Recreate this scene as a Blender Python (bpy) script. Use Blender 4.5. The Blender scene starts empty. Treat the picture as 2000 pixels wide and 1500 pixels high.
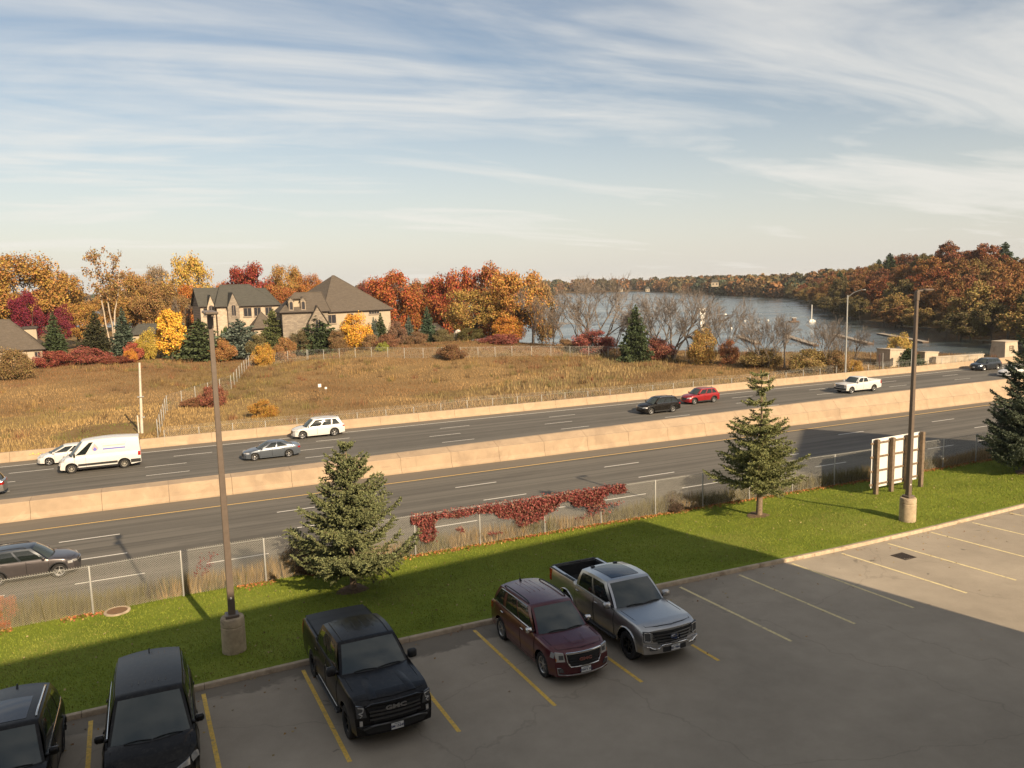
import bpy, bmesh, math, random
import numpy as np
from mathutils import Vector, Matrix, Quaternion

random.seed(11)
RNG = np.random.default_rng(11)
scene = bpy.context.scene
COL = scene.collection
rad = math.radians

# ------------------------------------------------------------------ camera
# world: X runs along the motorway, Y across it (away from the building), Z up
FPX, PITCH, ROLL, CAMH, YAW = 1526.18, 0.1300763, -0.0239949, 10.4736, rad(24.4)
def _axes():
    c, s = math.cos(PITCH), math.sin(PITCH)
    F = np.array([0, c, -s]); U = np.array([0, s, c]); R = np.array([1.0, 0, 0])
    cr, sr = math.cos(ROLL), math.sin(ROLL)
    R, U = cr * R + sr * U, -sr * R + cr * U
    a, b = math.cos(YAW), math.sin(YAW)
    rot = lambda v: np.array([v[0] * a + v[1] * b, -v[0] * b + v[1] * a, v[2]])
    return rot(R), rot(U), rot(F)
CR, CU, CF = _axes()
cam_data = bpy.data.cameras.new('camera')
cam_data.sensor_width = 36.0
cam_data.lens = FPX / 2000.0 * 36.0
cam_data.clip_start = 0.05
cam_data.clip_end = 9000.0
cam = bpy.data.objects.new('camera', cam_data)
COL.objects.link(cam)
cam.matrix_world = Matrix(((CR[0], CU[0], -CF[0], 0), (CR[1], CU[1], -CF[1], 0), (CR[2], CU[2], -CF[2], CAMH), (0, 0, 0, 1)))
scene.camera = cam

# ------------------------------------------------------------------ sky, sun, exposure
SUN_EL = rad(28.8)
SUN_H = Vector((0.178, -0.984, 0)).normalized()          # horizontal direction towards the sun
world = bpy.data.worlds.new('World'); scene.world = world; world.use_nodes = True
def build_sky():
    nt = world.node_tree; N = nt.nodes; L = nt.links; N.clear()
    out = N.new('ShaderNodeOutputWorld'); bg = N.new('ShaderNodeBackground')
    sky = N.new('ShaderNodeTexSky'); sky.sky_type = 'NISHITA'; sky.sun_disc = False
    sky.sun_elevation = SUN_EL; sky.sun_rotation = math.atan2(SUN_H.x, SUN_H.y)
    sky.altitude = 100; sky.air_density = 1.0; sky.dust_density = 1.6; sky.ozone_density = 1.6
    tc = N.new('ShaderNodeTexCoord'); sep = N.new('ShaderNodeSeparateXYZ')
    L.new(tc.outputs['Generated'], sep.inputs[0])
    def math_(op, a, b=None, clamp=False):
        n = N.new('ShaderNodeMath'); n.operation = op; n.use_clamp = clamp
        for i, v in enumerate((a, b)):
            if v is None: continue
            if isinstance(v, (int, float)): n.inputs[i].default_value = v
            else: L.new(v, n.inputs[i])
        return n.outputs[0]
    z = math_('MAXIMUM', sep.outputs['Z'], 0.0)
    den = math_('ADD', z, 0.10)
    px = math_('DIVIDE', sep.outputs['X'], den); py = math_('DIVIDE', sep.outputs['Y'], den)
    cmb = N.new('ShaderNodeCombineXYZ'); L.new(px, cmb.inputs[0]); L.new(py, cmb.inputs[1])
    def noise(scale, rotz, sx, sy, detail, rough, dist, off):
        mp = N.new('ShaderNodeMapping'); mp.inputs['Rotation'].default_value = (0, 0, rad(rotz))
        mp.inputs['Scale'].default_value = (sx, sy, 1); mp.inputs['Location'].default_value = off
        L.new(cmb.outputs[0], mp.inputs[0])
        n = N.new('ShaderNodeTexNoise'); n.inputs['Scale'].default_value = scale
        n.inputs['Detail'].default_value = detail; n.inputs['Roughness'].default_value = rough
        n.inputs['Distortion'].default_value = dist; L.new(mp.outputs[0], n.inputs['Vector'])
        return n.outputs[0]
    broad = noise(0.50, 20, 0.55, 1.45, 6, 0.55, 0.8, (1.9, 1.3, 0))
    wisp = noise(0.8, 30, 0.62, 1.7, 7, 0.56, 1.8, (0.7, 5.2, 0))
    mix = math_('ADD', math_('MULTIPLY', broad, 1.05), math_('MULTIPLY', wisp, 0.55))
    ramp = N.new('ShaderNodeMapRange'); ramp.interpolation_type = 'SMOOTHSTEP'
    ramp.inputs['From Min'].default_value = 0.575; ramp.inputs['From Max'].default_value = 1.03
    ramp.inputs['To Max'].default_value = 0.80
    L.new(mix, ramp.inputs['Value'])
    # clouds merge into a pale veil towards the horizon
    veil = N.new('ShaderNodeMapRange'); veil.inputs['From Min'].default_value = 0.0; veil.inputs['From Max'].default_value = 0.26
    veil.inputs['To Min'].default_value = 0.68; veil.inputs['To Max'].default_value = 0.0; L.new(z, veil.inputs['Value'])
    fac = math_('MAXIMUM', ramp.outputs[0], veil.outputs[0])
    tint = N.new('ShaderNodeMix'); tint.data_type = 'RGBA'; tint.blend_type = 'MULTIPLY'; tint.inputs[0].default_value = 1.0
    L.new(sky.outputs[0], tint.inputs[6]); tint.inputs[7].default_value = (0.95, 0.86, 0.77, 1)
    mx = N.new('ShaderNodeMix'); mx.data_type = 'RGBA'
    L.new(fac, mx.inputs[0]); L.new(tint.outputs[2], mx.inputs[6]); mx.inputs[7].default_value = (6.5, 6.25, 5.8, 1)
    L.new(mx.outputs[2], bg.inputs['Color']); bg.inputs['Strength'].default_value = 0.075
    L.new(bg.outputs[0], out.inputs['Surface'])
build_sky()
sun_data = bpy.data.lights.new('sun', 'SUN'); sun_data.energy = 4.2; sun_data.angle = rad(0.53)
sun_data.color = (1.0, 0.80, 0.56)
sun = bpy.data.objects.new('sun', sun_data); COL.objects.link(sun)
sun_dir = Vector((SUN_H.x * math.cos(SUN_EL), SUN_H.y * math.cos(SUN_EL), math.sin(SUN_EL)))
sun.rotation_euler = (-sun_dir).to_track_quat('-Z', 'Y').to_euler(); sun.location = (60, -120, 90)
scene.view_settings.view_transform = 'Standard'
scene.view_settings.look = 'None'
scene.view_settings.gamma = 1.0
scene.view_settings.use_curve_mapping = False
scene.view_settings.exposure = 0.90
scene.cycles.max_bounces = 6
scene.cycles.diffuse_bounces = 2
scene.cycles.glossy_bounces = 3
scene.cycles.transparent_max_bounces = 8

# ------------------------------------------------------------------ pixel helpers (2000 x 1500 photograph)
CAMP = np.array([0, 0, CAMH])
def ray(u, v):
    return CF + CR * (u - 1000) / FPX - CU * (v - 750) / FPX
LOT_S, LOT_N = -0.00883, -0.03287
def lotz(s, n): return LOT_S * s + LOT_N * n
def on_level(u, v, z):
    d = ray(u, v); return CAMP + d * ((z - CAMH) / d[2])
def on_lot(u, v, dz=0.0):
    d = ray(u, v); t = (dz - CAMH) / (d[2] - LOT_S * d[0] - LOT_N * d[1]); return CAMP + d * t
def at_dist(u, dist, v=600):
    """horizontal point on the bearing of pixel column u at a horizontal distance"""
    d = ray(u, v); k = dist / math.hypot(d[0], d[1]); return d[0] * k, d[1] * k
def z_at(u, v, dist):
    d = ray(u, v); return CAMH + d[2] * dist / math.hypot(d[0], d[1])
def px_m(u, dist):
    """metres per photograph pixel, across the line of sight at a horizontal distance"""
    return dist / FPX / (1 + ((u - 1000) / FPX) ** 2)
def on_fn(u, v, fn):
    """march a ray to a height field"""
    d = ray(u, v); t = 40.0
    for _ in range(60):
        p = CAMP + d * t; e = p[2] - fn(p[0], p[1]); t += e / -d[2] * 0.8
        if abs(e) < 0.005: break
    return CAMP + d * t

# ------------------------------------------------------------------ materials
def nodes_of(name):
    m = bpy.data.materials.new(name); m.use_nodes = True
    nt = m.node_tree; b = nt.nodes['Principled BSDF']
    return m, nt, b
def setc(b, color=None, rough=None, metal=None, spec=None, coat=None, coat_rough=None):
    if color is not None: b.inputs['Base Color'].default_value = (*color[:3], 1)
    if rough is not None: b.inputs['Roughness'].default_value = rough
    if metal is not None: b.inputs['Metallic'].default_value = metal
    if spec is not None: b.inputs['Specular IOR Level'].default_value = spec
    if coat is not None: b.inputs['Coat Weight'].default_value = coat
    if coat_rough is not None: b.inputs['Coat Roughness'].default_value = coat_rough
def N_noise(nt, scale, detail=4, rough=0.55, dist=0.0, coord='Object', vscale=None):
    tc = nt.nodes.new('ShaderNodeTexCoord'); n = nt.nodes.new('ShaderNodeTexNoise')
    n.inputs['Scale'].default_value = scale; n.inputs['Detail'].default_value = detail
    n.inputs['Roughness'].default_value = rough; n.inputs['Distortion'].default_value = dist
    src = tc.outputs[coord]
    if vscale:
        mp = nt.nodes.new('ShaderNodeMapping'); mp.inputs['Scale'].default_value = vscale
        nt.links.new(src, mp.inputs[0]); src = mp.outputs[0]
    nt.links.new(src, n.inputs['Vector'])
    return n.outputs[0]
def N_ramp(nt, fac, stops):
    r = nt.nodes.new('ShaderNodeValToRGB'); e = r.color_ramp.elements
    while len(e) < len(stops): e.new(0.5)
    for el, (p, c) in zip(e, stops): el.position = p; el.color = (*c[:3], 1)
    nt.links.new(fac, r.inputs[0]); return r.outputs[0]
def N_mixc(nt, fac, a, b, blend='MIX'):
    m = nt.nodes.new('ShaderNodeMix'); m.data_type = 'RGBA'; m.blend_type = blend
    for i, v in ((0, fac), (6, a), (7, b)):
        if isinstance(v, (int, float)): m.inputs[i].default_value = v
        elif isinstance(v, tuple): m.inputs[i].default_value = (*v[:3], 1)
        else: nt.links.new(v, m.inputs[i])
    return m.outputs[2]
def N_range(nt, v, a, b, c=0.0, d=1.0, smooth=True):
    m = nt.nodes.new('ShaderNodeMapRange'); m.interpolation_type = 'SMOOTHSTEP' if smooth else 'LINEAR'
    m.inputs['From Min'].default_value = a; m.inputs['From Max'].default_value = b
    m.inputs['To Min'].default_value = c; m.inputs['To Max'].default_value = d
    nt.links.new(v, m.inputs['Value']); return m.outputs[0]
def N_math(nt, op, a, b=0.0, clamp=False):
    n = nt.nodes.new('ShaderNodeMath'); n.operation = op; n.use_clamp = clamp
    for i, v in enumerate((a, b)):
        if isinstance(v, (int, float)): n.inputs[i].default_value = v
        else: nt.links.new(v, n.inputs[i])
    return n.outputs[0]
def N_bump(nt, b, h, strength=0.3, dist=0.02):
    bp = nt.nodes.new('ShaderNodeBump'); bp.inputs['Strength'].default_value = strength; bp.inputs['Distance'].default_value = dist
    nt.links.new(h, bp.inputs['Height']); nt.links.new(bp.outputs[0], b.inputs['Normal'])
def M(name, color, rough=0.6, metal=0.0, spec=0.5, var=0.0, scale=3.0, bump=0.0, coat=0.0, dirt=None):
    """plain material; var mixes in uneven lighter and darker patches"""
    m, nt, b = nodes_of(name); setc(b, color, rough, metal, spec, coat, 0.04 if coat else None)
    if var:
        n = N_noise(nt, scale, 6, 0.6)
        lo = tuple(c * (1 - var) for c in color); hi = tuple(min(1, c * (1 + var)) for c in color)
        col = N_ramp(nt, n, [(0.3, lo), (0.7, hi)])
        if dirt:
            d = N_range(nt, N_noise(nt, scale * 0.37, 5, 0.65, 0.6), 0.52, 0.7)
            col = N_mixc(nt, d, col, dirt)
        nt.links.new(col, b.inputs['Base Color'])
        if bump: N_bump(nt, b, n, bump)
    return m
MAT = {}

# ------------------------------------------------------------------ mesh building
class MB:
    def __init__(self): self.v = []; self.f = []; self.m = []
    def add(self, verts, faces, mi=0):
        o = len(self.v); self.v.extend([tuple(map(float, p)) for p in verts])
        self.f.extend([tuple(i + o for i in f) for f in faces]); self.m.extend([mi] * len(faces)); return self
    def quad(self, a, b, c, d, mi=0): return self.add([a, b, c, d], [(0, 1, 2, 3)], mi)
    def box(self, c, s, bev=0.0, rot=None, mi=0):
        x, y, z = s[0] / 2, s[1] / 2, s[2] / 2; b = min(bev, x * .9, y * .9, z * .9)
        vs, fs = [], []
        if b <= 0:
            vs = [(sx * x, sy * y, sz * z) for sx in (-1, 1) for sy in (-1, 1) for sz in (-1, 1)]
            fs = [(0, 1, 3, 2), (4, 6, 7, 5), (0, 4, 5, 1), (2, 3, 7, 6), (0, 2, 6, 4), (1, 5, 7, 3)]
        else:
            idx = {}
            for sx in (-1, 1):
                for sy in (-1, 1):
                    for sz in (-1, 1):
                        for a in range(3):
                            p = [sx * (x - b), sy * (y - b), sz * (z - b)]
                            p[a] = (sx * x, sy * y, sz * z)[a]
                            idx[(sx, sy, sz, a)] = len(vs); vs.append(tuple(p))
            for a in range(3):
                o = [k for k in range(3) if k != a]
                for sg in (-1, 1):
                    q = []
                    for u, w in ((-1, -1), (1, -1), (1, 1), (-1, 1)):
                        k = [0, 0, 0]; k[a] = sg; k[o[0]] = u; k[o[1]] = w; q.append(idx[(*k, a)])
                    flip = (sg > 0) == (a == 1)
                    fs.append(tuple(q[::-1]) if flip else tuple(q))
            for a in range(3):
                for b2 in range(a + 1, 3):
                    c3 = 3 - a - b2
                    for sa in (-1, 1):
                        for sb in (-1, 1):
                            k0 = [0, 0, 0]; k1 = [0, 0, 0]
                            k0[a] = k1[a] = sa; k0[b2] = k1[b2] = sb; k0[c3] = -1; k1[c3] = 1
                            fs.append((idx[(*k0, a)], idx[(*k1, a)], idx[(*k1, b2)], idx[(*k0, b2)]))
            for sx in (-1, 1):
                for sy in (-1, 1):
                    for sz in (-1, 1): fs.append(tuple(idx[(sx, sy, sz, a)] for a in range(3)))
        if rot is not None: vs = [tuple(rot @ Vector(p)) for p in vs]
        return self.add([(p[0] + c[0], p[1] + c[1], p[2] + c[2]) for p in vs], fs, mi)
    def grid(self, P, mi=0, close=False):
        nr, nc = len(P), len(P[0]); vs = [p for r in P for p in r]; fs = []
        for i in range(nr - 1):
            for j in range(nc - (0 if close else 1)):
                k = (j + 1) % nc
                fs.append((i * nc + j, i * nc + k, (i + 1) * nc + k, (i + 1) * nc + j))
        return self.add(vs, fs, mi)
    def tube(self, pts, radii, n=6, caps=True, mi=0):
        pts = [Vector(p) for p in pts]
        if isinstance(radii, (int, float)): radii = [radii] * len(pts)
        rows = []; ref = Vector((0, 0, 1))
        for i, p in enumerate(pts):
            t = (pts[min(i + 1, len(pts) - 1)] - pts[max(i - 1, 0)]).normalized()
            r = ref if abs(t.dot(ref)) < 0.95 else Vector((1, 0, 0))
            a = t.cross(r).normalized(); b = t.cross(a).normalized()
            rows.append([tuple(p + (a * math.cos(2 * math.pi * k / n) + b * math.sin(2 * math.pi * k / n)) * radii[i]) for k in range(n)])
        o = len(self.v); self.grid(rows, mi, close=True)
        if caps:
            self.f.append(tuple(o + k for k in range(n))[::-1]); self.m.append(mi)
            e = o + (len(pts) - 1) * n; self.f.append(tuple(e + k for k in range(n))); self.m.append(mi)
        return self
    def lathe(self, prof, c=(0, 0, 0), axis='z', n=20, mi=0):
        rows = []
        for r, h in prof:
            row = []
            for k in range(n):
                a = 2 * math.pi * k / n; x, y = r * math.cos(a), r * math.sin(a)
                p = (x, y, h) if axis == 'z' else ((x, h, y) if axis == 'y' else (h, x, y))
                row.append((p[0] + c[0], p[1] + c[1], p[2] + c[2]))
            rows.append(row)
        return self.grid(rows, mi, close=True)
    def prism(self, poly, d0, d1, fn, mi=0):
        """polygon (2-D points) extruded between depths; fn(x, y, d) -> 3-D"""
        n = len(poly); vs = [fn(x, y, d0) for x, y in poly] + [fn(x, y, d1) for x, y in poly]
        fs = [tuple(range(n))[::-1], tuple(range(n, 2 * n))] + [(i, (i + 1) % n, n + (i + 1) % n, n + i) for i in range(n)]
        return self.add(vs, fs, mi)
    def mesh(self, name, mats, smooth=None, fix=True):
        me = bpy.data.meshes.new(name); me.from_pydata(self.v, [], self.f)
        for m in (mats if isinstance(mats, (list, tuple)) else [mats]): me.materials.append(m)
        me.polygons.foreach_set('material_index', self.m)
        if fix:
            bm = bmesh.new(); bm.from_mesh(me); bmesh.ops.remove_doubles(bm, verts=bm.verts, dist=1e-5)
            bmesh.ops.recalc_face_normals(bm, faces=bm.faces); bm.to_mesh(me); bm.free()
        if smooth:
            me.polygons.foreach_set('use_smooth', [True] * len(me.polygons)); me.set_sharp_from_angle(angle=rad(smooth))
        me.update(); return me
    def build(self, name, mats, parent=None, smooth=None, fix=True):
        return obj(name, self.mesh(name, mats, smooth, fix), parent)
def obj(name, data, parent=None):
    o = bpy.data.objects.new(name, data); COL.objects.link(o)
    if parent is not None: o.parent = parent
    return o
def tag(o, label=None, cat=None, group=None, kind=None):
    if label: o['label'] = label
    if cat: o['category'] = cat
    if group: o['group'] = group
    if kind: o['kind'] = kind
    return o
def thing(name, label, cat, loc=(0, 0, 0), rz=0.0, group=None):
    o = obj(name, None); o.location = loc; o.rotation_euler = (0, 0, rz); o.empty_display_size = 0.2
    return tag(o, label, cat, group)
def np_mesh(name, V, Fq, mats, cols=None, mi=None):
    """fast mesh from numpy arrays (all faces the same corner count)"""
    V = np.asarray(V, np.float32); Fq = np.asarray(Fq, np.int32); k = Fq.shape[1]
    me = bpy.data.meshes.new(name); me.vertices.add(len(V)); me.vertices.foreach_set('co', V.ravel())
    me.loops.add(Fq.size); me.loops.foreach_set('vertex_index', Fq.ravel())
    me.polygons.add(len(Fq)); me.polygons.foreach_set('loop_start', np.arange(0, Fq.size, k, dtype=np.int32))
    me.polygons.foreach_set('loop_total', np.full(len(Fq), k, np.int32))
    for m in (mats if isinstance(mats, (list, tuple)) else [mats]): me.materials.append(m)
    if mi is not None: me.polygons.foreach_set('material_index', np.asarray(mi, np.int32))
    me.update(calc_edges=True)
    if cols is not None:
        ca = me.color_attributes.new('Col', 'FLOAT_COLOR', 'POINT')
        ca.data.foreach_set('color', np.asarray(cols, np.float32).ravel())
    return me
def copy_tree(root, name=None):
    """a thing, its parts and their sub-parts; copies share mesh data"""
    def cp(o, parent):
        c = o.copy(); COL.objects.link(c); c.parent = parent
        for ch in o.children: cp(ch, c)
        return c
    return cp(root, None)
def text_mesh(body, size, name, mat, extrude=0.004, bold=0.0):
    cu = bpy.data.curves.new(name, 'FONT'); cu.body = body; cu.size = size; cu.extrude = extrude; cu.offset = bold
    cu.align_x = 'CENTER'; cu.align_y = 'CENTER'; cu.resolution_u = 2
    t = bpy.data.objects.new(name, cu); COL.objects.link(t)
    dg = bpy.context.evaluated_depsgraph_get(); me = bpy.data.meshes.new_from_object(t.evaluated_get(dg))
    bpy.data.objects.remove(t); me.materials.clear(); me.materials.append(mat); return me
# ------------------------------------------------------------------ surface materials
def asphalt(name, lo, hi, fine=55.0, crack=0.5, bump=0.25, stain=None):
    m, nt, b = nodes_of(name); setc(b, rough=0.88, spec=0.3)
    big = N_noise(nt, 0.16, 5, 0.6, 0.3); mid = N_noise(nt, 1.3, 5, 0.65, 0.2); sm = N_noise(nt, fine, 3, 0.7)
    f = N_math(nt, 'ADD', N_math(nt, 'MULTIPLY', big, 0.5), N_math(nt, 'ADD', N_math(nt, 'MULTIPLY', mid, 0.25), N_math(nt, 'MULTIPLY', sm, 0.3)))
    col = N_ramp(nt, f, [(0.38, lo), (0.66, hi)])
    # sealed cracks
    tc = nt.nodes.new('ShaderNodeTexCoord'); vor = nt.nodes.new('ShaderNodeTexVoronoi'); vor.feature = 'DISTANCE_TO_EDGE'
    vor.inputs['Scale'].default_value = 0.14; mpn = nt.nodes.new('ShaderNodeVectorMath'); mpn.operation = 'ADD'
    wn = nt.nodes.new('ShaderNodeTexNoise'); wn.inputs['Scale'].default_value = 0.9; wn.inputs['Detail'].default_value = 4
    nt.links.new(tc.outputs['Object'], wn.inputs['Vector']); nt.links.new(tc.outputs['Object'], mpn.inputs[0])
    nt.links.new(wn.outputs['Color'], mpn.inputs[1]); nt.links.new(mpn.outputs[0], vor.inputs['Vector'])
    ck = N_range(nt, vor.outputs['Distance'], 0.0, 0.0045, crack, 0.0)
    col = N_mixc(nt, ck, col, tuple(c * 0.45 for c in lo))
    if stain: col = stain(nt, col, lo)
    nt.links.new(col, b.inputs['Base Color']); N_bump(nt, b, sm, bump, 0.01)
    return m
def lot_stain(nt, col, lo):
    """dark damp strip and oil patches along the kerb side of the stalls"""
    tc = nt.nodes.new('ShaderNodeTexCoord'); sp = nt.nodes.new('ShaderNodeSeparateXYZ'); nt.links.new(tc.outputs['Object'], sp.inputs[0])
    wob = N_noise(nt, 0.55, 4, 0.6, 0.4)
    y = N_math(nt, 'ADD', sp.outputs['Y'], N_math(nt, 'MULTIPLY', N_math(nt, 'SUBTRACT', wob, 0.5), 2.6))
    near = N_range(nt, y, 21.75, 22.0)
    left = N_range(nt, sp.outputs['X'], 13.0, 21.0, 1.0, 0.0)
    k = N_math(nt, 'MULTIPLY', N_math(nt, 'MULTIPLY', near, left), 0.62)
    col = N_mixc(nt, k, col, tuple(c * 0.42 for c in lo))
    oil = N_range(nt, N_noise(nt, 0.8, 3, 0.6, 0.8), 0.655, 0.72)
    iny = N_math(nt, 'MULTIPLY', N_range(nt, sp.outputs['Y'], 17.0, 18.0), N_range(nt, sp.outputs['Y'], 22.0, 23.0, 1.0, 0.0))
    return N_mixc(nt, N_math(nt, 'MULTIPLY', N_math(nt, 'MULTIPLY', oil, iny), 0.6), col, tuple(c * 0.35 for c in lo))
def road_wear(nt, col, lo):
    """tyre-darkened wheel tracks, pale shoulders, seams and patches that run along the lanes"""
    n = N_noise(nt, 1.0, 4, 0.6, 0.0, vscale=(0.010, 1.1, 1)); n2 = N_noise(nt, 1.0, 3, 0.5, 0.0, vscale=(0.03, 3.3, 1)); n3 = N_noise(nt, 1.0, 5, 0.65, 0.3, vscale=(0.10, 0.55, 1))
    col = N_mixc(nt, N_range(nt, n, 0.44, 0.60, 0.0, 0.75), col, tuple(c * 1.75 for c in lo))
    col = N_mixc(nt, N_range(nt, n2, 0.56, 0.66, 0.0, 0.45), col, tuple(c * 0.70 for c in lo))
    col = N_mixc(nt, N_range(nt, n3, 0.57, 0.64, 0.0, 0.35), col, tuple(c * 0.78 for c in lo))
    tc = nt.nodes.new('ShaderNodeTexCoord'); sp = nt.nodes.new('ShaderNodeSeparateXYZ'); nt.links.new(tc.outputs['Object'], sp.inputs[0]); y = sp.outputs['Y']
    for a, b in ((53.35, 56.2), (57.0, 61.1), (74.75, 76.6)):   # dusty, little-driven shoulders
        k = N_math(nt, 'MULTIPLY', N_range(nt, y, a, a + 0.12), N_range(nt, y, b - 0.1, b, 1.0, 0.0))
        col = N_mixc(nt, N_math(nt, 'MULTIPLY', k, 0.6), col, (0.185, 0.155, 0.118))
    return col
MAT['lot'] = asphalt('lot_asphalt', (0.252, 0.212, 0.160), (0.385, 0.325, 0.246), crack=0.24, stain=lot_stain)
MAT['road'] = asphalt('road_asphalt', (0.086, 0.078, 0.065), (0.122, 0.111, 0.093), fine=30, crack=0.12, stain=road_wear)
MAT['kerb'] = M('kerb_concrete', (0.40, 0.31, 0.21), 0.85, var=0.22, scale=4, bump=0.2, dirt=(0.22, 0.16, 0.10))
MAT['barrier_plain'] = M('barrier_concrete', (0.375, 0.272, 0.172), 0.85, var=0.10, scale=1.3, bump=0.1, dirt=(0.32, 0.23, 0.145))
MAT['barrier2_plain'] = M('median_concrete', (0.36, 0.262, 0.168), 0.85, var=0.13, scale=0.9, bump=0.1, dirt=(0.29, 0.21, 0.135))
def streaked(src):
    """cast concrete with rain streaks, tyre scuffs and patched spots"""
    m = src.copy(); nt = m.node_tree; b = nt.nodes['Principled BSDF']; col = b.inputs['Base Color'].links[0].from_socket; base = (0.24, 0.175, 0.115)
    st = N_range(nt, N_noise(nt, 1.0, 5, 0.7, 0.2, vscale=(2.6, 2.6, 0.35)), 0.56, 0.74, 0.0, 0.50); sc = N_range(nt, N_noise(nt, 1.0, 5, 0.7, 0.4, vscale=(0.35, 3.0, 4.5)), 0.62, 0.74, 0.0, 0.45); pt = N_range(nt, N_noise(nt, 0.55, 3, 0.5, 0.6), 0.64, 0.68, 0.0, 0.28)
    col = N_mixc(nt, st, col, base); col = N_mixc(nt, sc, col, tuple(c * .8 for c in base)); col = N_mixc(nt, pt, col, (0.47, 0.36, 0.24)); nt.links.new(col, b.inputs['Base Color']); return m
MAT['barrier'] = streaked(MAT['barrier_plain']); MAT['barrier2'] = streaked(MAT['barrier2_plain'])
MAT['white_line'] = M('white_road_paint', (0.70, 0.66, 0.58), 0.7, var=0.16, scale=9)
MAT['yellow_line'] = M('yellow_road_paint', (0.66, 0.42, 0.13), 0.7, var=0.12, scale=9)
MAT['stall_line'] = M('yellow_stall_paint', (0.72, 0.46, 0.085), 0.75, var=0.20, scale=14, dirt=(0.36, 0.27, 0.14))
MAT['stall_faded'] = M('faded_stall_paint', (0.66, 0.54, 0.28), 0.75, var=0.2, scale=14, dirt=(0.38, 0.31, 0.20))
MAT['soil'] = M('bare_soil', (0.12, 0.075, 0.04), 0.95, var=0.4, scale=7, bump=0.5)
MAT['galv'] = M('galvanised_steel', (0.36, 0.35, 0.32), 0.5, 0.35, var=0.12, scale=6)
MAT['wire'] = M('fence_wire', (0.44, 0.42, 0.36), 0.55, 0.2)
MAT['bronze'] = M('bronze_paint', (0.15, 0.115, 0.088), 0.42, 0.2, var=0.1, scale=8)
MAT['pole_conc'] = M('post_concrete', (0.40, 0.31, 0.20), 0.88, var=0.22, scale=5, bump=0.3, dirt=(0.20, 0.15, 0.10))
MAT['dark_iron'] = M('cast_iron', (0.055, 0.04, 0.03), 0.7, 0.3, var=0.3, scale=15, bump=0.3)
MAT['timber'] = M('weathered_timber', (0.175, 0.125, 0.082), 0.85, var=0.35, scale=7, bump=0.3)
MAT['sign_white'] = M('sign_board_back', (0.66, 0.645, 0.61), 0.6, var=0.08, scale=2)
MAT['white_paint'] = M('white_paint', (0.78, 0.74, 0.66), 0.5, var=0.05)
MAT['old_white'] = M('weathered_white_pole', (0.52, 0.46, 0.37), 0.7, var=0.2, scale=5)
MAT['black'] = M('black_plastic', (0.012, 0.012, 0.012), 0.55)
def grass_ground(name, lo, mid, hi, sc=1.0):
    m, nt, b = nodes_of(name); setc(b, rough=0.95, spec=0.15)
    a = N_noise(nt, 0.35 * sc, 5, 0.6, 0.4); c = N_noise(nt, 7.0 * sc, 5, 0.7); d = N_noise(nt, 30.0 * sc, 3, 0.7)
    f = N_math(nt, 'ADD', N_math(nt, 'MULTIPLY', a, 0.5), N_math(nt, 'ADD', N_math(nt, 'MULTIPLY', c, 0.25), N_math(nt, 'MULTIPLY', d, 0.28)))
    nt.links.new(N_ramp(nt, f, [(0.36, lo), (0.52, mid), (0.68, hi)]), b.inputs['Base Color'])
    N_bump(nt, b, N_math(nt, 'ADD', c, d), 0.6, 0.05); return m
MAT['lawn'] = grass_ground('lawn_turf', (0.098, 0.132, 0.014), (0.155, 0.195, 0.021), (0.215, 0.240, 0.040))
MAT['verge'] = grass_ground('verge_scrub', (0.06, 0.045, 0.02), (0.12, 0.085, 0.035), (0.18, 0.13, 0.05))
MAT['field'] = grass_ground('field_scrub', (0.140, 0.085, 0.036), (0.220, 0.142, 0.060), (0.295, 0.195, 0.084), 0.35)
MAT['woodfloor'] = grass_ground('wood_floor', (0.05, 0.032, 0.012), (0.09, 0.055, 0.02), (0.13, 0.08, 0.03), 0.3)
def attr_leaf(name, rough=0.75, trans=0.0):
    """blades and leaves coloured one by one through a colour attribute"""
    m, nt, b = nodes_of(name); setc(b, rough=rough, spec=0.2)
    a = nt.nodes.new('ShaderNodeAttribute'); a.attribute_name = 'Col'
    nt.links.new(a.outputs['Color'], b.inputs['Base Color'])
    if trans: b.inputs['Transmission Weight'].default_value = 0
    return m
MAT['blade'] = attr_leaf('grass_blade')

# ------------------------------------------------------------------ the ground plan
Z_ROAD = -3.6
def vnoise(x, y, seed=0):
    """cheap smooth value noise for numpy arrays"""
    x = np.asarray(x, float); y = np.asarray(y, float); xi = np.floor(x); yi = np.floor(y); fx = x - xi; fy = y - yi
    fx = fx * fx * (3 - 2 * fx); fy = fy * fy * (3 - 2 * fy)
    h = lambda a, b: np.modf(np.abs(np.sin(a * 127.1 + b * 311.7 + seed * 74.7) * 43758.5453))[0]
    return (h(xi, yi) * (1 - fx) + h(xi + 1, yi) * fx) * (1 - fy) + (h(xi, yi + 1) * (1 - fx) + h(xi + 1, yi + 1) * fx) * fy
def sstep(x, a, b):
    t = np.clip((np.asarray(x, float) - a) / (b - a), 0, 1); return t * t * (3 - 2 * t)
KERB = [(-60, 21.4), (-12, 22.05), (-4.4, 22.38), (0.45, 22.62), (3.2, 22.80), (8.8, 22.98), (17, 22.98), (25, 22.96), (30.7, 23.12), (36.6, 23.45), (50, 24.3), (90, 27.4)]
KX = np.array([k[0] for k in KERB]); KY = np.array([k[1] for k in KERB])
def kerb_n(s): return np.interp(s, KX, KY)
FEN = [(-60, 29.0), (-12, 30.15), (-2.8, 30.75), (3.24, 31.15), (9.5, 31.32), (15.8, 31.55), (22, 31.58), (38, 31.6), (60, 32.0), (90, 32.0)]
FX = np.array([k[0] for k in FEN]); FY = np.array([k[1] for k in FEN])
def fence_n(s): return np.interp(s, FX, FY)
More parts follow.
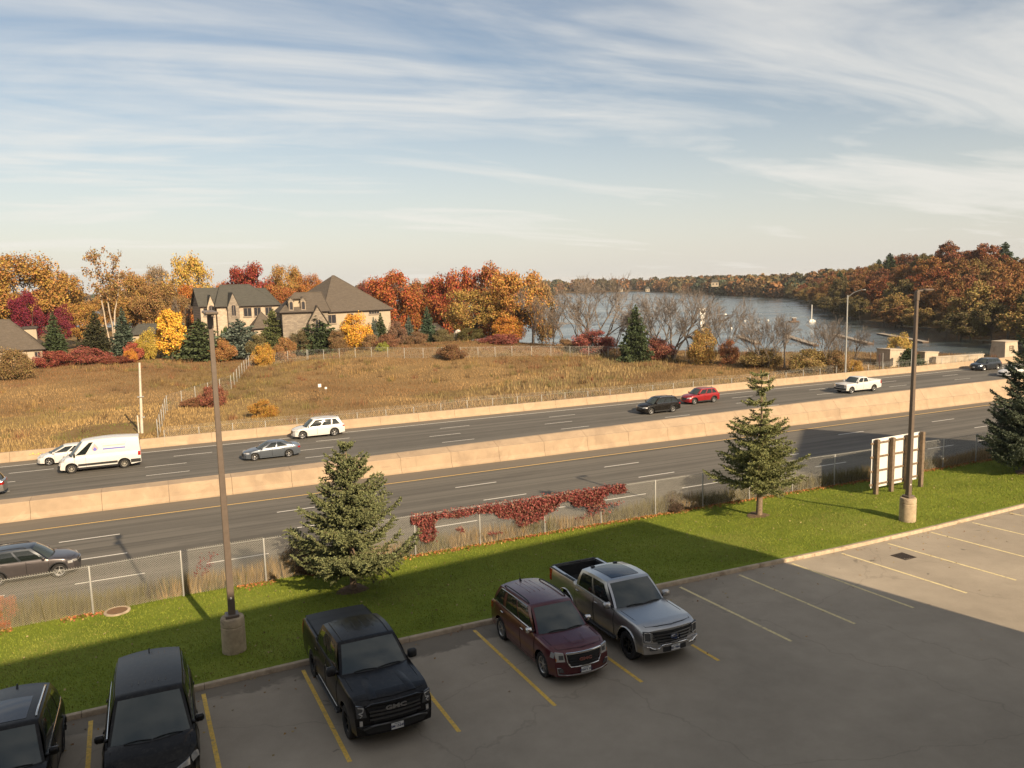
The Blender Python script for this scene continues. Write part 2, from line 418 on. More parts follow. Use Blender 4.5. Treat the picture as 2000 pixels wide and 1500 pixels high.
def lawn_z(s, n):
    k = kerb_n(s)
    return lotz(s, n) + 0.115 * (1 - sstep(n, k + 1.5, k + 6)) + 0.16 * np.exp(-((s - 34) / 7.0) ** 2 - ((n - 27.4) / 2.2) ** 2) + 0.05 * (vnoise(s * 0.35, n * 0.5, 3) - 0.5)
VERGE_N = 36.0
def verge_z(s, n):
    f = fence_n(s); t = sstep(n, f, VERGE_N); return lawn_z(s, f + 0.4) * (1 - t) + (Z_ROAD - 0.03) * t
def sheet(name, ss, tt, fn, mat, kind='structure'):
    b = MB(); b.grid([[fn(s, t) for s in ss] for t in tt]); o = b.build(name, mat, smooth=60); tag(o, kind=kind); return o
ss = np.linspace(-60, 90, 61)
parking_lot = sheet('parking_lot', ss, np.linspace(0, 1, 14), lambda s, t: (s, -8 + (kerb_n(s) + 8.02) * t, lotz(s, -8 + (kerb_n(s) + 8.02) * t)), MAT['lot'])
ss = np.linspace(-60, 90, 301)
lawn = sheet('lawn', ss, np.linspace(0, 1, 26), lambda s, t: (s, kerb_n(s) + 0.16 + (fence_n(s) + 0.4 - kerb_n(s) - 0.16) * t, lawn_z(s, kerb_n(s) + 0.16 + (fence_n(s) + 0.4 - kerb_n(s) - 0.16) * t)), MAT['lawn'])
verge = sheet('verge_bank', ss, np.linspace(0, 1, 14), lambda s, t: (s, fence_n(s) + 0.4 + (VERGE_N - fence_n(s) - 0.4) * t, verge_z(s, fence_n(s) + 0.4 + (VERGE_N - fence_n(s) - 0.4) * t)), MAT['verge'])
highway = sheet('highway', np.linspace(-220, 420, 65), np.linspace(VERGE_N - 0.6, 76.6, 20), lambda s, n: (s, n, Z_ROAD), MAT['road'])
# kerb: separate cast lengths with open joints
kerb = tag(obj('kerb', None), kind='structure')
def kerb_len(s0, s1):
    b = MB(); rows = []
    for s in np.linspace(s0, s1, 5):
        k = float(kerb_n(s)); z = lotz(s, k)
        rows.append([(s, k, z - 0.05), (s, k + 0.012, z + 0.105), (s, k + 0.035, z + 0.130), (s, k + 0.155, z + 0.135), (s, k + 0.175, z + 0.12), (s, k + 0.18, z - 0.02)])
    b.grid(rows); b.add(rows[0], [(0, 1, 2, 3, 4, 5)]); b.add(rows[-1], [(5, 4, 3, 2, 1, 0)]); return b
s0 = -30.0
while s0 < 66:
    s1 = s0 + 3.05; kerb_len(s0 + 0.006, s1 - 0.006).build('kerb_stone', MAT['kerb'], kerb, smooth=40); s0 = s1
# stall lines: (s at kerb, n at kerb, s at end, n at end)
KE = {0: (-2.32, 22.20), 1: (0.45, 22.36), 2: (3.21, 22.52), 3: (6.0, 22.70), 4: (8.76, 22.78), 5: (11.47, 22.76), 6: (14.2, 22.76), 7: (16.97, 22.76), 8: (19.73, 22.74), 9: (22.4, 22.74), 10: (25.07, 22.72), 11: (27.76, 22.72), 12: (30.7, 22.92), 13: (33.62, 23.05), 14: (36.59, 23.26), -1: (-5.1, 22.05), -2: (-7.9, 21.9), 15: (39.4, 23.4), 16: (42.2, 23.6)}
EN = {0: (-2.12, 17.0), 1: (0.62, 17.05), 2: (3.38, 17.16), 3: (6.13, 17.2), 4: (8.84, 17.22), 5: (11.58, 17.25), 6: (14.3, 17.3), 7: (17.1, 17.3), 8: (19.83, 17.35), 9: (22.58, 17.38), 10: (25.32, 17.42), 11: (28.01, 17.41), 12: (30.9, 17.5), 13: (33.85, 17.55), 14: (36.8, 17.6), -1: (-4.9, 16.9), -2: (-7.7, 16.8), 15: (39.6, 17.7), 16: (42.4, 17.8)}
for i in sorted(KE):
    (a, bn), (c, d) = KE[i], EN[i]; w = 0.055; b = MB(); rows = []
    for t in np.linspace(0, 1, 7):
        s = a + (c - a) * t; n = bn + (d - bn) * t; z = lotz(s, n) + 0.004
        rows.append([(s - w, n, z), (s + w, n, z)])
    b.grid(rows); b.build('stall_line', MAT['stall_line'] if i < 7 else MAT['stall_faded'], parking_lot)
# lane markings
def strip(s0, s1, n, w, z, k=1):
    b = MB(); xs = np.linspace(s0, s1, k + 1); b.grid([[(s, n - w / 2, z) for s in xs], [(s, n + w / 2, z) for s in xs]]); return b
dash = strip(0, 3.1, 0, 0.11, 0).mesh('lane_dash', MAT['white_line'])
for n, ph, per in ((49.83, -5.9, 12), (45.95, -5.4, 12), (42.1, -4.5, 6), (71.55, -11.4, 12), (68.2, -1.6, 12), (65.0, -1.5, 12)):
    k = -5
    while ph + per * k < 175:
        if ph + per * k > -48:
            o = obj('lane_dash', dash, highway); o.location = (ph + per * k, n, Z_ROAD + 0.004)
        k += 1
for n, mt in ((53.2, 'yellow_line'), (74.55, 'white_line'), (61.3, 'yellow_line')):
    strip(-220, 420, n, 0.13, Z_ROAD + 0.004, 40).build('edge_line', MAT[mt], highway)

# ------------------------------------------------------------------ concrete barriers, in 4 m panels with open joints
def panels(name, label, prof, s0, s1, step, mat, gap=0.010):
    root = thing(name, label, 'barrier', (s0, 0, 0))
    s = s0
    while s < s1:
        b = MB(); a, e = s + gap, s + step - gap; rows = [[(x - s0, y, z) for y, z in prof(x)] for x in (a, (a + e) / 2, e)]
        b.grid(rows); b.add(rows[0], [tuple(range(len(rows[0])))]); b.add(rows[-1], [tuple(range(len(rows[-1])))[::-1]])
        o = b.build('panel', mat, root); s += step
    return root
def median_prof(s):
    nb = float(np.interp(s, [-20, 0, 45, 70, 120], [55.9, 55.8, 55.25, 54.75, 54.0])); z = Z_ROAD
    top = float(np.interp(s, [-40, 5, 35, 68, 130], [-2.46, -2.42, -2.02, -1.66, -1.40]))
    cre = float(np.interp(s, [-40, 5, 35, 68, 130], [-2.47, -2.45, -2.44, -2.62, -2.75]))
    return [(nb, z - .1), (nb, z + 0.10), (nb + 0.17, z + 0.36), (nb + 0.26, cre - 0.03), (nb + 0.29, cre), (nb + 0.42, cre + 0.004), (nb + 1.18, top - 0.01), (nb + 1.24, top), (nb + 1.5, top), (nb + 1.6, z + 0.3), (nb + 1.8, z - .1)]
panels('median_barrier', 'long pale concrete median barrier between the two carriageways', median_prof, -60, 200, 4.0, MAT['barrier2'])
def far_prof(s):
    z = Z_ROAD; t = -2.76 + 0.03 * math.sin(s * 0.11)
    return [(76.35, z - .1), (76.36, z + 0.09), (76.52, z + 0.32), (76.60, t - 0.02), (76.63, t), (76.86, t), (76.90, t - 0.05), (77.0, z - 0.2)]
panels('roadside_barrier', 'low pale concrete barrier along the far edge of the highway', far_prof, -60, 200, 4.0, MAT['barrier'])
# yellow survey scrawl sprayed on the barrier
scr = obj('spray_mark', None); scr.location = (-10.0, 76.42, -3.12); tag(scr, 'yellow sprayed scrawl on the roadside barrier near the white hatchback', 'paint mark')
for k in range(6):
    b = MB(); x = k * 0.2 + 0.04 * math.sin(k * 3); b.box((x - 0.5, 0.06 , 0.05 * math.sin(k * 2)), (0.13, 0.004, 0.16 if k % 2 else 0.07)); b.build('stroke', MAT['yellow_line'], scr)

# ------------------------------------------------------------------ field, lake, far land
SHORE = [(420, 76.9), (128, 76.9), (126, 88), (112, 105), (66, 146), (54, 176), (46, 212), (20, 262), (-60, 330), (-420, 470), (-420, 76.9)]
def poly_sdf(S, Nn, poly):
    d = np.full(S.shape, 1e9); inside = np.zeros(S.shape, bool); m = len(poly)
    for i in range(m):
        (ax, ay), (bx, by) = poly[i], poly[(i + 1) % m]; ex, ey = bx - ax, by - ay
        t = np.clip(((S - ax) * ex + (Nn - ay) * ey) / (ex * ex + ey * ey), 0, 1)
        d = np.minimum(d, np.hypot(S - ax - ex * t, Nn - ay - ey * t))
        c = (ay > Nn) != (by > Nn)
        with np.errstate(divide='ignore', invalid='ignore'): inside ^= c & (S < (bx - ax) * (Nn - ay) / ((by - ay) if by != ay else 1e-9) + ax)
    return np.where(inside, d, -d)
def field_base(s, n):
    s = np.asarray(s, float); n = np.asarray(n, float)
    z = -3.35 + 1.25 * sstep(n, 105, 165) * (1 - sstep(s, 40, 95)) + 1.1 * sstep(n, 106, 138) * (1 - sstep(s, -6, 14)) + 2.3 * np.exp(-((s - 48) / 26) ** 2 - ((n - 134) / 19) ** 2)
    return z + 0.5 * (vnoise(s * 0.06, n * 0.06, 1) - 0.5) + 0.2 * (vnoise(s * 0.3, n * 0.3, 2) - 0.5) - 0.25 * (1 - sstep(n, 77, 80))
def field_z(s, n):
    s = np.asarray(s, float); n = np.asarray(n, float)
    sh = poly_sdf(s, n, SHORE); sh = np.where(n < 78.5, 50, sh)
    return np.where(sh > 3, field_base(s, n), np.maximum(-9.6, field_base(s, n) - (3 - sh) * 0.75))
def fz(s, n): return float(field_z(np.array([s]), np.array([n]))[0])
gs = np.arange(-160, 150.1, 2.0); gn = np.concatenate([np.arange(76.92, 150, 1.8), np.arange(150, 380, 4.0)])
GS, GN = np.meshgrid(gs, gn); GZ = field_z(GS, GN)
V = np.stack([GS, GN, GZ], -1).reshape(-1, 3); nc = len(gs); I = np.arange((len(gn) - 1) * nc).reshape(-1, nc)[:, :-1].ravel()
me = np_mesh('field', V, np.stack([I, I + 1, I + 1 + nc, I + nc], 1), MAT['field']); me.polygons.foreach_set('use_smooth', [True] * len(me.polygons))
field = tag(obj('field', me), kind='structure')
# wooded hill across the water on the right, and the far shore
HILL_SHORE = [(150, 60), (201, 148), (227, 186), (254, 230), (289, 280), (372, 370), (460, 478), (514, 631), (590, 800), (653, 976), (900, 1350)]
HX = np.array([p[0] for p in HILL_SHORE], float); HY = np.array([p[1] for p in HILL_SHORE], float)
def hill_z(s, n):
    """height by distance to the right of the shoreline"""
    s = np.asarray(s, float); n = np.asarray(n, float); e = s - np.interp(n, HY, HX)
    top = np.interp(n, [60, 100, 168, 222, 300, 420, 600, 1350], [-7.5, -7.0, -5.0, 8.0, 4.0, 0.0, -4.0, -5.0])
    return -9.2 + (top + 9.2) * sstep(e, -3, 62) * (1 - .75 * sstep(e, 66, 150)) + 0.8 * (vnoise(s * 0.04, n * 0.04, 5) - 0.5)
hs = np.concatenate([np.arange(-6, 120, 6.0), np.arange(120, 700, 60)]); hn = np.concatenate([np.arange(60, 420, 10), np.arange(420, 1360, 30)])
E_, HN = np.meshgrid(hs, hn); HS = E_ + np.interp(HN, HY, HX); HZ = hill_z(HS, HN)
V = np.stack([HS, HN, HZ], -1).reshape(-1, 3); nc = len(hs); I = np.arange((len(hn) - 1) * nc).reshape(-1, nc)[:, :-1].ravel()
me = np_mesh('hillside', V, np.stack([I, I + 1, I + 1 + nc, I + nc], 1), MAT['woodfloor']); me.polygons.foreach_set('use_smooth', [True] * len(me.polygons))
tag(obj('hillside', me), kind='structure')
b = MB(); rows = []
for x in np.linspace(-900, 1900, 57):
    base = 985 + 40 * math.sin(x * 0.004) + (0 if x < 620 else 0)
    rows.append([(x, base - 4, -8.6), (x, base, -7.6), (x, base + 60, -4.5), (x, base + 500, -2), (x, base + 3500, -2)])
b.grid(rows); tag(b.build('far_shore', MAT['woodfloor'], smooth=60), kind='structure')
# water
m, nt, bs = nodes_of('lake_water'); setc(bs, (0.055, 0.070, 0.066), 0.10, 0, 0.5)
w1 = N_noise(nt, 0.35, 4, 0.6, 0.4, vscale=(1, 1.6, 1)); w2 = N_noise(nt, 0.02, 4, 0.6, 0.6, vscale=(1, 2.2, 1))
nt.links.new(N_range(nt, w2, 0.35, 0.65, 0.12, 0.28), bs.inputs['Roughness'])
N_bump(nt, bs, w1, 0.35, 0.30); MAT['water'] = m
b = MB(); b.grid([[(x, y, -8.0) for x in (-900, -200, 100, 400, 1000, 2600)] for y in (30, 200, 500, 1000, 1600)])
tag(b.build('lake_water', MAT['water']), kind='structure')
# base ground below and behind everything
b = MB(); b.grid([[(x, y, -10.2) for x in (-6000, -600, 600, 6000)] for y in (-1500, 0, 1500, 6000)])
tag(b.build('ground', MAT['woodfloor']), kind='structure')

# ------------------------------------------------------------------ the building the photograph is taken from (it shades the lot)
MAT['stucco'] = M('building_panel', (0.36, 0.31, 0.26), 0.8, var=0.08, scale=1)
MAT['win_dark'] = M('building_glass', (0.03, 0.04, 0.045), 0.08)
def block(name, label, corners, z0, z1, storeys, bays):
    c0 = corners[0]; root = thing(name, label, 'building', (c0[0], c0[1], z0)); b = MB()
    b.prism([(x - c0[0], y - c0[1]) for x, y in corners], 0, z1 - z0, lambda x, y, d: (x, y, d)); b.build('wall', MAT['stucco'], root)
    for i in range(2):
        (ax, ay), (bx, by) = corners[i], corners[i + 1]; L = math.hypot(bx - ax, by - ay); d = Vector(((bx - ax) / L, (by - ay) / L, 0)); nrm = Vector((d.y, -d.x, 0))
        ctr = Vector((sum(c[0] for c in corners) / 4, sum(c[1] for c in corners) / 4, 0))
        if nrm.dot(Vector((ax, ay, 0)) - ctr) < 0: nrm = -nrm
        hgt = (z1 - z0) / storeys
        for fl in range(storeys):
            for k in range(bays):
                w = L / bays; p = Vector((ax - c0[0], ay - c0[1], 0)) + d * (w * (k + 0.5)) + nrm * 0.02 + Vector((0, 0, hgt * (fl + 0.55)))
                b = MB(); b.box((0, 0, 0), (w * 0.62, 0.06, hgt * 0.5), rot=Matrix.Rotation(math.atan2(d.y, d.x), 3, 'Z'))
                o = b.build('window', MAT['win_dark'], root); o.location = p
    return root
block('office_building', 'tall office block whose shadow falls across the parking lot', [(26.0, 2.3), (-70, -9.0), (-72, -29), (28.0, -18)], -1.0, 14.9, 4, 14)
block('office_wing', 'taller corner block whose shadow reaches the highway', [(50.3, 5.1), (60.7, 14.5), (73, -3), (62, -12)], -1.0, 18.2, 5, 4)
# ------------------------------------------------------------------ vehicles
def paint(name, color, metal=0.0, rough=0.32, coat=0.7, spec=0.4):
    m, nt, b = nodes_of(name); setc(b, color, rough, metal, spec, coat, 0.03)
    n = N_noise(nt, 2.2, 5, 0.65)
    nt.links.new(N_range(nt, n, 0.3, 0.75, 0.02, 0.10), b.inputs['Coat Roughness'])
    d = N_range(nt, N_noise(nt, 9, 5, 0.7), 0.45, 0.8, 0.0, 0.10)
    nt.links.new(N_mixc(nt, d, tuple(color), (0.22, 0.19, 0.15)), b.inputs['Base Color']); return m
PAINT = {k: paint('paint_' + k, *v) for k, v in {
    'black': ((0.008, 0.007, 0.006), 0.0, 0.3, 0.20, 0.15), 'black_pearl': ((0.009, 0.008, 0.008), 0.0, 0.3, 0.18, 0.15), 'maroon': ((0.090, 0.012, 0.016), 0.35, 0.3),
    'silver': ((0.50, 0.49, 0.475), 0.92, 0.30), 'white': ((0.62, 0.60, 0.56), 0.0, 0.35), 'grey_blue': ((0.10, 0.115, 0.135), 0.35, 0.3),
    'grey_brown': ((0.085, 0.075, 0.075), 0.5, 0.3), 'red': ((0.30, 0.012, 0.014), 0.3, 0.3), 'dark_blue': ((0.022, 0.028, 0.036), 0.3, 0.3)}.items()}
MAT['glass'] = M('tinted_glass', (0.012, 0.016, 0.015), 0.03, 0.0, 0.6)
MAT['screen'] = M('windscreen_glass', (0.042, 0.052, 0.047), 0.035, 0.0, 0.7)
MAT['chrome'] = M('chrome', (0.72, 0.71, 0.69), 0.14, 1.0)
MAT['dark_chrome'] = M('dark_chrome', (0.13, 0.13, 0.13), 0.28, 0.9)
MAT['satin'] = M('satin_metal', (0.42, 0.41, 0.40), 0.35, 0.9)
MAT['tyre'] = M('tyre_rubber', (0.016, 0.015, 0.014), 0.85, var=0.3, scale=9)
MAT['rim'] = M('alloy_rim', (0.55, 0.54, 0.52), 0.3, 0.8)
MAT['rim_black'] = M('black_rim', (0.02, 0.02, 0.02), 0.35, 0.4)
MAT['rim_steel'] = M('steel_rim', (0.40, 0.37, 0.31), 0.5, 0.4)
MAT['trim'] = M('black_trim', (0.018, 0.018, 0.018), 0.6, var=0.2, scale=12)
MAT['underbody'] = M('underbody', (0.006, 0.006, 0.006), 0.9)
MAT['lamp'] = M('lamp_lens', (0.62, 0.60, 0.56), 0.12, 0.55)
MAT['lamp_dark'] = M('smoked_lamp', (0.10, 0.10, 0.10), 0.10, 0.3)
MAT['tail'] = M('tail_lamp', (0.30, 0.010, 0.008), 0.15)
MAT['amber'] = M('amber_lens', (0.55, 0.20, 0.03), 0.2)
MAT['plate'] = M('plate_white', (0.70, 0.70, 0.66), 0.5)
MAT['plate_ink'] = M('plate_ink', (0.03, 0.04, 0.10), 0.6)
MAT['tonneau'] = M('tonneau_vinyl', (0.014, 0.014, 0.015), 0.5, var=0.2, scale=3)
MAT['bedliner'] = M('bed_liner', (0.010, 0.010, 0.010), 0.8, var=0.3, scale=20, bump=0.3)
MAT['roof_glass'] = M('roof_glass', (0.010, 0.014, 0.024), 0.04, 0.0, 0.7)
MAT['blue_oval'] = M('badge_blue', (0.02, 0.05, 0.16), 0.3, 0.3)
MAT['red_ink'] = M('red_badge', (0.42, 0.17, 0.14), 0.3, 0.6)
MAT['decal_blue'] = M('decal_blue', (0.12, 0.13, 0.42), 0.5)
MAT['decal_pink'] = M('decal_pink', (0.60, 0.33, 0.30), 0.5)
MAT['decal_grey'] = M('decal_faint', (0.62, 0.52, 0.45), 0.5)
def sm01(t): t = min(1.0, max(0.0, t)); return t * t * (3 - 2 * t)

class Car:
    def __init__(self, name, label, cat, sp, group=None):
        self.sp = sp; self.root = thing(name, label, cat, group=group)
        self.L, self.W = sp['L'], sp['W']; self.xf = self.L / 2; self.xr = -self.L / 2
        self.ax = [self.xf - sp['fo'], self.xf - sp['fo'] - sp['wb']]; self.r = sp['r']; self.ra = sp.get('ra', self.r + 0.07)
        self.px = [p[0] for p in sp['top']][::-1]; self.pz = [p[1] for p in sp['top']][::-1]
        self.pm = PAINT[sp['paint']]
        self.body(); self.cabin(); self.wheels(); self.doors()
    # --- analytic surfaces
    def hw(self, x):
        sp = self.sp; f = sp.get('pf', 0.10); r = sp.get('pr', 0.07)
        return self.W / 2 * (1 - f * max(0, (x - (self.xf - 1.0)) / 1.0) ** 2 - r * max(0, ((self.xr + 0.8) - x) / 0.8) ** 2)
    def zt(self, x): return float(np.interp(x, self.px, self.pz))
    def crown(self, x): return self.sp.get('crown', 0.07) * (1.0 if x > self.sp['cow'] - 0.3 else 0.35)
    def zs(self, x): return self.zt(x) - self.crown(x)
    def clear(self, x):
        c = self.sp['clear']; e = self.sp.get('rise', 0.10)
        return c + e * sm01((x - (self.xf - 0.7)) / 0.7) * 0.4 + e * sm01(((self.xr + 0.9) - x) / 0.9)
    def prof(self, x, z):
        t = (z - self.sp['clear']) / max(0.2, self.zs(x) - self.sp['clear'])
        return float(np.interp(t, [-0.2, 0, 0.18, 0.42, 0.62, 0.74, 0.80, 0.95, 1.0, 1.2], [0.93, 0.955, 0.975, 0.992, 1.0, 1.0, 0.988, 0.958, 0.93, 0.9]))
    def sy(self, x, z): return self.hw(x) * self.prof(x, z)
    def warp(self, x, y, z):
        sp = self.sp; yy = (y / (self.W / 2)) ** 2
        wf = sm01((x - (self.xf - 0.75)) / 0.75); wr = sm01(((self.xr + 0.6) - x) / 0.6)
        x -= wf * (sp.get('bow', 0.22) * yy + sp.get('rake', 0.12) * max(0, z - 0.5))
        x += wr * (sp.get('bowr', 0.12) * yy + sp.get('raker', 0.06) * max(0, z - 0.5)); return x
    def nose(self, y, z, off=0.0): return (self.warp(self.xf, y, z) + off, y, z)
    def tailp(self, y, z, off=0.0): return (self.warp(self.xr, y, z) - off, y, z)
    def side(self, x, z, sg, off=0.0):
        y = self.sy(x, z) + off; return (self.warp(x, y, z), sg * y, z)
    # --- lower body
    def body(self):
        sp = self.sp; xs = set(np.round(np.linspace(self.xr, self.xf, 41), 4))
        for a in self.ax:
            xs = {x for x in xs if abs(x - a) > self.ra + 0.02}
            for t in np.linspace(0, math.pi, 13): xs.add(round(a + self.ra * math.cos(t), 4))
            xs.add(round(a + self.ra + 0.004, 4)); xs.add(round(a - self.ra - 0.004, 4))
        bed = sp.get('bed')
        if bed:
            for e in bed[:2]: xs.add(round(e - 0.002, 4)); xs.add(round(e + 0.002, 4))
        xs = sorted(x for x in xs if self.xr - 1e-6 <= x <= self.xf + 1e-6)
        lev = [0, 0.10, 0.25, 0.42, 0.58, 0.70, 0.77, 0.88, 0.96, 1.0]; us = [0.96, 0.86, 0.66, 0.42, 0.2, 0.0]
        def ring(x):
            zb = self.clear(x)
            for a in self.ax:
                d = abs(x - a)
                if d <= self.ra + 1e-6: zb = max(zb, self.r + math.sqrt(max(0, self.ra ** 2 - d * d)))
            zs = self.zs(x); cr = self.crown(x); left = []
            for v in lev:
                z = zb + (zs - zb) * v; left.append((x, self.sy(x, z), z))
            inbed = bed and bed[0] < x < bed[1]
            ys = left[-1][1]
            for u in us:
                if inbed:
                    if u > 0.9: left.append((x, ys * 0.985, zs + 0.012))
                    elif u > 0.8: left.append((x, ys - 0.10, zs + 0.012))
                    elif u > 0.6: left.append((x, ys - 0.105, bed[2]))
                    else: left.append((x, (ys - 0.105) * u / 0.66, bed[2]))
                else: left.append((x, ys * u, zs + cr * (1 - u ** 3)))
            full = left + [(x, -p[1], p[2]) for p in left[-2::-1]]
            return [(self.warp(*p), p[1], p[2]) for p in full]
        rows = [ring(x) for x in xs]; b = MB(); b.grid(rows)
        for x, row in ((xs[0], rows[0]), (xs[-1], rows[-1])):
            G = []
            for j in range(len(lev) + len(us)):
                yl = row[j][1]; zz = row[j][2]
                if j < len(lev): G.append([(self.warp(x, yl * u, zz), yl * u, zz) for u in np.linspace(1, -1, 11)])
            j0 = len(lev) - 1
            G.append([row[j] for j in np.linspace(j0, len(row) - 1 - j0, 11).round().astype(int)])
            b.grid(G)
        self.body_o = b.build('body', self.pm, self.root, smooth=38)
        b = MB(); c = sp['clear']
        zt_ = min(self.zs(self.xf - 0.5), self.zs(self.xr + 0.3), 0.95) - 0.10; zt_ = min(zt_, sp['bed'][2] - 0.05) if bed else zt_
        b.box((0, 0, (c + 0.02 + zt_) / 2), (self.L - 0.9, self.W - 0.66, zt_ - c - 0.02)); b.box((0, 0, c + 0.06), (self.L - 1.0, self.W - 0.30, 0.10))
        b.build('underbody', MAT['underbody'], self.root)
        if sp.get('clad'):
            for sg in (-1, 1):
                for a in self.ax:
                    b = MB(); R = self.ra + 0.03; pts = []
                    for t in np.linspace(-0.12, math.pi + 0.12, 15):
                        x = a + R * math.cos(t); z = self.r + R * math.sin(t); pts.append(Vector(self.side(x, z, sg, 0.0)))
                    b.tube(pts, 0.035, 6); b.build('arch_trim', MAT['trim'], self.root, smooth=60)
                b = MB(); x0, x1 = self.ax[1] + self.ra + 0.03, self.ax[0] - self.ra - 0.03
                b.grid([[self.side(x, z, sg, 0.012) for x in np.linspace(x0, x1, 6)] for z in (c + 0.0, c + 0.07, c + 0.14)]); b.build('sill_trim', MAT['trim'], self.root, smooth=50)
    # --- greenhouse surfaces
    def wB(self, q):
        x = self.sp['cow'] + (self.sp['bk'] - self.sp['cow']) * q; return min(self.sy(x, self.zs(x)) * 0.985, self.W / 2 * 0.95) * (1 - 0.03 * (1 - q) ** 2)
    def wR(self, q): return self.sp['wr'] * (1 - 0.04 * (1 - q) ** 3 - 0.03 * q ** 3)
    def zR(self, q): return self.sp['zr'] + self.sp.get('arch', 0.03) * math.sin(math.pi * min(1, q * 1.05)) - self.sp.get('rdrop', 0.03) * q * q
    def g_side(self, q, h, sg):
        sp = self.sp; bb = sp.get('bwb', 0.20); br = sp.get('bwr', 0.10); rb = sp.get('rwb', 0.10); rr = sp.get('rwr', 0.08)
        xb = (sp['cow'] - bb) + ((sp['bk'] + rb) - (sp['cow'] - bb)) * q; xt = (sp['rf'] - br) + ((sp['rr'] + rr) - (sp['rf'] - br)) * q
        zb = self.zs(xb) - 0.02; zt = self.zR(q); bul = 0.035 * math.sin(math.pi * min(1, max(0, h)))
        return (xb + (xt - xb) * h, sg * (self.wB(q) + (self.wR(q) - self.wB(q)) * h + bul), zb + (zt - zb) * h)
    def g_front(self, u, h):
        sp = self.sp; bb = sp.get('bwb', 0.20); br = sp.get('bwr', 0.10); wb, wr = self.wB(0), self.wR(0); xb = sp['cow'] - bb * u * u; xt = sp['rf'] - br * u * u
        zb = self.zt(sp['cow']) - self.crown(sp['cow']) * abs(u) ** 3 - 0.02; zt = self.zR(0) + sp.get('rcrown', 0.05) * (1 - u * u); bul = 0.03 * math.sin(math.pi * min(1, max(0, h)))
        return (xb + (xt - xb) * h + bul, u * (wb + (wr - wb) * h + 0.0), zb + (zt - zb) * h + bul * 0.6)
    def g_rear(self, u, h):
        sp = self.sp; rb = sp.get('rwb', 0.10); rr = sp.get('rwr', 0.08); wb, wr = self.wB(1), self.wR(1); xb = sp['bk'] + rb * u * u; xt = sp['rr'] + rr * u * u
        zb = self.zs(sp['bk']) - 0.02; zt = self.zR(1) + sp.get('rcrown', 0.05) * (1 - u * u)
        return (xb + (xt - xb) * h - 0.02 * math.sin(math.pi * min(1, max(0, h))), u * (wb + (wr - wb) * h), zb + (zt - zb) * h)
    def g_roof(self, q, u):
        sp = self.sp; a = sp['rf'] - sp.get('bwr', 0.10) * u * u; e = sp['rr'] + sp.get('rwr', 0.08) * u * u
        return (a + (e - a) * q, self.wR(q) * u, self.zR(q) + sp.get('rcrown', 0.05) * (1 - u * u))
    def patch(self, fn, corners, na, nb, off, out):
        """bilinear patch over a surface's own parameters, lifted along its normal; out = a direction that points outwards"""
        (a0, b0), (a1, b1), (a2, b2), (a3, b3) = corners; rows = []; e = 1e-3; o = Vector(out)
        for i in np.linspace(0, 1, nb):
            row = []
            for j in np.linspace(0, 1, na):
                a = (a0 * (1 - j) + a1 * j) * (1 - i) + (a3 * (1 - j) + a2 * j) * i; bb = (b0 * (1 - j) + b1 * j) * (1 - i) + (b3 * (1 - j) + b2 * j) * i
                p = Vector(fn(a, bb)); n = (Vector(fn(a + e, bb)) - p).cross(Vector(fn(a, bb + e)) - p).normalized()
                if n.dot(o) < 0: n = -n
                row.append(tuple(p + n * off))
            rows.append(row)
        b = MB(); b.grid(rows)
        # a thin rim turned back to the body so the pane has an edge
        loop = rows[0] + [r[-1] for r in rows[1:]] + rows[-1][-2::-1] + [r[0] for r in rows[-2:0:-1]]
        ctr = Vector((0, 0, 0))
        inn = [tuple(Vector(p) - o.normalized() * (off + 0.01)) for p in loop]
        b.grid([loop, inn], close=True); return b
    def cabin(self):
        sp = self.sp; b = MB(); qs = np.linspace(0, 1, 15); hs = np.linspace(0, 1, 7); us = np.linspace(-1, 1, 11)
        for sg in (-1, 1): b.grid([[self.g_side(q, h, sg) for q in qs] for h in hs])
        b.grid([[self.g_front(u, h) for u in us] for h in hs]); b.grid([[self.g_rear(u, h) for u in us] for h in hs])
        b.grid([[self.g_roof(q, u) for u in us] for q in qs])
        self.cab_o = b.build('cabin', PAINT[sp.get('roofpaint', sp['paint'])], self.root, smooth=42)
        g = sp.get('glass_mat', 'glass')
        self.patch(self.g_front, [(-0.93, 0.03), (0.93, 0.03), (0.90, 0.93), (-0.90, 0.93)], 11, 7, 0.006, (1, 0, 0.6)).build('windscreen', MAT['screen'], self.root, smooth=50)
        rg = sp.get('rearglass', (0.12, 0.86))
        if rg: self.patch(self.g_rear, [(-0.86, rg[0]), (0.86, rg[0]), (0.82, rg[1]), (-0.82, rg[1])], 9, 5, 0.006, (-1, 0, 0.3)).build('rear_window', MAT['glass'], self.root, smooth=50)
        for sg in (-1, 1):
            for w in sp['wins']:
                c = [(w[0], w[4] if len(w) > 4 else 0.09), (w[1], w[5] if len(w) > 5 else 0.09), (w[3], 0.86), (w[2], 0.86)]
                self.patch(lambda q, h, s=sg: self.g_side(q, h, s), c, 7, 5, 0.006, (0, sg, 0.2)).build('side_window', MAT[g], self.root, smooth=50)
            if sp.get('chrome_belt'):
                mt = MAT[sp['chrome_belt']]; q0, q1 = sp['wins'][0][0] - 0.02, sp['wins'][-1][1] + 0.02
                b = MB(); path = [self.g_side(q, 0.05, sg) for q in np.linspace(q0, q1, 12)]
                if sp.get('chrome_loop'): path = [self.g_side(sp['wins'][0][2] + 0.0 + t * 0, h, sg) for t, h in ((0, 0.91),)] + [self.g_side(q, 0.91, sg) for q in np.linspace(sp['wins'][0][2], sp['wins'][-1][3], 10)] + [self.g_side(sp['wins'][-1][1] + 0.015, 0.07, sg)] + path[::-1]
                b.tube([(p[0], p[1] + sg * 0.008, p[2]) for p in path], 0.013, 5); b.build('window_trim', mt, self.root, smooth=60)
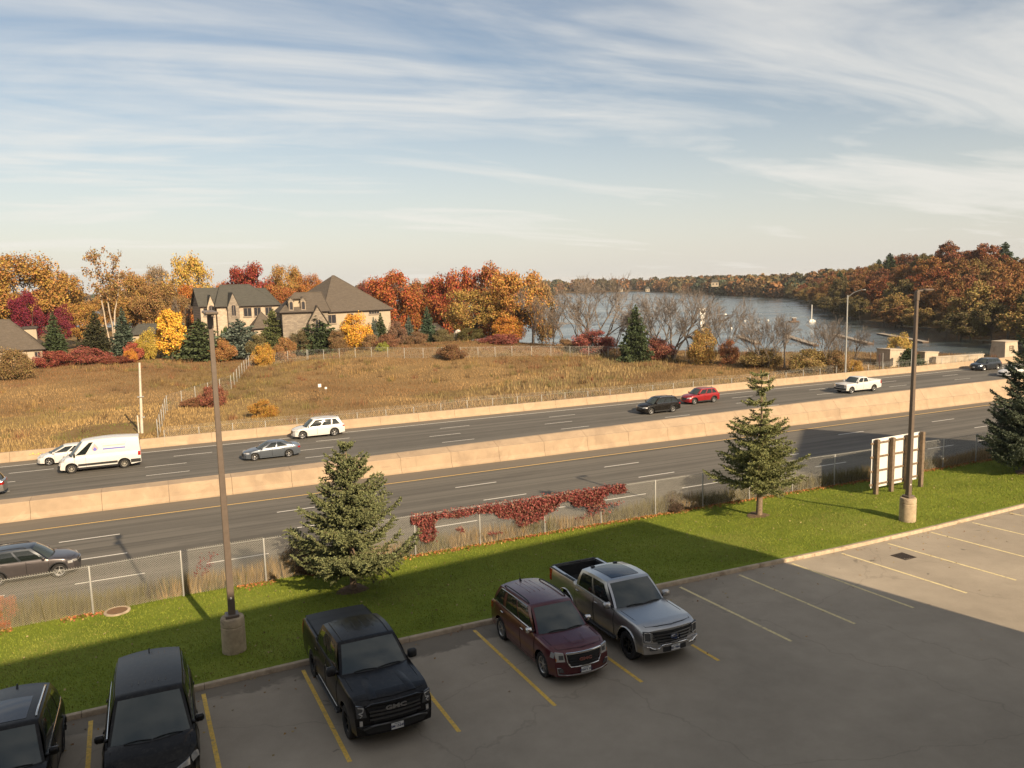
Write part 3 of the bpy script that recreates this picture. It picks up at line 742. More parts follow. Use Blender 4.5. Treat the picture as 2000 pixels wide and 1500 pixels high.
        # wipers
        for u0, u1 in ((0.75, 0.05), (0.02, -0.62)):
            b = MB(); pts = []
            for t in np.linspace(0, 1, 5):
                u = u0 + (u1 - u0) * t; p = Vector(self.g_front(u, 0.035 + 0.03 * math.sin(t * 3.1))); pts.append(p + Vector((0.02, 0, 0.022)))
            b.tube(pts, 0.012, 5); b.build('wiper', MAT['black'], self.root, smooth=60)
        b = MB(); b.grid([[tuple(Vector(self.g_front(u, h)) + Vector((0.02, 0, 0.012))) for u in np.linspace(-0.97, 0.97, 11)] for h in (-0.06, 0.0, 0.035)]); b.build('cowl', MAT['trim'], self.root, smooth=60)
        hx = [sp['cow'] + 0.02, self.xf - 0.16]; b = MB(); ring_ = [(x, u) for u, x in ((0.88, hx[0]), (0.88, (hx[0] + hx[1]) / 2), (0.86, hx[1]), (0.5, hx[1] + 0.04), (0, hx[1] + 0.06), (-0.5, hx[1] + 0.04), (-0.86, hx[1]), (-0.88, (hx[0] + hx[1]) / 2), (-0.88, hx[0]))]
        pts = []
        for x, u in ring_: y = self.sy(x, self.zs(x)) * u; z = self.zs(x) + self.crown(x) * (1 - abs(u) ** 3); pts.append((self.warp(x, y, z), y, z + 0.001))
        b.tube(pts, 0.008, 4, caps=False); b.build('bonnet_gap', MAT['underbody'], self.root)
        # door mirrors
        mx = sp.get('mirror', (0.05, 0.20, 0.13, 0.17)); mm = MAT[sp['mirror_mat']] if sp.get('mirror_mat') else self.pm
        for sg in (-1, 1):
            p = Vector(self.g_side(mx[0], 0.10, sg)); b = MB()
            b.box((p.x + 0.03, p.y + sg * (0.06 + mx[1] / 2), p.z + 0.03), (mx[2], mx[1], mx[3]), bev=0.045); o = b.build('door_mirror', mm, self.root, smooth=70)
            b = MB(); b.box((p.x + 0.03, p.y + sg * 0.03, p.z - 0.02), (0.07, 0.16, 0.05), bev=0.015); b.build('mirror_arm', MAT['trim'], o, smooth=60)
            b = MB(); b.box((p.x + 0.03 - mx[2] / 2 - 0.001, p.y + sg * (0.06 + mx[1] / 2), p.z + 0.03), (0.006, mx[1] * .8, mx[3] * .75), bev=0.002); b.build('mirror_glass', MAT['chrome'], o)
        if sp.get('rails'):
            for sg in (-1, 1):
                b = MB(); pts = [Vector(self.g_roof(q, sg * 0.90)) + Vector((0, 0, 0.055 * min(1, 12 * min(q - 0.1, 0.92 - q) + 0.01))) for q in np.linspace(0.11, 0.91, 14)]
                b.tube(pts, 0.02, 6); b.build('roof_rail', MAT[sp['rails']], self.root, smooth=60)
        if sp.get('antenna'):
            p = Vector(self.g_roof(0.93, 0.0)); b = MB(); b.prism([(-0.10, 0), (0.07, 0), (-0.07, 0.07), (-0.10, 0.065)], -0.016, 0.016, lambda x, y, d: (p.x + x, p.y + d, p.z + y)); b.build('antenna_fin', MAT['black'], self.root)
    def wheels(self):
        sp = self.sp; r = self.r; tw = sp.get('tw', 0.24); rr = r * sp.get('rimk', 0.68); key = (r, tw, sp.get('rim', 'rim'), sp.get('spokes', 5), sp.get('rimk', 0.68))
        if key not in WHEELS:
            b = MB(); h = tw / 2
            b.lathe([(rr * 0.98, -h * .8), (rr * 1.03, -h * .96), (r * 0.93, -h), (r * 0.985, -h * .82), (r, -h * .5), (r, h * .5), (r * 0.985, h * .82), (r * 0.93, h), (rr * 1.03, h * .96), (rr * 0.98, h * .8), (rr * 0.98, -h * .8)], axis='y', n=28)
            ty = b.mesh('tyre', MAT['tyre'], 35); b = MB()
            b.lathe([(rr, h * .78), (rr * .97, h * .82), (rr * .90, h * .72), (rr * .88, -h * .3), (rr * 0.1, -h * .3)], axis='y', n=28, mi=0)
            ns = key[3]
            for k in range(ns):
                a = 2 * math.pi * k / ns; R = Matrix.Rotation(a, 3, 'Y'); wd = 0.26 * rr if ns <= 6 else 0.17 * rr
                for (x0, w0), (x1, w1) in (((0.05 * rr, wd * .8), (0.93 * rr, wd * .62)),):
                    pts = [(x0, h * .55, -w0 / 2), (x0, h * .55, w0 / 2), (x1, h * .72, w1 / 2), (x1, h * .72, -w1 / 2), (x0, h * .3, -w0 / 2), (x0, h * .3, w0 / 2), (x1, h * .3, w1 / 2), (x1, h * .3, -w1 / 2)]
                    b.add([tuple(R @ Vector(p)) for p in pts], [(0, 1, 2, 3), (0, 4, 5, 1), (1, 5, 6, 2), (2, 6, 7, 3), (3, 7, 4, 0)], mi=0)
            b.lathe([(0.19 * rr, h * .3), (0.19 * rr, h * .62), (0.10 * rr, h * .68), (0.0, h * .68)], axis='y', n=12, mi=0)
            b.lathe([(0.86 * rr, -h * .28), (0.0, -h * .28)], axis='y', n=20, mi=1)
            ri = b.mesh('rim', [MAT[key[2]], MAT['underbody']], 35); WHEELS[key] = (ty, ri)
        ty, ri = WHEELS[key]
        for a in self.ax:
            for sg in (-1, 1):
                y = sg * (self.W / 2 - tw / 2 - sp.get('inset', 0.035)); t = obj('wheel', ty, self.root); t.location = (a, y, r)
                t.rotation_euler = (0, RNG.uniform(0, 6), 0) if sg > 0 else (0, RNG.uniform(0, 6), math.pi)
                if sp.get('steer') and a == self.ax[0]: t.rotation_euler.z += sp['steer']
                obj('rim', ri, t)
    def doors(self):
        sp = self.sp; c = sp['clear']
        for sg in (-1, 1):
            for (x0, x1) in sp.get('doors', ()):
                z1 = lambda x: self.zs(x) - 0.012
                lo = lambda x: max([c + 0.10] + [self.r + math.sqrt(max(0, (self.ra + 0.05) ** 2 - (x - a) ** 2)) for a in self.ax if abs(x - a) < self.ra + 0.05])
                b = MB(); xs = np.linspace(x0, x1, 9); rows = [[self.side(x, lo(x) + (z1(x) - lo(x)) * t, sg, 0.007) for x in xs] for t in np.linspace(0, 1, 11)]; b.grid(rows)
                loop = rows[0] + [r[-1] for r in rows[1:]] + rows[-1][-2::-1] + [r[0] for r in rows[-2:0:-1]]
                b.grid([loop, [(p[0], p[1] - sg * 0.016, p[2]) for p in loop]], close=True)
                d = b.build('door', self.pm, self.root, smooth=40)
                b = MB(); b.tube([(p[0], p[1] - sg * 0.004, p[2]) for p in loop + [loop[0]]], 0.0075, 4, caps=False); b.build('door_gap', MAT['underbody'], d)
                xh = x0 + 0.14; zh = self.zs(xh) - 0.13; p = self.side(xh, zh, sg, 0.03); b = MB(); b.box(p, (0.19, 0.03, 0.035), bev=0.012); b.build('handle', MAT[sp['handle']] if sp.get('handle') else self.pm, d, smooth=60)
    # --- detail helpers
    def nose_panel(self, name, poly, off, mat, parent=None, depth=0.05, n=8):
        """panel that follows the curved front; poly in (y, z), split across y so that it bends"""
        lim = self.sy(self.xf, 0.75) - 0.012; poly = [(max(-lim, min(lim, y)), z) for y, z in poly]
        ys = [p[0] for p in poly]; y0, y1 = min(ys), max(ys); b = MB()
        def span(y):
            zs_ = []
            for i in range(len(poly)):
                (ya, za), (yb, zb) = poly[i], poly[(i + 1) % len(poly)]
                if ya == yb:
                    if abs(y - ya) < 1e-9: zs_ += [za, zb]
                elif min(ya, yb) - 1e-9 <= y <= max(ya, yb) + 1e-9: zs_.append(za + (zb - za) * (y - ya) / (yb - ya))
            return min(zs_), max(zs_)
        cols = []
        for y in np.linspace(y0, y1, n + 1):
            za, zb = span(y); cols.append([self.nose(y, za, off - depth), self.nose(y, za, off), self.nose(y, (za + zb) / 2, off), self.nose(y, zb, off), self.nose(y, zb, off - depth)])
        b.grid(cols); b.add(cols[0], [(0, 1, 2, 3, 4)]); b.add(cols[-1], [(4, 3, 2, 1, 0)])
        return b.build(name, mat, parent or self.root, smooth=45)
    def nose_bar(self, name, pts, rad_, off, mat, parent=None, n=6, closed=False):
        P = []
        for i in range(len(pts) - 1):
            for t in np.linspace(0, 1, 6)[:-1]:
                y = pts[i][0] + (pts[i + 1][0] - pts[i][0]) * t; z = pts[i][1] + (pts[i + 1][1] - pts[i][1]) * t; P.append(self.nose(y, z, off))
        P.append(self.nose(*pts[-1], off)); b = MB(); b.tube(P, rad_, n); return b.build(name, mat, parent or self.root, smooth=60)
    def plate(self, z, txt, off=0.05, y=0.0, rear=False):
        p = self.tailp(y, z, off) if rear else self.nose(y, z, off); o = MB().box((0, 0, 0), (0.012, 0.31, 0.155), bev=0.004).build('licence_plate', MAT['plate'], self.root); o.location = p
        if not txt: return o
        me = text_mesh(txt, 0.085, 'plate_text', MAT['plate_ink'], 0.001, 0.003)
        t = obj('plate_text', me, o); t.location = (0.008, 0, -0.008); t.rotation_euler = (rad(90), 0, rad(90))
        b = MB(); b.box((0, 0, 0.055), (0.014, 0.16, 0.012)); b.build('plate_band', MAT['plate_ink'], o)
        return o
    def tail_lamps(self, y0, y1, z0, z1):
        z1 = min(z1, self.zs(self.xr) - 0.03); z0 = min(z0, z1 - 0.12)
        for sg in (-1, 1):
            b = MB(); cols = []
            for y in np.linspace(y0, y1, 5): cols.append([self.tailp(sg * y, z0, -0.04), self.tailp(sg * y, z0, 0.012), self.tailp(sg * y, z1, 0.012), self.tailp(sg * y, z1, -0.04)])
            b.grid(cols); b.add(cols[0], [(0, 1, 2, 3)]); b.add(cols[-1], [(3, 2, 1, 0)])
            x = self.xr + 0.10; b.grid([[self.side(xx, z, sg, 0.006) for xx in (self.xr + 0.01, x, x + 0.10)] for z in np.linspace(z0, z1, 4)])
            b.build('tail_lamp', MAT['tail'], self.root, smooth=50)
    def simple_front(self, hl, grille, bump=None, hm='lamp', gm='trim', bar=None):
        for sg in (-1, 1): self.nose_panel('headlamp', [(sg * y, z) for y, z in hl], 0.012, MAT[hm])
        g = self.nose_panel('grille', grille, 0.010, MAT[gm])
        if bump: self.nose_panel('bumper_intake', bump, 0.008, MAT['trim'])
        if bar: self.nose_bar('grille_bar', bar, 0.02, 0.02, MAT['chrome'], g)
        for sg in (-1, 1):
            b = MB(); w = max(p[0] for p in hl); zz = sum(p[1] for p in hl) / len(hl); h_ = 0.06
            b.grid([[self.side(x, z, sg, 0.008) for x in np.linspace(self.xf - 0.28, self.xf - 0.02, 4)] for z in (zz - h_, zz, zz + h_)]); b.build('headlamp_side', MAT[hm], self.root, smooth=50)
    def place(self, s, n, z, rz, tilt=None):
        r = self.root; r.location = (s, n, z)
        if tilt: r.rotation_mode = 'QUATERNION'; r.rotation_quaternion = tilt @ Quaternion((0, 0, 1), rz)
        else: r.rotation_euler = (0, 0, rz)
        return r
WHEELS = {}
LOT_TILT = Vector((0, 0, 1)).rotation_difference(Vector((-LOT_S, -LOT_N, 1)).normalized())
def park(car, s, n, turn=0.0): car.place(s, n, lotz(s, n), -math.pi / 2 + rad(turn), LOT_TILT)
SUVW = [(0.05, 0.36, 0.09, 0.40), (0.40, 0.66, 0.44, 0.68), (0.70, 0.92, 0.72, 0.86)]
TRKW = [(0.07, 0.47, 0.12, 0.50), (0.53, 0.93, 0.55, 0.92)]
def suv(**k):
    L = k.get('L', 4.6); H = k.get('H', 1.68); xf = L / 2
    d = dict(L=L, W=1.86, fo=0.90, wb=2.70, r=0.355, clear=0.24, top=[(xf, 0.80), (xf - 0.12, 0.90), (xf - 0.45, 0.98), (xf - 1.15, 1.08), (-xf + 0.5, 1.14), (-xf, 1.05)], cow=xf - 1.12, bk=-xf + 0.12, rf=xf - 1.95, rr=-xf + 0.50, zr=H - 0.06, wr=0.68, wins=SUVW, paint='black', clad=True, chrome_belt='chrome', rails='satin', bow=0.30, rake=0.22, antenna=True)
    d.update(k); d.pop('H', None)
    dx = d['ax'] if 'ax' in d else None
    a0 = xf - d['fo'] ; a1 = a0 - d['wb']
    d.setdefault('doors', [(a0 - 0.38 - 0.98, a0 - 0.42), (a1 + 0.06, a0 - 1.38)])
    return d
GRP_P = 'vehicles backed into the parking stalls'; GRP_H = 'traffic on the highway'

# --- black off-road pickup
c = Car('pickup_truck', 'black crew cab pickup with covered bed and blacked-out grille, in a parking stall', 'pickup truck', dict(
    L=5.88, W=2.06, fo=0.95, wb=3.74, r=0.415, ra=0.50, tw=0.28, clear=0.36, paint='black_pearl', rim='rim_black', spokes=6, rimk=0.60,
    top=[(2.94, 1.16), (2.84, 1.22), (2.5, 1.27), (1.35, 1.31), (0.8, 1.30), (-1.15, 1.31), (-1.24, 1.38), (-2.88, 1.40), (-2.94, 1.36)],
    crown=0.05, cow=1.42, bk=-1.18, rf=0.66, rr=-1.03, zr=1.83, wr=0.80, wins=TRKW, bow=0.16, rake=0.05, pf=0.06, pr=0.03, bowr=0.03, raker=0.0, rwb=0.03, rwr=0.03,
    doors=[(0.10, 1.28), (-1.08, 0.06)], mirror=(0.05, 0.24, 0.16, 0.24), mirror_mat='black', chrome_belt='trim', rearglass=(0.2, 0.85)), GRP_P)
c.nose_panel('grille', [(-0.66, 0.70), (0.66, 0.70), (0.70, 1.10), (-0.70, 1.10)], 0.02, MAT['black'])
gr = c.nose_panel('grille_frame', [(-0.76, 1.10), (0.76, 1.10), (0.74, 1.17), (-0.74, 1.17)], 0.045, c.pm)
for z in (0.80, 0.90, 0.985): c.nose_bar('grille_bar', [(-0.63, z), (0.63, z)], 0.026, 0.045, MAT['dark_chrome'], gr)
t = obj('emblem', text_mesh('GMC', 0.19, 'emblem', MAT['satin'], 0.012, 0.006), c.root); t.location = c.nose(0, 1.03, 0.07); t.rotation_euler = (rad(90), 0, rad(90)); t.scale = (1.25, 0.72, 1)
for sg in (-1, 1):
    h = c.nose_panel('headlamp', [(sg * 0.70, 0.86), (sg * 0.93, 0.86), (sg * 0.93, 1.16), (sg * 0.74, 1.12)], 0.02, MAT['lamp_dark'])
    c.nose_bar('light_strip', [(sg * 0.90, 1.12), (sg * 0.77, 1.09), (sg * 0.79, 1.0), (sg * 0.89, 0.98), (sg * 0.80, 0.93), (sg * 0.86, 0.88)], 0.012, 0.035, MAT['lamp'], h)
    c.nose_panel('fog_lamp', [(sg * 0.80, 0.62), (sg * 0.87, 0.62), (sg * 0.87, 0.78), (sg * 0.80, 0.78)], 0.025, MAT['lamp'])
    b = MB(); b.box((0.25, sg * 1.0, 0.40), (2.3, 0.16, 0.06), bev=0.02); b.build('running_board', MAT['trim'], c.root)
    b = MB(); pts = [Vector(c.side(x, 0.47, sg, 0.012)) for x in np.linspace(-0.85, 1.2, 6)]; b.tube(pts, 0.010, 4); b.build('side_trim', MAT['satin'], c.root)
    b = MB(); pts = [Vector(c.g_roof(q, sg * 0.82)) + Vector((0, 0, 0.012)) for q in np.linspace(0.05, 0.95, 6)]; b.tube(pts, 0.012, 4); b.build('roof_seam', MAT['black'], c.root)
c.nose_panel('front_bumper', [(-0.92, 0.48), (0.92, 0.48), (0.93, 0.66), (-0.93, 0.66)], 0.06, MAT['black'], depth=0.12)
c.nose_bar('bumper_strip', [(-0.80, 0.60), (-0.55, 0.66), (0.55, 0.66), (0.80, 0.60)], 0.024, 0.075, MAT['dark_chrome'])
c.plate(0.56, 'BM·15245', 0.09)
b = MB(); rows = [[(x, y * 0.885, 1.412 + 0.02 * (1 - y * y)) for y in np.linspace(-1, 1, 9)] for x in np.linspace(-2.90, -1.27, 8)]; b.grid(rows); b.build('bed_cover', MAT['tonneau'], c.root, smooth=60)
for k in range(3):
    b = MB(); b.grid([[(x, y * 0.88, 1.418 + 0.02 * (1 - y * y)) for y in np.linspace(-1, 1, 7)] for x in (-1.55 - k * 0.45, -1.53 - k * 0.45)]); b.build('cover_seam', MAT['black'], c.root)
for k in range(4):
    b = MB(); b.box((0, 0, 0), (0.70, 0.02, 0.012), bev=0.004); o = b.build('roof_rib', c.pm, c.root); p = c.g_roof(0.55, -0.45 + k * 0.3); o.location = (p[0], p[1], p[2] + 0.006)
for k in (-1, 1):
    b = MB(); b.grid([[(x, k * (0.42 + 0.10 * t + 0.06 * (x - 1.5)), c.zs(x) + c.crown(x) * (1 - (0.5 + .1 * t) ** 3) + (0.012 if abs(t) < .5 else 0.0) * (1 if 1.65 < x < 2.7 else 0) - (0.004 if not 1.65 < x < 2.7 else 0)) for t in (-1, -0.4, 0.4, 1)] for x in np.linspace(1.6, 2.75, 5)]); b.build('bonnet_crease', c.pm, c.root, smooth=50)
c.tail_lamps(0.80, 0.97, 0.95, 1.34); park(c, 4.46, 20.26, 2.3)
BLACK_TRUCK = c

# --- maroon compact SUV
c = Car('compact_suv', 'maroon compact SUV with chrome mirrors and alloy wheels beside the silver pickup', 'SUV', suv(
    L=4.71, W=1.87, fo=0.93, wb=2.86, r=0.36, H=1.70, paint='maroon', clad=False, rails='black', chrome_belt='chrome', chrome_loop=True, handle='chrome', mirror_mat='chrome', spokes=7, antenna=True,
    top=[(2.355, 0.92), (2.25, 1.00), (1.9, 1.06), (1.18, 1.12), (-1.8, 1.16), (-2.355, 1.08)], wr=0.70, cow=1.22, rf=0.42, rr=-1.92, bk=-2.26, rake=0.14, bow=0.26,
    wins=[(0.05, 0.34, 0.09, 0.38), (0.37, 0.66, 0.41, 0.68), (0.73, 0.95, 0.76, 0.92)]), GRP_P)
g = c.nose_panel('grille', [(-0.46, 0.55), (0.46, 0.55), (0.55, 0.90), (-0.55, 0.90)], 0.012, MAT['black'])
c.nose_bar('grille_frame', [(-0.55, 0.92), (0.55, 0.92)], 0.030, 0.03, MAT['chrome'], g); c.nose_bar('grille_frame', [(0.55, 0.92), (0.52, 0.68), (0.44, 0.55), (-0.44, 0.55), (-0.52, 0.68), (-0.55, 0.92)], 0.018, 0.03, MAT['chrome'], g)
for z in (0.62, 0.69, 0.76, 0.83): c.nose_bar('grille_bar', [(-0.47, z), (0.47, z)], 0.013, 0.018, MAT['trim'], g)
t = obj('emblem', text_mesh('GMC', 0.15, 'emblem', MAT['red_ink'], 0.012, 0.004), c.root); t.location = c.nose(0, 0.74, 0.045); t.rotation_euler = (rad(90), 0, rad(90)); t.scale = (1.2, 0.75, 1)
for sg in (-1, 1):
    h = c.nose_panel('headlamp', [(sg * 0.58, 0.70), (sg * 0.84, 0.70), (sg * 0.86, 0.96), (sg * 0.60, 0.93)], 0.016, MAT['lamp'])
    c.nose_panel('lamp_reflector', [(sg * 0.62, 0.76), (sg * 0.74, 0.76), (sg * 0.74, 0.88), (sg * 0.62, 0.88)], 0.022, MAT['lamp_dark'], h); c.nose_panel('turn_signal', [(sg * 0.80, 0.72), (sg * 0.85, 0.72), (sg * 0.85, 0.80), (sg * 0.80, 0.80)], 0.022, MAT['amber'], h)
    b = MB(); b.grid([[c.side(x, z, sg, 0.01) for x in np.linspace(c.xf - 0.24, c.xf - 0.05, 4)] for z in (0.78, 0.85, 0.92)]); b.build('headlamp_side', MAT['lamp'], c.root, smooth=50)
    f = c.nose_panel('fog_lamp', [(sg * 0.62, 0.40), (sg * 0.76, 0.40), (sg * 0.76, 0.52), (sg * 0.66, 0.52)], 0.015, MAT['lamp_dark']); c.nose_bar('fog_trim', [(sg * 0.70, 0.54), (sg * 0.80, 0.54), (sg * 0.78, 0.36), (sg * 0.55, 0.33), (sg * 0.30, 0.33)], 0.014, 0.03, MAT['satin'], f)
c.nose_bar('bumper_strip', [(-0.40, 0.33), (0.40, 0.33)], 0.020, 0.03, MAT['satin']); c.plate(0.44, 'CHWY 102', 0.03)
for k in range(4):
    p0, p1 = c.g_roof(0.42, -0.36 + k * 0.24), c.g_roof(0.90, -0.36 + k * 0.24); b = MB(); b.tube([(p0[0], p0[1], p0[2] + 0.004), (p1[0], p1[1], p1[2] + 0.004)], 0.010, 4); b.build('roof_rib', c.pm, c.root)
b = MB(); p = c.g_roof(0.93, 0); b.tube([(p[0], 0, p[2]), (p[0] - 0.12, 0, p[2] + 0.24)], 0.006, 4); b.build('antenna', MAT['black'], c.root)
b = MB(); b.tube([(1.55, -0.26, 1.115), (1.95, -0.2, 1.075), (1.95, 0.2, 1.075), (1.55, 0.26, 1.115)], 0.007, 4); b.build('bonnet_crease', c.pm, c.root)
c.tail_lamps(0.55, 0.86, 0.85, 1.12); park(c, 10.16, 20.27, 0.3)

# --- silver pickup with glass roof
c = Car('pickup_truck', 'silver crew cab pickup with open black bed and glass roof panel', 'pickup truck', dict(
    L=5.89, W=2.03, fo=0.95, wb=3.70, r=0.42, ra=0.52, tw=0.29, clear=0.38, paint='silver', rim='rim_black', spokes=6, rimk=0.60,
    top=[(2.945, 1.12), (2.86, 1.19), (2.5, 1.24), (1.35, 1.30), (0.8, 1.29), (-1.12, 1.33), (-1.20, 1.40), (-2.88, 1.42), (-2.945, 1.38)],
    crown=0.05, cow=1.42, bk=-1.13, rf=0.66, rr=-0.98, zr=1.86, wr=0.80, wins=TRKW, bow=0.20, rake=0.04, pf=0.06, pr=0.03, bowr=0.03, raker=0.0, rwb=0.03, rwr=0.03, clad=False,
    bed=(-2.84, -1.26, 0.92), doors=[(0.12, 1.28), (-1.06, 0.08)], mirror=(0.05, 0.25, 0.15, 0.20), handle='satin', rearglass=(0.2, 0.85)), GRP_P)
c.nose_panel('grille', [(-0.66, 0.72), (0.66, 0.72), (0.68, 1.06), (-0.68, 1.06)], 0.02, MAT['black'])
for z in (0.80, 0.885, 0.97): c.nose_bar('grille_bar', [(-0.66, z), (0.66, z)], 0.024, 0.035, MAT['dark_chrome'])
o = MB().lathe([(0.0, 0.012), (0.97, 0.012), (1.0, 0.0), (0.97, -0.01)], axis='x', n=24).build('emblem', MAT['blue_oval'], c.root, smooth=50); o.location = c.nose(0, 0.90, 0.07); o.scale = (1, 0.17, 0.068)
t = obj('emblem_text', text_mesh('Ford', 1.05, 'emblem_text', MAT['chrome'], 0.02, 0.02), o); t.location = (0.016, 0, 0); t.rotation_euler = (rad(90), 0, rad(90)); t.scale = (0.62, 1.1, 0.4)
b = MB(); b.tube([(0.014, math.cos(a) * 0.97, math.sin(a) * 0.95) for a in np.linspace(0, 2 * math.pi, 25)], 0.05, 4); b.build('emblem_rim', MAT['chrome'], o)
for sg in (-1, 1):
    h = c.nose_panel('headlamp', [(sg * 0.70, 0.78), (sg * 0.93, 0.78), (sg * 0.93, 1.10), (sg * 0.70, 1.08)], 0.02, MAT['lamp_dark']); c.nose_bar('light_strip', [(sg * 0.91, 0.82), (sg * 0.91, 1.07), (sg * 0.73, 1.05), (sg * 0.73, 0.80), (sg * 0.91, 0.82)], 0.011, 0.03, MAT['lamp'], h)
    b = MB(); b.box((0.2, sg * 1.0, 0.42), (2.4, 0.14, 0.06), bev=0.02); b.build('running_board', MAT['trim'], c.root)
    b = MB(); R_ = c.ra + 0.03
    for a in c.ax:
        b = MB(); b.tube([Vector(c.side(a + R_ * math.cos(t), c.r + R_ * math.sin(t), sg, 0.0)) for t in np.linspace(0, math.pi, 15)], 0.028, 6); b.build('arch_flare', c.pm, c.root, smooth=60)
    f = c.nose_panel('fog_lamp', [(sg * 0.58, 0.55), (sg * 0.80, 0.56), (sg * 0.80, 0.62), (sg * 0.58, 0.61)], 0.085, MAT['lamp_dark'], depth=0.04)
    b = MB(); b.box((-2.05, sg * 0.925, 1.385), (1.62, 0.11, 0.035), bev=0.01); b.build('bed_rail', MAT['trim'], c.root)
bm = c.nose_panel('front_bumper', [(-0.93, 0.46), (0.93, 0.46), (0.94, 0.70), (-0.94, 0.70)], 0.07, MAT['satin'], depth=0.14)
c.nose_bar('bumper_strip', [(-0.90, 0.68), (-0.78, 0.66), (-0.68, 0.60), (-0.52, 0.60), (-0.42, 0.69), (0.42, 0.69), (0.52, 0.60), (0.68, 0.60), (0.78, 0.66), (0.90, 0.68)], 0.020, 0.085, MAT['chrome'], bm)
c.nose_panel('bumper_intake', [(-0.40, 0.48), (0.40, 0.48), (0.40, 0.62), (-0.40, 0.62)], 0.078, MAT['trim'], depth=0.05); c.plate(0.58, 'BE·19862', 0.10)
b = MB(); b.grid([[tuple(Vector(c.g_roof(q, u)) + Vector((0, 0, 0.008))) for u in np.linspace(-0.66, 0.66, 7)] for q in np.linspace(0.12, 0.90, 6)]); b.build('glass_roof', MAT['roof_glass'], c.root, smooth=60)
b = MB(); b.box((-2.05, 0, 0.945), (1.56, 1.62, 0.03)); b.build('bed_liner', MAT['bedliner'], c.root)
for y in (-0.8, 0.8): b = MB(); b.box((-2.05, y, 1.15), (1.56, 0.03, 0.42)); b.build('bed_liner', MAT['bedliner'], c.root)
for x in (-2.81, -1.29): b = MB(); b.box((x, 0, 1.15), (0.03, 1.60, 0.42)); b.build('bed_liner', MAT['bedliner'], c.root)
b = MB(); b.box((-2.89, 0, 1.40), (0.10, 1.72, 0.05), bev=0.015); b.build('tailgate_cap', MAT['trim'], c.root)
for y in (-0.55, 0.55): b = MB(); p = c.g_roof(0.93, y); b.box((p[0], p[1], p[2] + 0.02), (0.10, 0.14, 0.045), bev=0.015); b.build('roof_lug', MAT['black'], c.root)
c.tail_lamps(0.82, 0.97, 0.95, 1.36); park(c, 12.98, 20.66, 0.4)

# --- black minivan
c = Car('minivan', 'black minivan with slim chrome window line, nearest the lamp post with the stained base', 'minivan', suv(
    L=5.10, W=2.00, fo=0.96, wb=3.00, r=0.35, H=1.78, paint='black', clad=False, rails=None, chrome_belt='chrome', spokes=5,
    top=[(2.55, 0.74), (2.45, 0.86), (2.1, 0.98), (1.45, 1.10), (-2.1, 1.16), (-2.55, 1.06)], cow=1.55, rf=0.52, rr=-2.15, bk=-2.48, wr=0.75, rake=0.34, bow=0.42, pf=0.14,
    wins=[(0.07, 0.36, 0.12, 0.39), (0.40, 0.66, 0.43, 0.68), (0.70, 0.95, 0.71, 0.93)]), GRP_P)
for sg in (-1, 1):
    h = c.nose_panel('headlamp', [(sg * 0.40, 0.72), (sg * 0.84, 0.70), (sg * 0.88, 0.84), (sg * 0.70, 0.80)], 0.014, MAT['lamp']); b = MB(); b.grid([[c.side(x, z, sg, 0.01) for x in np.linspace(c.xf - 0.46, c.xf - 0.03, 5)] for z in (0.70, 0.77, 0.84)]); b.build('headlamp_side', MAT['lamp'], h, smooth=50)
c.nose_panel('grille', [(-0.60, 0.34), (0.60, 0.34), (0.70, 0.56), (-0.70, 0.56)], 0.012, MAT['trim']); c.nose_bar('grille_bar', [(-0.42, 0.70), (0, 0.69), (0.42, 0.70)], 0.014, 0.02, MAT['chrome']); c.plate(0.42, '', 0.03)
for k in range(6):
    p0, p1 = c.g_roof(0.18, -0.5 + k * 0.2), c.g_roof(0.90, -0.5 + k * 0.2); b = MB(); b.tube([(p0[0], p0[1], p0[2] + 0.001), (p1[0], p1[1], p1[2] + 0.001)], 0.008, 4); b.build('roof_rib', c.pm, c.root)
c.tail_lamps(0.70, 0.92, 0.85, 1.15); park(c, -0.80, 19.78, 0.2)

# --- black SUV at the frame edge
c = Car('suv', 'black SUV with bright roof rails parked beside the minivan, away from the pickups', 'SUV', suv(
    L=4.70, W=1.90, fo=0.93, wb=2.78, r=0.36, H=1.70, paint='black', clad=True, rails='chrome', chrome_belt='chrome', spokes=5, wr=0.70), GRP_P)
c.simple_front([(0.55, 0.72), (0.86, 0.74), (0.86, 0.84), (0.55, 0.80)], [(-0.5, 0.45), (0.5, 0.45), (0.56, 0.78), (-0.56, 0.78)]); c.plate(0.5, '', 0.03); b = MB(); b.grid([[tuple(Vector(c.g_roof(q, u)) + Vector((0, 0, 0.006))) for u in np.linspace(-0.62, 0.62, 7)] for q in np.linspace(0.10, 0.62, 6)]); b.build('sunroof', MAT['roof_glass'], c.root, smooth=60)
park(c, -3.72, 19.55, 0.0)

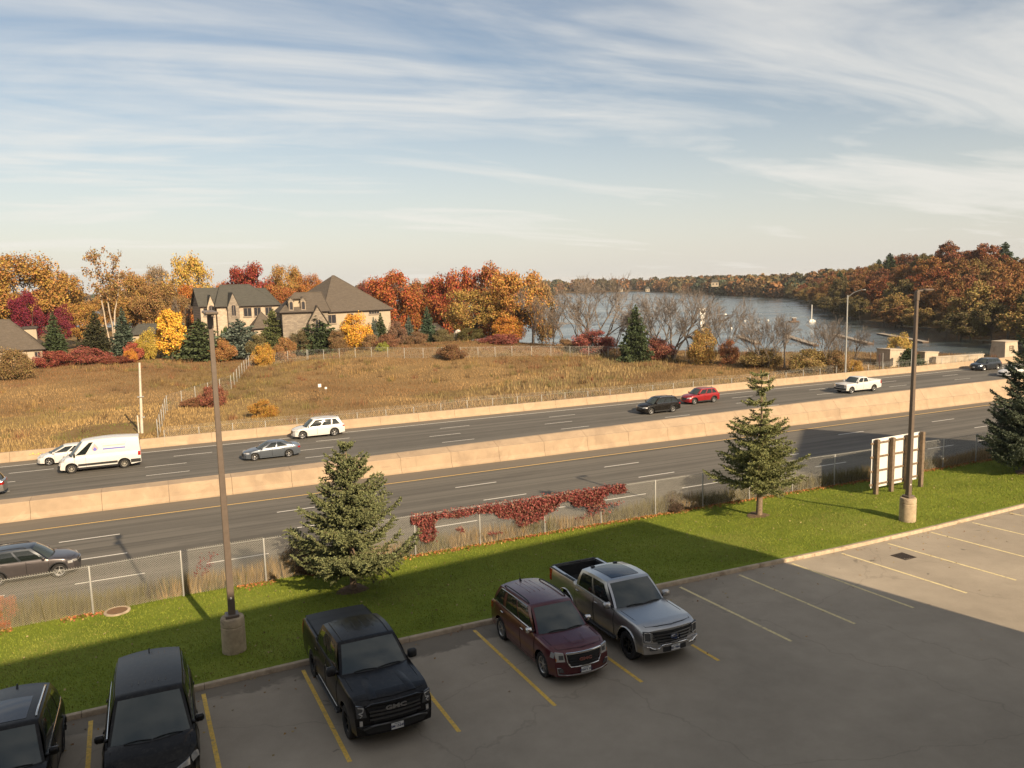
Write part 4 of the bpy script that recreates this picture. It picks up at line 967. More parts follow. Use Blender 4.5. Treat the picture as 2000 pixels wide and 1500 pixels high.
# --- traffic
def drive(c, s_front_wheel, n_side, rz):
    """placed from the front-wheel contact on the side that shows"""
    d = 1 if rz == 0 else -1; s = s_front_wheel - d * c.ax[0]; c.place(s, n_side + c.W / 2 - 0.1, Z_ROAD + 0.003, rz)
HLS = [(0.50, 0.66), (0.82, 0.70), (0.84, 0.82), (0.52, 0.76)]; GRS = [(-0.46, 0.48), (0.46, 0.48), (0.52, 0.74), (-0.52, 0.74)]
c = Car('suv', 'dark brownish grey SUV driving past behind the chain-link fence', 'SUV', suv(L=4.62, W=1.86, paint='grey_brown', roofpaint='dark_blue', rails='black', spokes=5, wb=2.66, wr=0.66), GRP_H)
c.simple_front(HLS, GRS, bar=[(-0.5, 0.70), (0.5, 0.70)]); c.tail_lamps(0.6, 0.88, 0.85, 1.25); drive(c, -5.25, 43.5, 0)
c = Car('hatchback', 'small white hatchback passing beyond the delivery van', 'car', suv(L=4.45, W=1.79, fo=0.95, wb=2.70, r=0.32, H=1.54, paint='white', clad=False, rails=None, chrome_belt=None, clear=0.18,
    top=[(2.225, 0.66), (2.1, 0.76), (1.8, 0.86), (1.25, 0.98), (-1.7, 1.04), (-2.225, 0.98)], cow=1.35, rf=0.15, rr=-1.65, bk=-2.12, wr=0.60, rake=0.40, bow=0.4), GRP_H)
c.simple_front(HLS, [(-0.4, 0.34), (0.4, 0.34), (0.45, 0.52), (-0.45, 0.52)]); c.tail_lamps(0.55, 0.86, 0.75, 1.05); drive(c, -8.75, 73.1, math.pi)
c = Car('delivery_van', 'white high-roof delivery van with a faded drop emblem on its side', 'van', dict(
    L=5.98, W=2.06, fo=1.02, wb=3.72, r=0.36, ra=0.43, tw=0.22, clear=0.28, paint='white', rim='rim_steel', spokes=8, rimk=0.62,
    top=[(2.99, 0.92), (2.9, 1.02), (2.45, 1.20), (2.15, 1.30), (1.2, 1.32), (-2.9, 1.34), (-2.99, 1.34)], crown=0.06, cow=2.15, bk=-2.97, rf=1.15, rr=-2.92, zr=2.42, wr=0.84, arch=0.10, rdrop=0.0,
    wins=[(0.035, 0.185, 0.13, 0.20)], bow=0.30, rake=0.30, pf=0.10, pr=0.02, bowr=0.02, raker=0.0, rwb=0.02, rwr=0.02, bwb=0.25, bwr=0.12, doors=[(0.95, 1.72)], clad=True, mirror=(0.03, 0.20, 0.12, 0.30), mirror_mat='black', rearglass=(0.45, 0.82)), GRP_H)
c.simple_front([(0.62, 0.92), (0.86, 0.92), (0.88, 1.12), (0.68, 1.06)], [(-0.56, 0.70), (0.56, 0.70), (0.6, 0.92), (-0.6, 0.92)], [(-0.7, 0.42), (0.7, 0.42), (0.7, 0.60), (-0.7, 0.60)])
c.nose_panel('front_bumper', [(-0.94, 0.30), (0.94, 0.30), (0.94, 0.64), (-0.94, 0.64)], 0.03, MAT['trim']); c.tail_lamps(0.86, 0.98, 0.95, 1.55)
for sg in (-1, 1):
    b = MB(); x0, x1 = c.ax[1] + c.ra + 0.04, c.ax[0] - c.ra - 0.04
    b.grid([[c.side(x, z, sg, 0.02) for x in np.linspace(x0, x1, 6)] for z in (0.52, 0.60, 0.70)]); b.build('rub_strip', MAT['trim'], c.root)
    b = MB(); b.grid([[c.side(x, z, sg, 0.02) for x in np.linspace(c.xr + 0.02, c.ax[1] - c.ra - 0.05, 4)] for z in (0.42, 0.55, 0.70)]); b.build('rub_strip', MAT['trim'], c.root)
    def wallp(x, z, sg=sg):
        q = (2.15 - 0.25 - x) / (2.15 - 0.25 + 2.95); h = (z - 1.26) / (2.45 - 1.26); p = c.g_side(q, h, sg); return (x, p[1] + sg * 0.006, z)
    em = [(1.0 * 0.0 + 0.16 * math.sin(a) * (1.0 if math.cos(a) < 0 else 1 - 0.75 * math.cos(a)), 0.20 * (-1 if False else 1) * math.cos(a) * (1.35 if math.cos(a) > 0 else 0.9)) for a in np.linspace(0, 2 * math.pi, 21)[:-1]]
    b = MB(); b.add([wallp(0.25 + x * 1.5, 1.84 + z * 1.3) for x, z in em], [tuple(range(20))]); e = b.build('drop_emblem', MAT['decal_pink'], c.root)
    b = MB(); b.add([tuple(np.array(wallp(0.25 + x * 0.9, 1.74 + z * 0.7)) + np.array([0, sg * 0.003, 0])) for x, z in em], [tuple(range(20))]); b.build('emblem_core', MAT['decal_blue'], e)
    for z, x0, x1, hh, mt in ((2.10, -0.20, -2.0, 0.06, 'decal_grey'), (1.94, -0.30, -1.9, 0.07, 'decal_pink'), (1.70, -0.30, -1.9, 0.11, 'decal_blue'), (1.45, -0.2, -2.2, 0.035, 'decal_grey')):
        b = MB(); b.grid([[wallp(x, z + d) for x in np.linspace(x0, x1, 6)] for d in (-hh / 2, hh / 2)]); b.build('lettering_line', MAT[mt], c.root)
drive(c, -6.78, 68.85, math.pi)
c = Car('suv', 'silver SUV leaving the frame on the far carriageway', 'SUV', suv(L=4.6, paint='silver', rails='black'), GRP_H); c.tail_lamps(0.6, 0.88, 0.8, 1.15); c.simple_front(HLS, GRS)
c.place(-12.75, 64.5, Z_ROAD + 0.003, math.pi)
SED = dict(L=4.70, W=1.82, fo=0.92, wb=2.74, r=0.325, ra=0.375, clear=0.17, chrome_belt=None, crown=0.06, rails=None, clad=False, bow=0.36, rake=0.34, pf=0.13, pr=0.10,
    top=[(2.35, 0.62), (2.22, 0.73), (1.8, 0.82), (1.1, 0.93), (-1.3, 0.99), (-1.75, 1.03), (-2.2, 1.02), (-2.35, 0.92)], cow=1.2, rf=0.25, rr=-0.95, bk=-1.78, zr=1.37, wr=0.60, rdrop=0.05, rwr=0.05,
    wins=[(0.10, 0.47, 0.20, 0.50), (0.51, 0.88, 0.54, 0.78)], doors=[(0.05, 1.0), (-0.98, 0.02)])
c = Car('sedan', 'grey-blue four-door sedan in the lane by the median', 'car', dict(SED, paint='grey_blue', spokes=5), GRP_H); c.simple_front([(0.46, 0.58), (0.84, 0.62), (0.85, 0.70), (0.5, 0.66)], [(-0.5, 0.36), (0.5, 0.36), (0.56, 0.60), (-0.56, 0.60)]); c.tail_lamps(0.2, 0.86, 0.80, 0.90); drive(c, 6.62, 66.05, math.pi)
c = Car('suv', 'large white SUV with black-and-silver wheels next to the roadside barrier', 'SUV', suv(L=4.95, W=1.96, fo=0.88, wb=2.98, r=0.385, H=1.77, paint='white', rails='satin', clad=False, spokes=5, wr=0.70), GRP_H); c.simple_front(HLS, GRS, bar=[(-0.4, 0.55), (0.4, 0.68)]); c.tail_lamps(0.75, 0.92, 0.9, 1.45); drive(c, 11.7, 73.3, math.pi)
c = Car('suv', 'black SUV driving just ahead of the red SUV', 'SUV', suv(L=4.77, W=1.90, fo=0.93, wb=2.77, r=0.365, paint='black', chrome_belt='chrome', spokes=5), GRP_H); c.simple_front(HLS, GRS, bar=[(-0.5, 0.76), (0.5, 0.76)]); c.tail_lamps(0.6, 0.88, 0.9, 1.1); drive(c, 46.3, 67.2, math.pi)
c = Car('suv', 'bright red compact SUV on the far carriageway', 'SUV', suv(L=4.52, W=1.84, fo=0.92, wb=2.69, r=0.35, paint='red', chrome_belt=None, spokes=5), GRP_H); c.simple_front(HLS, GRS); c.tail_lamps(0.6, 0.88, 0.9, 1.1); drive(c, 54.1, 70.1, math.pi)
c = Car('pickup_truck', 'white crew cab pickup driving on the far carriageway', 'pickup truck', dict(
    L=5.84, W=2.03, fo=0.95, wb=3.65, r=0.40, ra=0.48, tw=0.27, clear=0.36, paint='white', spokes=6,
    top=[(2.92, 1.08), (2.82, 1.16), (2.5, 1.20), (1.35, 1.25), (0.8, 1.25), (-0.95, 1.26), (-1.02, 1.34), (-2.86, 1.36), (-2.92, 1.32)], crown=0.05, cow=1.40, bk=-0.95, rf=0.60, rr=-0.74, zr=1.80, wr=0.79, wins=TRKW, bow=0.16, rake=0.05, pf=0.06, pr=0.03, bowr=0.03, raker=0.0, rwb=0.03, rwr=0.03,
    doors=[(0.10, 1.26), (-0.92, 0.06)], mirror=(0.05, 0.22, 0.15, 0.2), bed=(-2.82, -1.06, 0.90), rearglass=(0.2, 0.85)), GRP_H)
c.simple_front([(0.62, 0.86), (0.92, 0.86), (0.92, 1.06), (0.62, 1.06)], [(-0.62, 0.74), (0.62, 0.74), (0.62, 1.05), (-0.62, 1.05)], bar=[(-0.62, 0.90), (0.62, 0.90)]); c.nose_panel('front_bumper', [(-0.92, 0.46), (0.92, 0.46), (0.92, 0.68), (-0.92, 0.68)], 0.06, MAT['trim'], depth=0.1); c.tail_lamps(0.82, 0.97, 0.9, 1.3); drive(c, 74.2, 66.6, math.pi)
b = MB(); b.grid([[(x, y * 0.86, 1.36) for y in (-1, 0, 1)] for x in (-2.84, -1.05)]); b.build('bed_cover', MAT['white_paint'], c.root)
c = Car('suv', 'dark blue-grey SUV driving past the stone pylon', 'SUV', suv(L=4.85, W=1.94, fo=0.90, wb=2.90, r=0.375, paint='dark_blue', chrome_belt='chrome', rails='black'), GRP_H); c.simple_front(HLS, GRS); c.tail_lamps(0.6, 0.88, 0.9, 1.1); c.plate(0.5, '', 0.02); drive(c, 106.0, 72.2, math.pi)
c = Car('sedan', 'white sedan partly hidden behind the roadside spruce', 'car', dict(SED, L=4.9, paint='white'), GRP_H); c.simple_front([(0.46, 0.58), (0.84, 0.62), (0.85, 0.70), (0.5, 0.66)], [(-0.5, 0.36), (0.5, 0.36), (0.56, 0.60), (-0.56, 0.60)]); drive(c, 102.6, 66.0, math.pi)
# ------------------------------------------------------------------ vegetation
def leaf_mat(name, hue=0.03, lo=0.55, hi=1.35, rough=0.7):
    m, nt, b = nodes_of(name); setc(b, rough=rough, spec=0.2)
    oi = nt.nodes.new('ShaderNodeObjectInfo'); ge = nt.nodes.new('ShaderNodeNewGeometry')
    hs = nt.nodes.new('ShaderNodeHueSaturation'); r = ge.outputs['Random Per Island']
    nt.links.new(N_range(nt, r, 0, 1, lo, hi, False), hs.inputs['Value'])
    r2 = N_math(nt, 'FRACT', N_math(nt, 'MULTIPLY', r, 17.31)); nt.links.new(N_range(nt, r2, 0, 1, 0.5 - hue, 0.5 + hue, False), hs.inputs['Hue'])
    nt.links.new(oi.outputs['Color'], hs.inputs['Color']); nt.links.new(hs.outputs[0], b.inputs['Base Color']); return m
MAT['leaf'] = leaf_mat('autumn_leaf'); MAT['needle'] = leaf_mat('conifer_needle', 0.02, 0.5, 1.4)
MAT['bark'] = M('tree_bark', (0.11, 0.085, 0.06), 0.9, var=0.3, scale=6, bump=0.4)
MAT['bark_grey'] = M('bare_branch_bark', (0.18, 0.145, 0.115), 0.9, var=0.3, scale=6)
MAT['bark_white'] = M('pale_sycamore_bark', (0.42, 0.34, 0.25), 0.8, var=0.25, scale=4)
MAT['bark_spruce'] = M('spruce_bark', (0.19, 0.135, 0.09), 0.9, var=0.4, scale=14, bump=0.5)

def quads_at(P, A, B, w, h):
    """one quad per point: centre P, axes A and B"""
    n = len(P); w = np.broadcast_to(w, n)[:, None]; h = np.broadcast_to(h, n)[:, None]
    V = np.stack([P - A * w - B * h, P + A * w - B * h, P + A * w + B * h, P - A * w + B * h], 1).reshape(-1, 3)
    return V, np.arange(4 * n).reshape(n, 4)
def rand_dir(n, rng, up=0.0):
    d = rng.normal(size=(n, 3)); d[:, 2] += up; return d / np.linalg.norm(d, axis=1, keepdims=True)
def frame(d, rng):
    r = rng.normal(size=d.shape); a = np.cross(d, r); a /= np.linalg.norm(a, axis=1, keepdims=True) + 1e-9
    return a, np.cross(d, a)
def limb(b, p, q, r0, r1, rng, seg=4, wob=0.08, n=5):
    p = np.array(p, float); q = np.array(q, float); L = np.linalg.norm(q - p); pts = []
    off = rng.normal(size=3) * L * wob
    for t in np.linspace(0, 1, seg + 1): pts.append(p + (q - p) * t + off * math.sin(math.pi * t) + np.array([0, 0, 0.0]))
    b.tube(pts, [r0 + (r1 - r0) * t for t in np.linspace(0, 1, seg + 1)], n, caps=False)
def make_broadleaf(seed, H=10.0, R=4.4, base=0.22, clumps=46, per=95, leaf=0.17, spread=0.95, gap=0.0, dome=1.0, bark='bark', puff=0.70):
    """crown of leaf clumps on limbs; unit tree 10 m high"""
    rng = np.random.default_rng(seed); b = MB(); z0 = H * base
    C = []
    while len(C) < clumps:
        d = rand_dir(1, rng)[0]; r = rng.uniform(0.25, 1.0) ** 0.45
        x = np.array([d[0] * R * r, d[1] * R * r, (H + z0) / 2 + d[2] * r * (H - z0) / 2 * 0.93])
        t = (x[2] - z0) / (H - z0); lim = R * (0.55 + 0.45 * math.sin(math.pi * min(1, max(0, t)) ** dome)) * rng.uniform(0.78, 1.08)
        if math.hypot(x[0], x[1]) < lim: C.append(x)
    C = np.array(C); rad_c = rng.uniform(0.55, 1.25, len(C)) * spread
    th = H * (base + 0.25); limb(b, (0, 0, -0.3), (rng.normal() * .2, rng.normal() * .2, th), 0.026 * H, 0.016 * H, rng, 5, 0.03, 7)
    for k in range(0, len(C), 2):
        s = rng.uniform(0.45, 1.0); limb(b, (0, 0, th * s), C[k] - np.array([0, 0, 0.2]), 0.010 * H, 0.002 * H, rng, 4, 0.10, 4)
    tm = b.mesh('trunk', MAT[bark], 60, fix=False)
    n = len(C) * per; idx = np.repeat(np.arange(len(C)), per); g = rng.normal(size=(n, 3)) * np.array([1, 1, 0.72]); g /= np.maximum(1, np.linalg.norm(g, axis=1, keepdims=True) / 1.7)
    P = C[idx] + g * rad_c[idx][:, None] * puff
    if gap: keep = vnoise(P[:, 0] * 0.9 + P[:, 2], P[:, 1] * 0.9 - P[:, 2] * 0.6, seed) > gap; P = P[keep]
    d = rand_dir(len(P), rng, 0.35) + 0.5 * (P - np.array([0, 0, (H + z0) / 2])) / np.array([R, R, H / 2]); d /= np.linalg.norm(d, axis=1, keepdims=True)
    A, B = frame(d, rng); s = leaf * rng.uniform(0.6, 1.3, len(P)); V, Fq = quads_at(P, A, B, s, s * 0.8)
    return tm, np_mesh('crown', V, Fq, MAT['leaf'])
def make_bare(seed, H=10.0, spread=0.5, stems=1, depth=5, twigs=True, fan=1.0):
    rng = np.random.default_rng(seed); b = MB()
    def grow(p, d, L, r, k):
        q = p + d * L; limb(b, p, q, r, r * 0.62, rng, 3, 0.05, 4 if k > 1 else 3)
        if k == 0: return
        for i in range(3 if k > 1 else 4):
            a = rand_dir(1, rng)[0]; nd = d + a * spread * rng.uniform(0.7, 1.3) + np.array([0, 0, 0.12]); nd /= np.linalg.norm(nd)
            grow(p + d * L * (rng.uniform(0.55, 1.0) if i else 1.0), nd, L * rng.uniform(0.58, 0.84), max(.0145, r * rng.uniform(0.46, 0.62)), k - 1)
    for s in range(stems):
        a = 2 * math.pi * s / max(1, stems) + rng.uniform(0, 1); d = np.array([math.cos(a) * 0.30 * fan, math.sin(a) * 0.30 * fan, 1.0]) if stems > 1 else np.array([0.03, 0.02, 1.0]); d /= np.linalg.norm(d)
        grow(np.array([math.cos(a) * 0.15 * (stems > 1), math.sin(a) * 0.15 * (stems > 1), -0.2]), d, H * rng.uniform(0.26, 0.32), H * 0.021 / math.sqrt(stems) * 1.2, depth)
    me = b.mesh('branches', MAT['bark_grey'], 60, fix=False)
    co = np.empty(len(me.vertices) * 3, np.float32); me.vertices.foreach_get('co', co); zmax = co[2::3].max(); me.transform(Matrix.Scale(H / zmax, 4)); return me
def make_conifer(seed, H=10.0, R=2.6, rows=26, lush=1.0, needle=0.16, droop=0.18, ragged=0.22, top=0.9):
    """far conifer: whorls of flat, needled sprays"""
    rng = np.random.default_rng(seed); b = MB(); limb(b, (0, 0, -0.2), (0, 0, H * 0.98), 0.018 * H, 0.002 * H, rng, 5, 0.0, 6); tm = b.mesh('trunk', MAT['bark'], 60, fix=False)
    PP, AA, BB, SS = [], [], [], []
    for k in range(rows):
        t = k / (rows - 1); z = H * (0.06 + 0.92 * t ** 0.95); r = R * ((1 - t) ** top) + 0.10
        nb = max(4, int(15 * (1 - t) + 5))
        for j in range(nb):
            a = 2 * math.pi * (j + rng.uniform(-.4, .4)) / nb + k * 0.7; L = r * (1 + rng.normal() * ragged); m = max(3, int(L * 11 * lush))
            u = np.sqrt(rng.uniform(0.04, 1, m)); side = rng.normal(size=m) * 0.16 * L * u
            x = np.cos(a) * L * u - np.sin(a) * side; y = np.sin(a) * L * u + np.cos(a) * side; zz = z - droop * L * u ** 1.3 + 0.12 * L * (u > 0.85) + rng.normal(size=m) * 0.07
            PP.append(np.stack([x, y, zz], 1)); dd = np.stack([np.cos(a) + rng.normal(size=m) * .5, np.sin(a) + rng.normal(size=m) * .5, rng.normal(size=m) * .35 - 0.1], 1); AA.append(dd / np.linalg.norm(dd, axis=1, keepdims=True)); SS.append(rng.uniform(0.7, 1.3, m))
    P = np.concatenate(PP); A = np.concatenate(AA); s = np.concatenate(SS); nn = rand_dir(len(P), rng, 0.8); B = np.cross(nn, A); B /= np.linalg.norm(B, axis=1, keepdims=True)
    V, Fq = quads_at(P, A, B, needle * s * 1.25, needle * s * 0.55); return tm, np_mesh('crown', V, Fq, MAT['needle'])

BL = [make_broadleaf(100 + i, per=int(p * 3.2), clumps=c, gap=g, R=r, leaf=lf * .50, dome=dm) for i, (p, c, g, r, lf, dm) in enumerate([(125, 78, 0, 4.6, .135, 1.0), (95, 70, 0, 4.2, .17, .9), (125, 78, .14, 4.8, .135, 1.0), (85, 62, .24, 4.3, .16, .85), (72, 64, .36, 4.5, .16, .9), (90, 64, 0, 4.9, .17, .75)])]
HB = [make_broadleaf(140 + i, per=150, clumps=58, R=4.6, leaf=.13, spread=1.0, puff=.56, dome=.9) for i in range(4)]
SH = [make_broadleaf(150 + i, base=0.02, clumps=46, per=330, R=5.5, leaf=.12, spread=1.5, dome=.7) for i in range(3)]
OV = [make_broadleaf(160, base=0.05, clumps=46, per=240, R=3.0, leaf=.115, dome=.8)]
SPARSE = [make_broadleaf(170 + i, base=0.30, clumps=34, per=36, R=3.6, leaf=.20, spread=0.8, gap=.2, dome=.6) for i in range(2)]
CN = [make_conifer(200, R=2.5), make_conifer(201, R=2.7, droop=.05, ragged=.3), make_conifer(202, R=3.4, droop=.10, ragged=.35, top=.65, needle=.19), make_conifer(203, R=5.0, rows=18, droop=.02, ragged=.3, top=.6, needle=.22)]
BR = [make_bare(300, spread=.50, depth=6), make_bare(301, spread=.55, stems=4, depth=5, fan=1.6), make_bare(302, spread=.48, stems=3, depth=5, fan=1.1), make_bare(303, spread=.6, depth=6)]
def mute(c, k=.10, g=1.18):
    l = .3 * c[0] + .6 * c[1] + .1 * c[2]; return tuple((x * (1 - k) + l * k * w_) * g for x, w_ in zip(c, (1.1, .95, .7)))
def plant(name, label, cat, parts, loc, scale, color=None, rz=None, group=None):
    if color is not None: color = mute(color)
    r = thing(name, label, cat, loc, RNG.uniform(0, 6.28) if rz is None else rz, group); r.scale = scale
    for nm, me in zip(('trunk', 'crown') if len(parts) > 1 else ('branches',), parts):
        o = obj(nm, me, r)
        if color is not None: o.color = (*color, 1)
    return r
def tree_px(name, label, cat, src, u, vtop, wpx, dist, color=None, base=None, group=None, Rref=4.5, zfn=None, vbase=None):
    s, n = at_dist(u, dist); zb = (zfn or fz)(s, n)
    if vbase is not None: zb -= 0.2
    h = z_at(u, vtop, dist) - zb; w = wpx * px_m(u, dist) / (2 * Rref)
    return plant(name, label, cat, src, (s, n, zb - 0.1), (w, w, h / 10.0), color, group=group)
OCH = (0.30, 0.155, 0.030); GOLD = (0.36, 0.205, 0.030); RUST = (0.270, 0.080, 0.020); ORG = (0.36, 0.125, 0.020); RED = (0.24, 0.040, 0.022); CRIM = (0.145, 0.012, 0.026); YEL = (0.62, 0.33, 0.020); BRN = (0.20, 0.12, 0.045)
DKG = (0.048, 0.068, 0.026); BLG = (0.100, 0.125, 0.095); OLG = (0.085, 0.095, 0.030)
G1 = 'autumn trees behind the houses'; G2 = 'evergreens around the houses'; G3 = 'leafless trees along the lake shore'; G4 = 'shrubs at the field edge'
T = [  # name, label, source, u, top v, width px, distance, colour
    ('oak_tree', 'huge ochre oak towering behind the low grey roof at the field edge', BL[0], 40, 492, 210, 182, OCH), ('oak_tree', 'ochre oak half hidden behind the crimson maple', BL[2], 118, 528, 90, 188, (0.27, .15, .04)),
    ('maple_tree', 'dense crimson maple beside the grey hipped roof', BL[1], 50, 570, 84, 166, CRIM), ('maple_tree', 'small crimson maple behind the dark spruce', BL[5], 117, 592, 52, 176, (0.17, .02, .035)),
    ('broadleaf_tree', 'low ochre tree below the pale-barked sycamore', BL[3], 150, 588, 100, 178, OCH), ('broadleaf_tree', 'golden-brown tree right of the pale-barked sycamore', BL[2], 258, 530, 110, 195, (0.30, .165, .04)), ('broadleaf_tree', 'tawny tree above the low bungalow roof', BL[0], 305, 545, 110, 192, (0.25, .14, .045)), ('broadleaf_tree', 'thin grey-brown tree topping the skyline by the tall yellow tree', BL[4], 312, 516, 60, 205, (0.21, .15, .09)),
    ('broadleaf_tree', 'tall airy yellow tree rising above the stone mansion', BL[3], 372, 489, 100, 200, (0.38, .235, .035)), ('broadleaf_tree', 'small orange tree at the gable end of the mansion', BL[5], 378, 552, 70, 190, ORG), ('broadleaf_tree', 'brown tree crowding the gable of the mansion', BL[4], 350, 575, 60, 180, BRN),
    ('maple_tree', 'round red maple behind the mansion roof', BL[1], 484, 515, 104, 200, RED), ('broadleaf_tree', 'small orange tree between the yellow tree and the red maple', BL[5], 430, 548, 50, 205, ORG), ('broadleaf_tree', 'olive-gold tree between the two house roofs', BL[2], 562, 516, 86, 202, (0.29, .155, .035)), ('broadleaf_tree', 'orange tree against the steep pyramid roof', BL[0], 608, 533, 70, 198, (0.32, .12, .025)), ('broadleaf_tree', 'rusty tree low between the two houses', BL[1], 545, 556, 80, 190, (0.28, .10, .025)),
    ('broadleaf_tree', 'small dark red tree peeping over the pyramid roof', BL[5], 714, 545, 40, 215, (0.18, .05, .03)), ('maple_tree', 'rusty orange maple right of the pyramid roof', BL[1], 768, 530, 116, 186, (0.31, .085, .02)), ('maple_tree', 'brownish orange maple over the small shed', BL[0], 836, 542, 96, 188, (0.29, .10, .022)), ('maple_tree', 'broad red-orange maple above the shed and lakeside thicket', BL[5], 898, 520, 118, 184, (0.29, .075, .022)), ('maple_tree', 'russet maple behind the golden lakeside trees', BL[1], 966, 517, 104, 180, (0.28, .095, .025)),
    ('broadleaf_tree', 'olive-gold multi-stemmed tree in front of the russet maples', BL[3], 925, 560, 126, 160, (0.30, .185, .04)), ('broadleaf_tree', 'tall golden-orange tree at the water, last before the bare trees', BL[3], 1012, 522, 122, 158, (0.37, .18, .035)), ('broadleaf_tree', 'thin tan tree fading out beside the water', BL[4], 1058, 545, 66, 160, (0.30, .18, .07)),
    ('broadleaf_tree', 'low bright orange tree under the golden lakeside trees', SH[0], 988, 620, 56, 152, (0.42, .17, .02)), ('broadleaf_tree', 'dark olive bush left of the low orange tree', SH[1], 914, 640, 50, 154, (0.10, .085, .025))]
for nm, lb, src, u, vt, w, d, col in T: tree_px(nm, lb, 'tree', src, u, vt, w, d, col, group=G1)
for k, u in enumerate((-30, 10, 90, 140, 200, 232, 285, 340, 400, 455, 520, 590, 640, 690, 740, 800, 870)):   # backdrop that closes the gaps
    bw = ('ochre', 'dull brown', 'rusty', 'tawny')[k % 4]; tree_px('broadleaf_tree', bw + ' backdrop tree far behind ' + ('the huge ochre oak', 'the grey hipped roof', 'the crimson maple', 'the small crimson maple', 'the pale-barked sycamore', 'the slate-green spruce', 'the bungalow', 'the brilliant yellow oval tree', 'the broad dark pine', 'the mansion gables', 'the mansion hip', 'the arched dormers', 'the pyramid roof apex', 'the pyramid roof slope', 'the rusty orange maple', 'the small blue spruce', 'the covered boat')[k], 'tree', BL[k % 5], u, 572 + 10 * math.sin(k * 2.1), 90, 235 + 12 * (k % 3), [OCH, BRN, RUST, (0.24, .15, .05)][k % 4], group='backdrop trees beyond the houses')
# pale-barked sycamore, two leaders
def make_sycamore():
    rng = np.random.default_rng(41); b = MB(); pts = []
    for dx, hh in ((-1.5, 10.0), (1.7, 9.9), (0.1, 7.4)):
        limb(b, (0, 0, -.2), (dx * .45, 0, 4.0), .13, .09, rng, 3, .03, 6); limb(b, (dx * .45, 0, 4.0), (dx, .1, hh), .09, .02, rng, 6, .04, 5)
        for k in range(16):
            t = rng.uniform(.25, 1); p = np.array([dx * (.45 + .55 * t), 0, 4 + (hh - 4) * t]); q = p + np.array([rng.normal() * .8, rng.normal() * .8, rng.uniform(.2, 1.0)]); limb(b, p, q, .045, .01, rng, 3, .1, 3); pts += [q, (p + q) / 2]
    tm = b.mesh('trunk', MAT['bark_white'], 60, fix=False); C = np.array(pts); P = np.repeat(C, 24, 0) + rng.normal(size=(len(C) * 24, 3)) * .22
    A, B = frame(rand_dir(len(P), rng, .3), rng); s = .075 * rng.uniform(.6, 1.3, len(P)); V, Fq = quads_at(P, A, B, s, s); return tm, np_mesh('crown', V, Fq, MAT['leaf'])
tree_px('sycamore_tree', 'tall pale-barked sycamore with two thin leaders and few leaves', 'tree', make_sycamore(), 212, 497, 80, 178, (0.24, .135, .045), Rref=2.4, group=G1).rotation_euler.z = -YAW
# evergreens
for lb, src, u, vt, vb, w, d, col in [
    ('dark green spruce beside the grey hipped roof', CN[0], 101, 606, 692, 52, 158, DKG), ('dark spruce flecked with brown below the sycamore', CN[1], 182, 606, 694, 62, 160, (0.045, .045, .018)), ('slate-green spruce left of the small red and orange shrubs', CN[0], 236, 598, 696, 52, 158, (0.062, .085, .055)), ('broad dark green pine beside the bright yellow tree', CN[2], 386, 622, 702, 84, 150, (0.065, .085, .032)), ('pale blue-green spruce seen past the lamp post', CN[2], 352, 628, 690, 40, 160, BLG),
    ('low wide blue spruce before the stone mansion', CN[3], 462, 622, 682, 96, 152, BLG), ('olive pine between the two houses', CN[2], 531, 603, 684, 56, 150, OLG), ('narrow blue spruce left of the dark rounded pine', CN[0], 566, 622, 676, 32, 154, BLG), ('dark rounded pine in front of the cream house', CN[2], 618, 607, 684, 76, 148, DKG), ('slim spruce against the cream wall, by the yellow shrub', CN[0], 673, 606, 652, 28, 158, (0.06, .085, .06)), ('slim blue spruce against the cream wall, by the house corner', CN[0], 711, 606, 655, 30, 158, BLG), ('dark spruce at the corner of the cream house', CN[1], 742, 610, 660, 32, 154, DKG), ('blue spruce next to the dark one at the house corner', CN[0], 728, 618, 660, 24, 153, BLG), ('small blue spruce left of the shed', CN[0], 797, 614, 662, 28, 152, BLG), ('green spruce in front of the small shed', CN[0], 833, 597, 660, 36, 152, (0.05, .08, .045)), ('lone dark pine on the lake shore among the bare trees', CN[2], 1241, 594, 682, 48, 132, DKG)]:
    tree_px('conifer', lb, 'tree', src, u, vt, w, d, col, group=G2, Rref={id(CN[0]): 2.5, id(CN[1]): 2.7, id(CN[2]): 3.4, id(CN[3]): 5.0}[id(src)], vbase=vb)
for lb, src, u, vt, vb, w, d, col in [('slim dark green columnar cypress at the mansion wall', OV[0], 430, 640, 672, 9, 155, (0.04, .075, .015)), ('slim columnar cypress twin nearer the porch', OV[0], 437, 632, 672, 9, 156, (0.05, .09, .018))]:
    tree_px('cypress', lb, 'tree', src, u, vt, w, d, col, group=G2, Rref=3.0, vbase=vb)
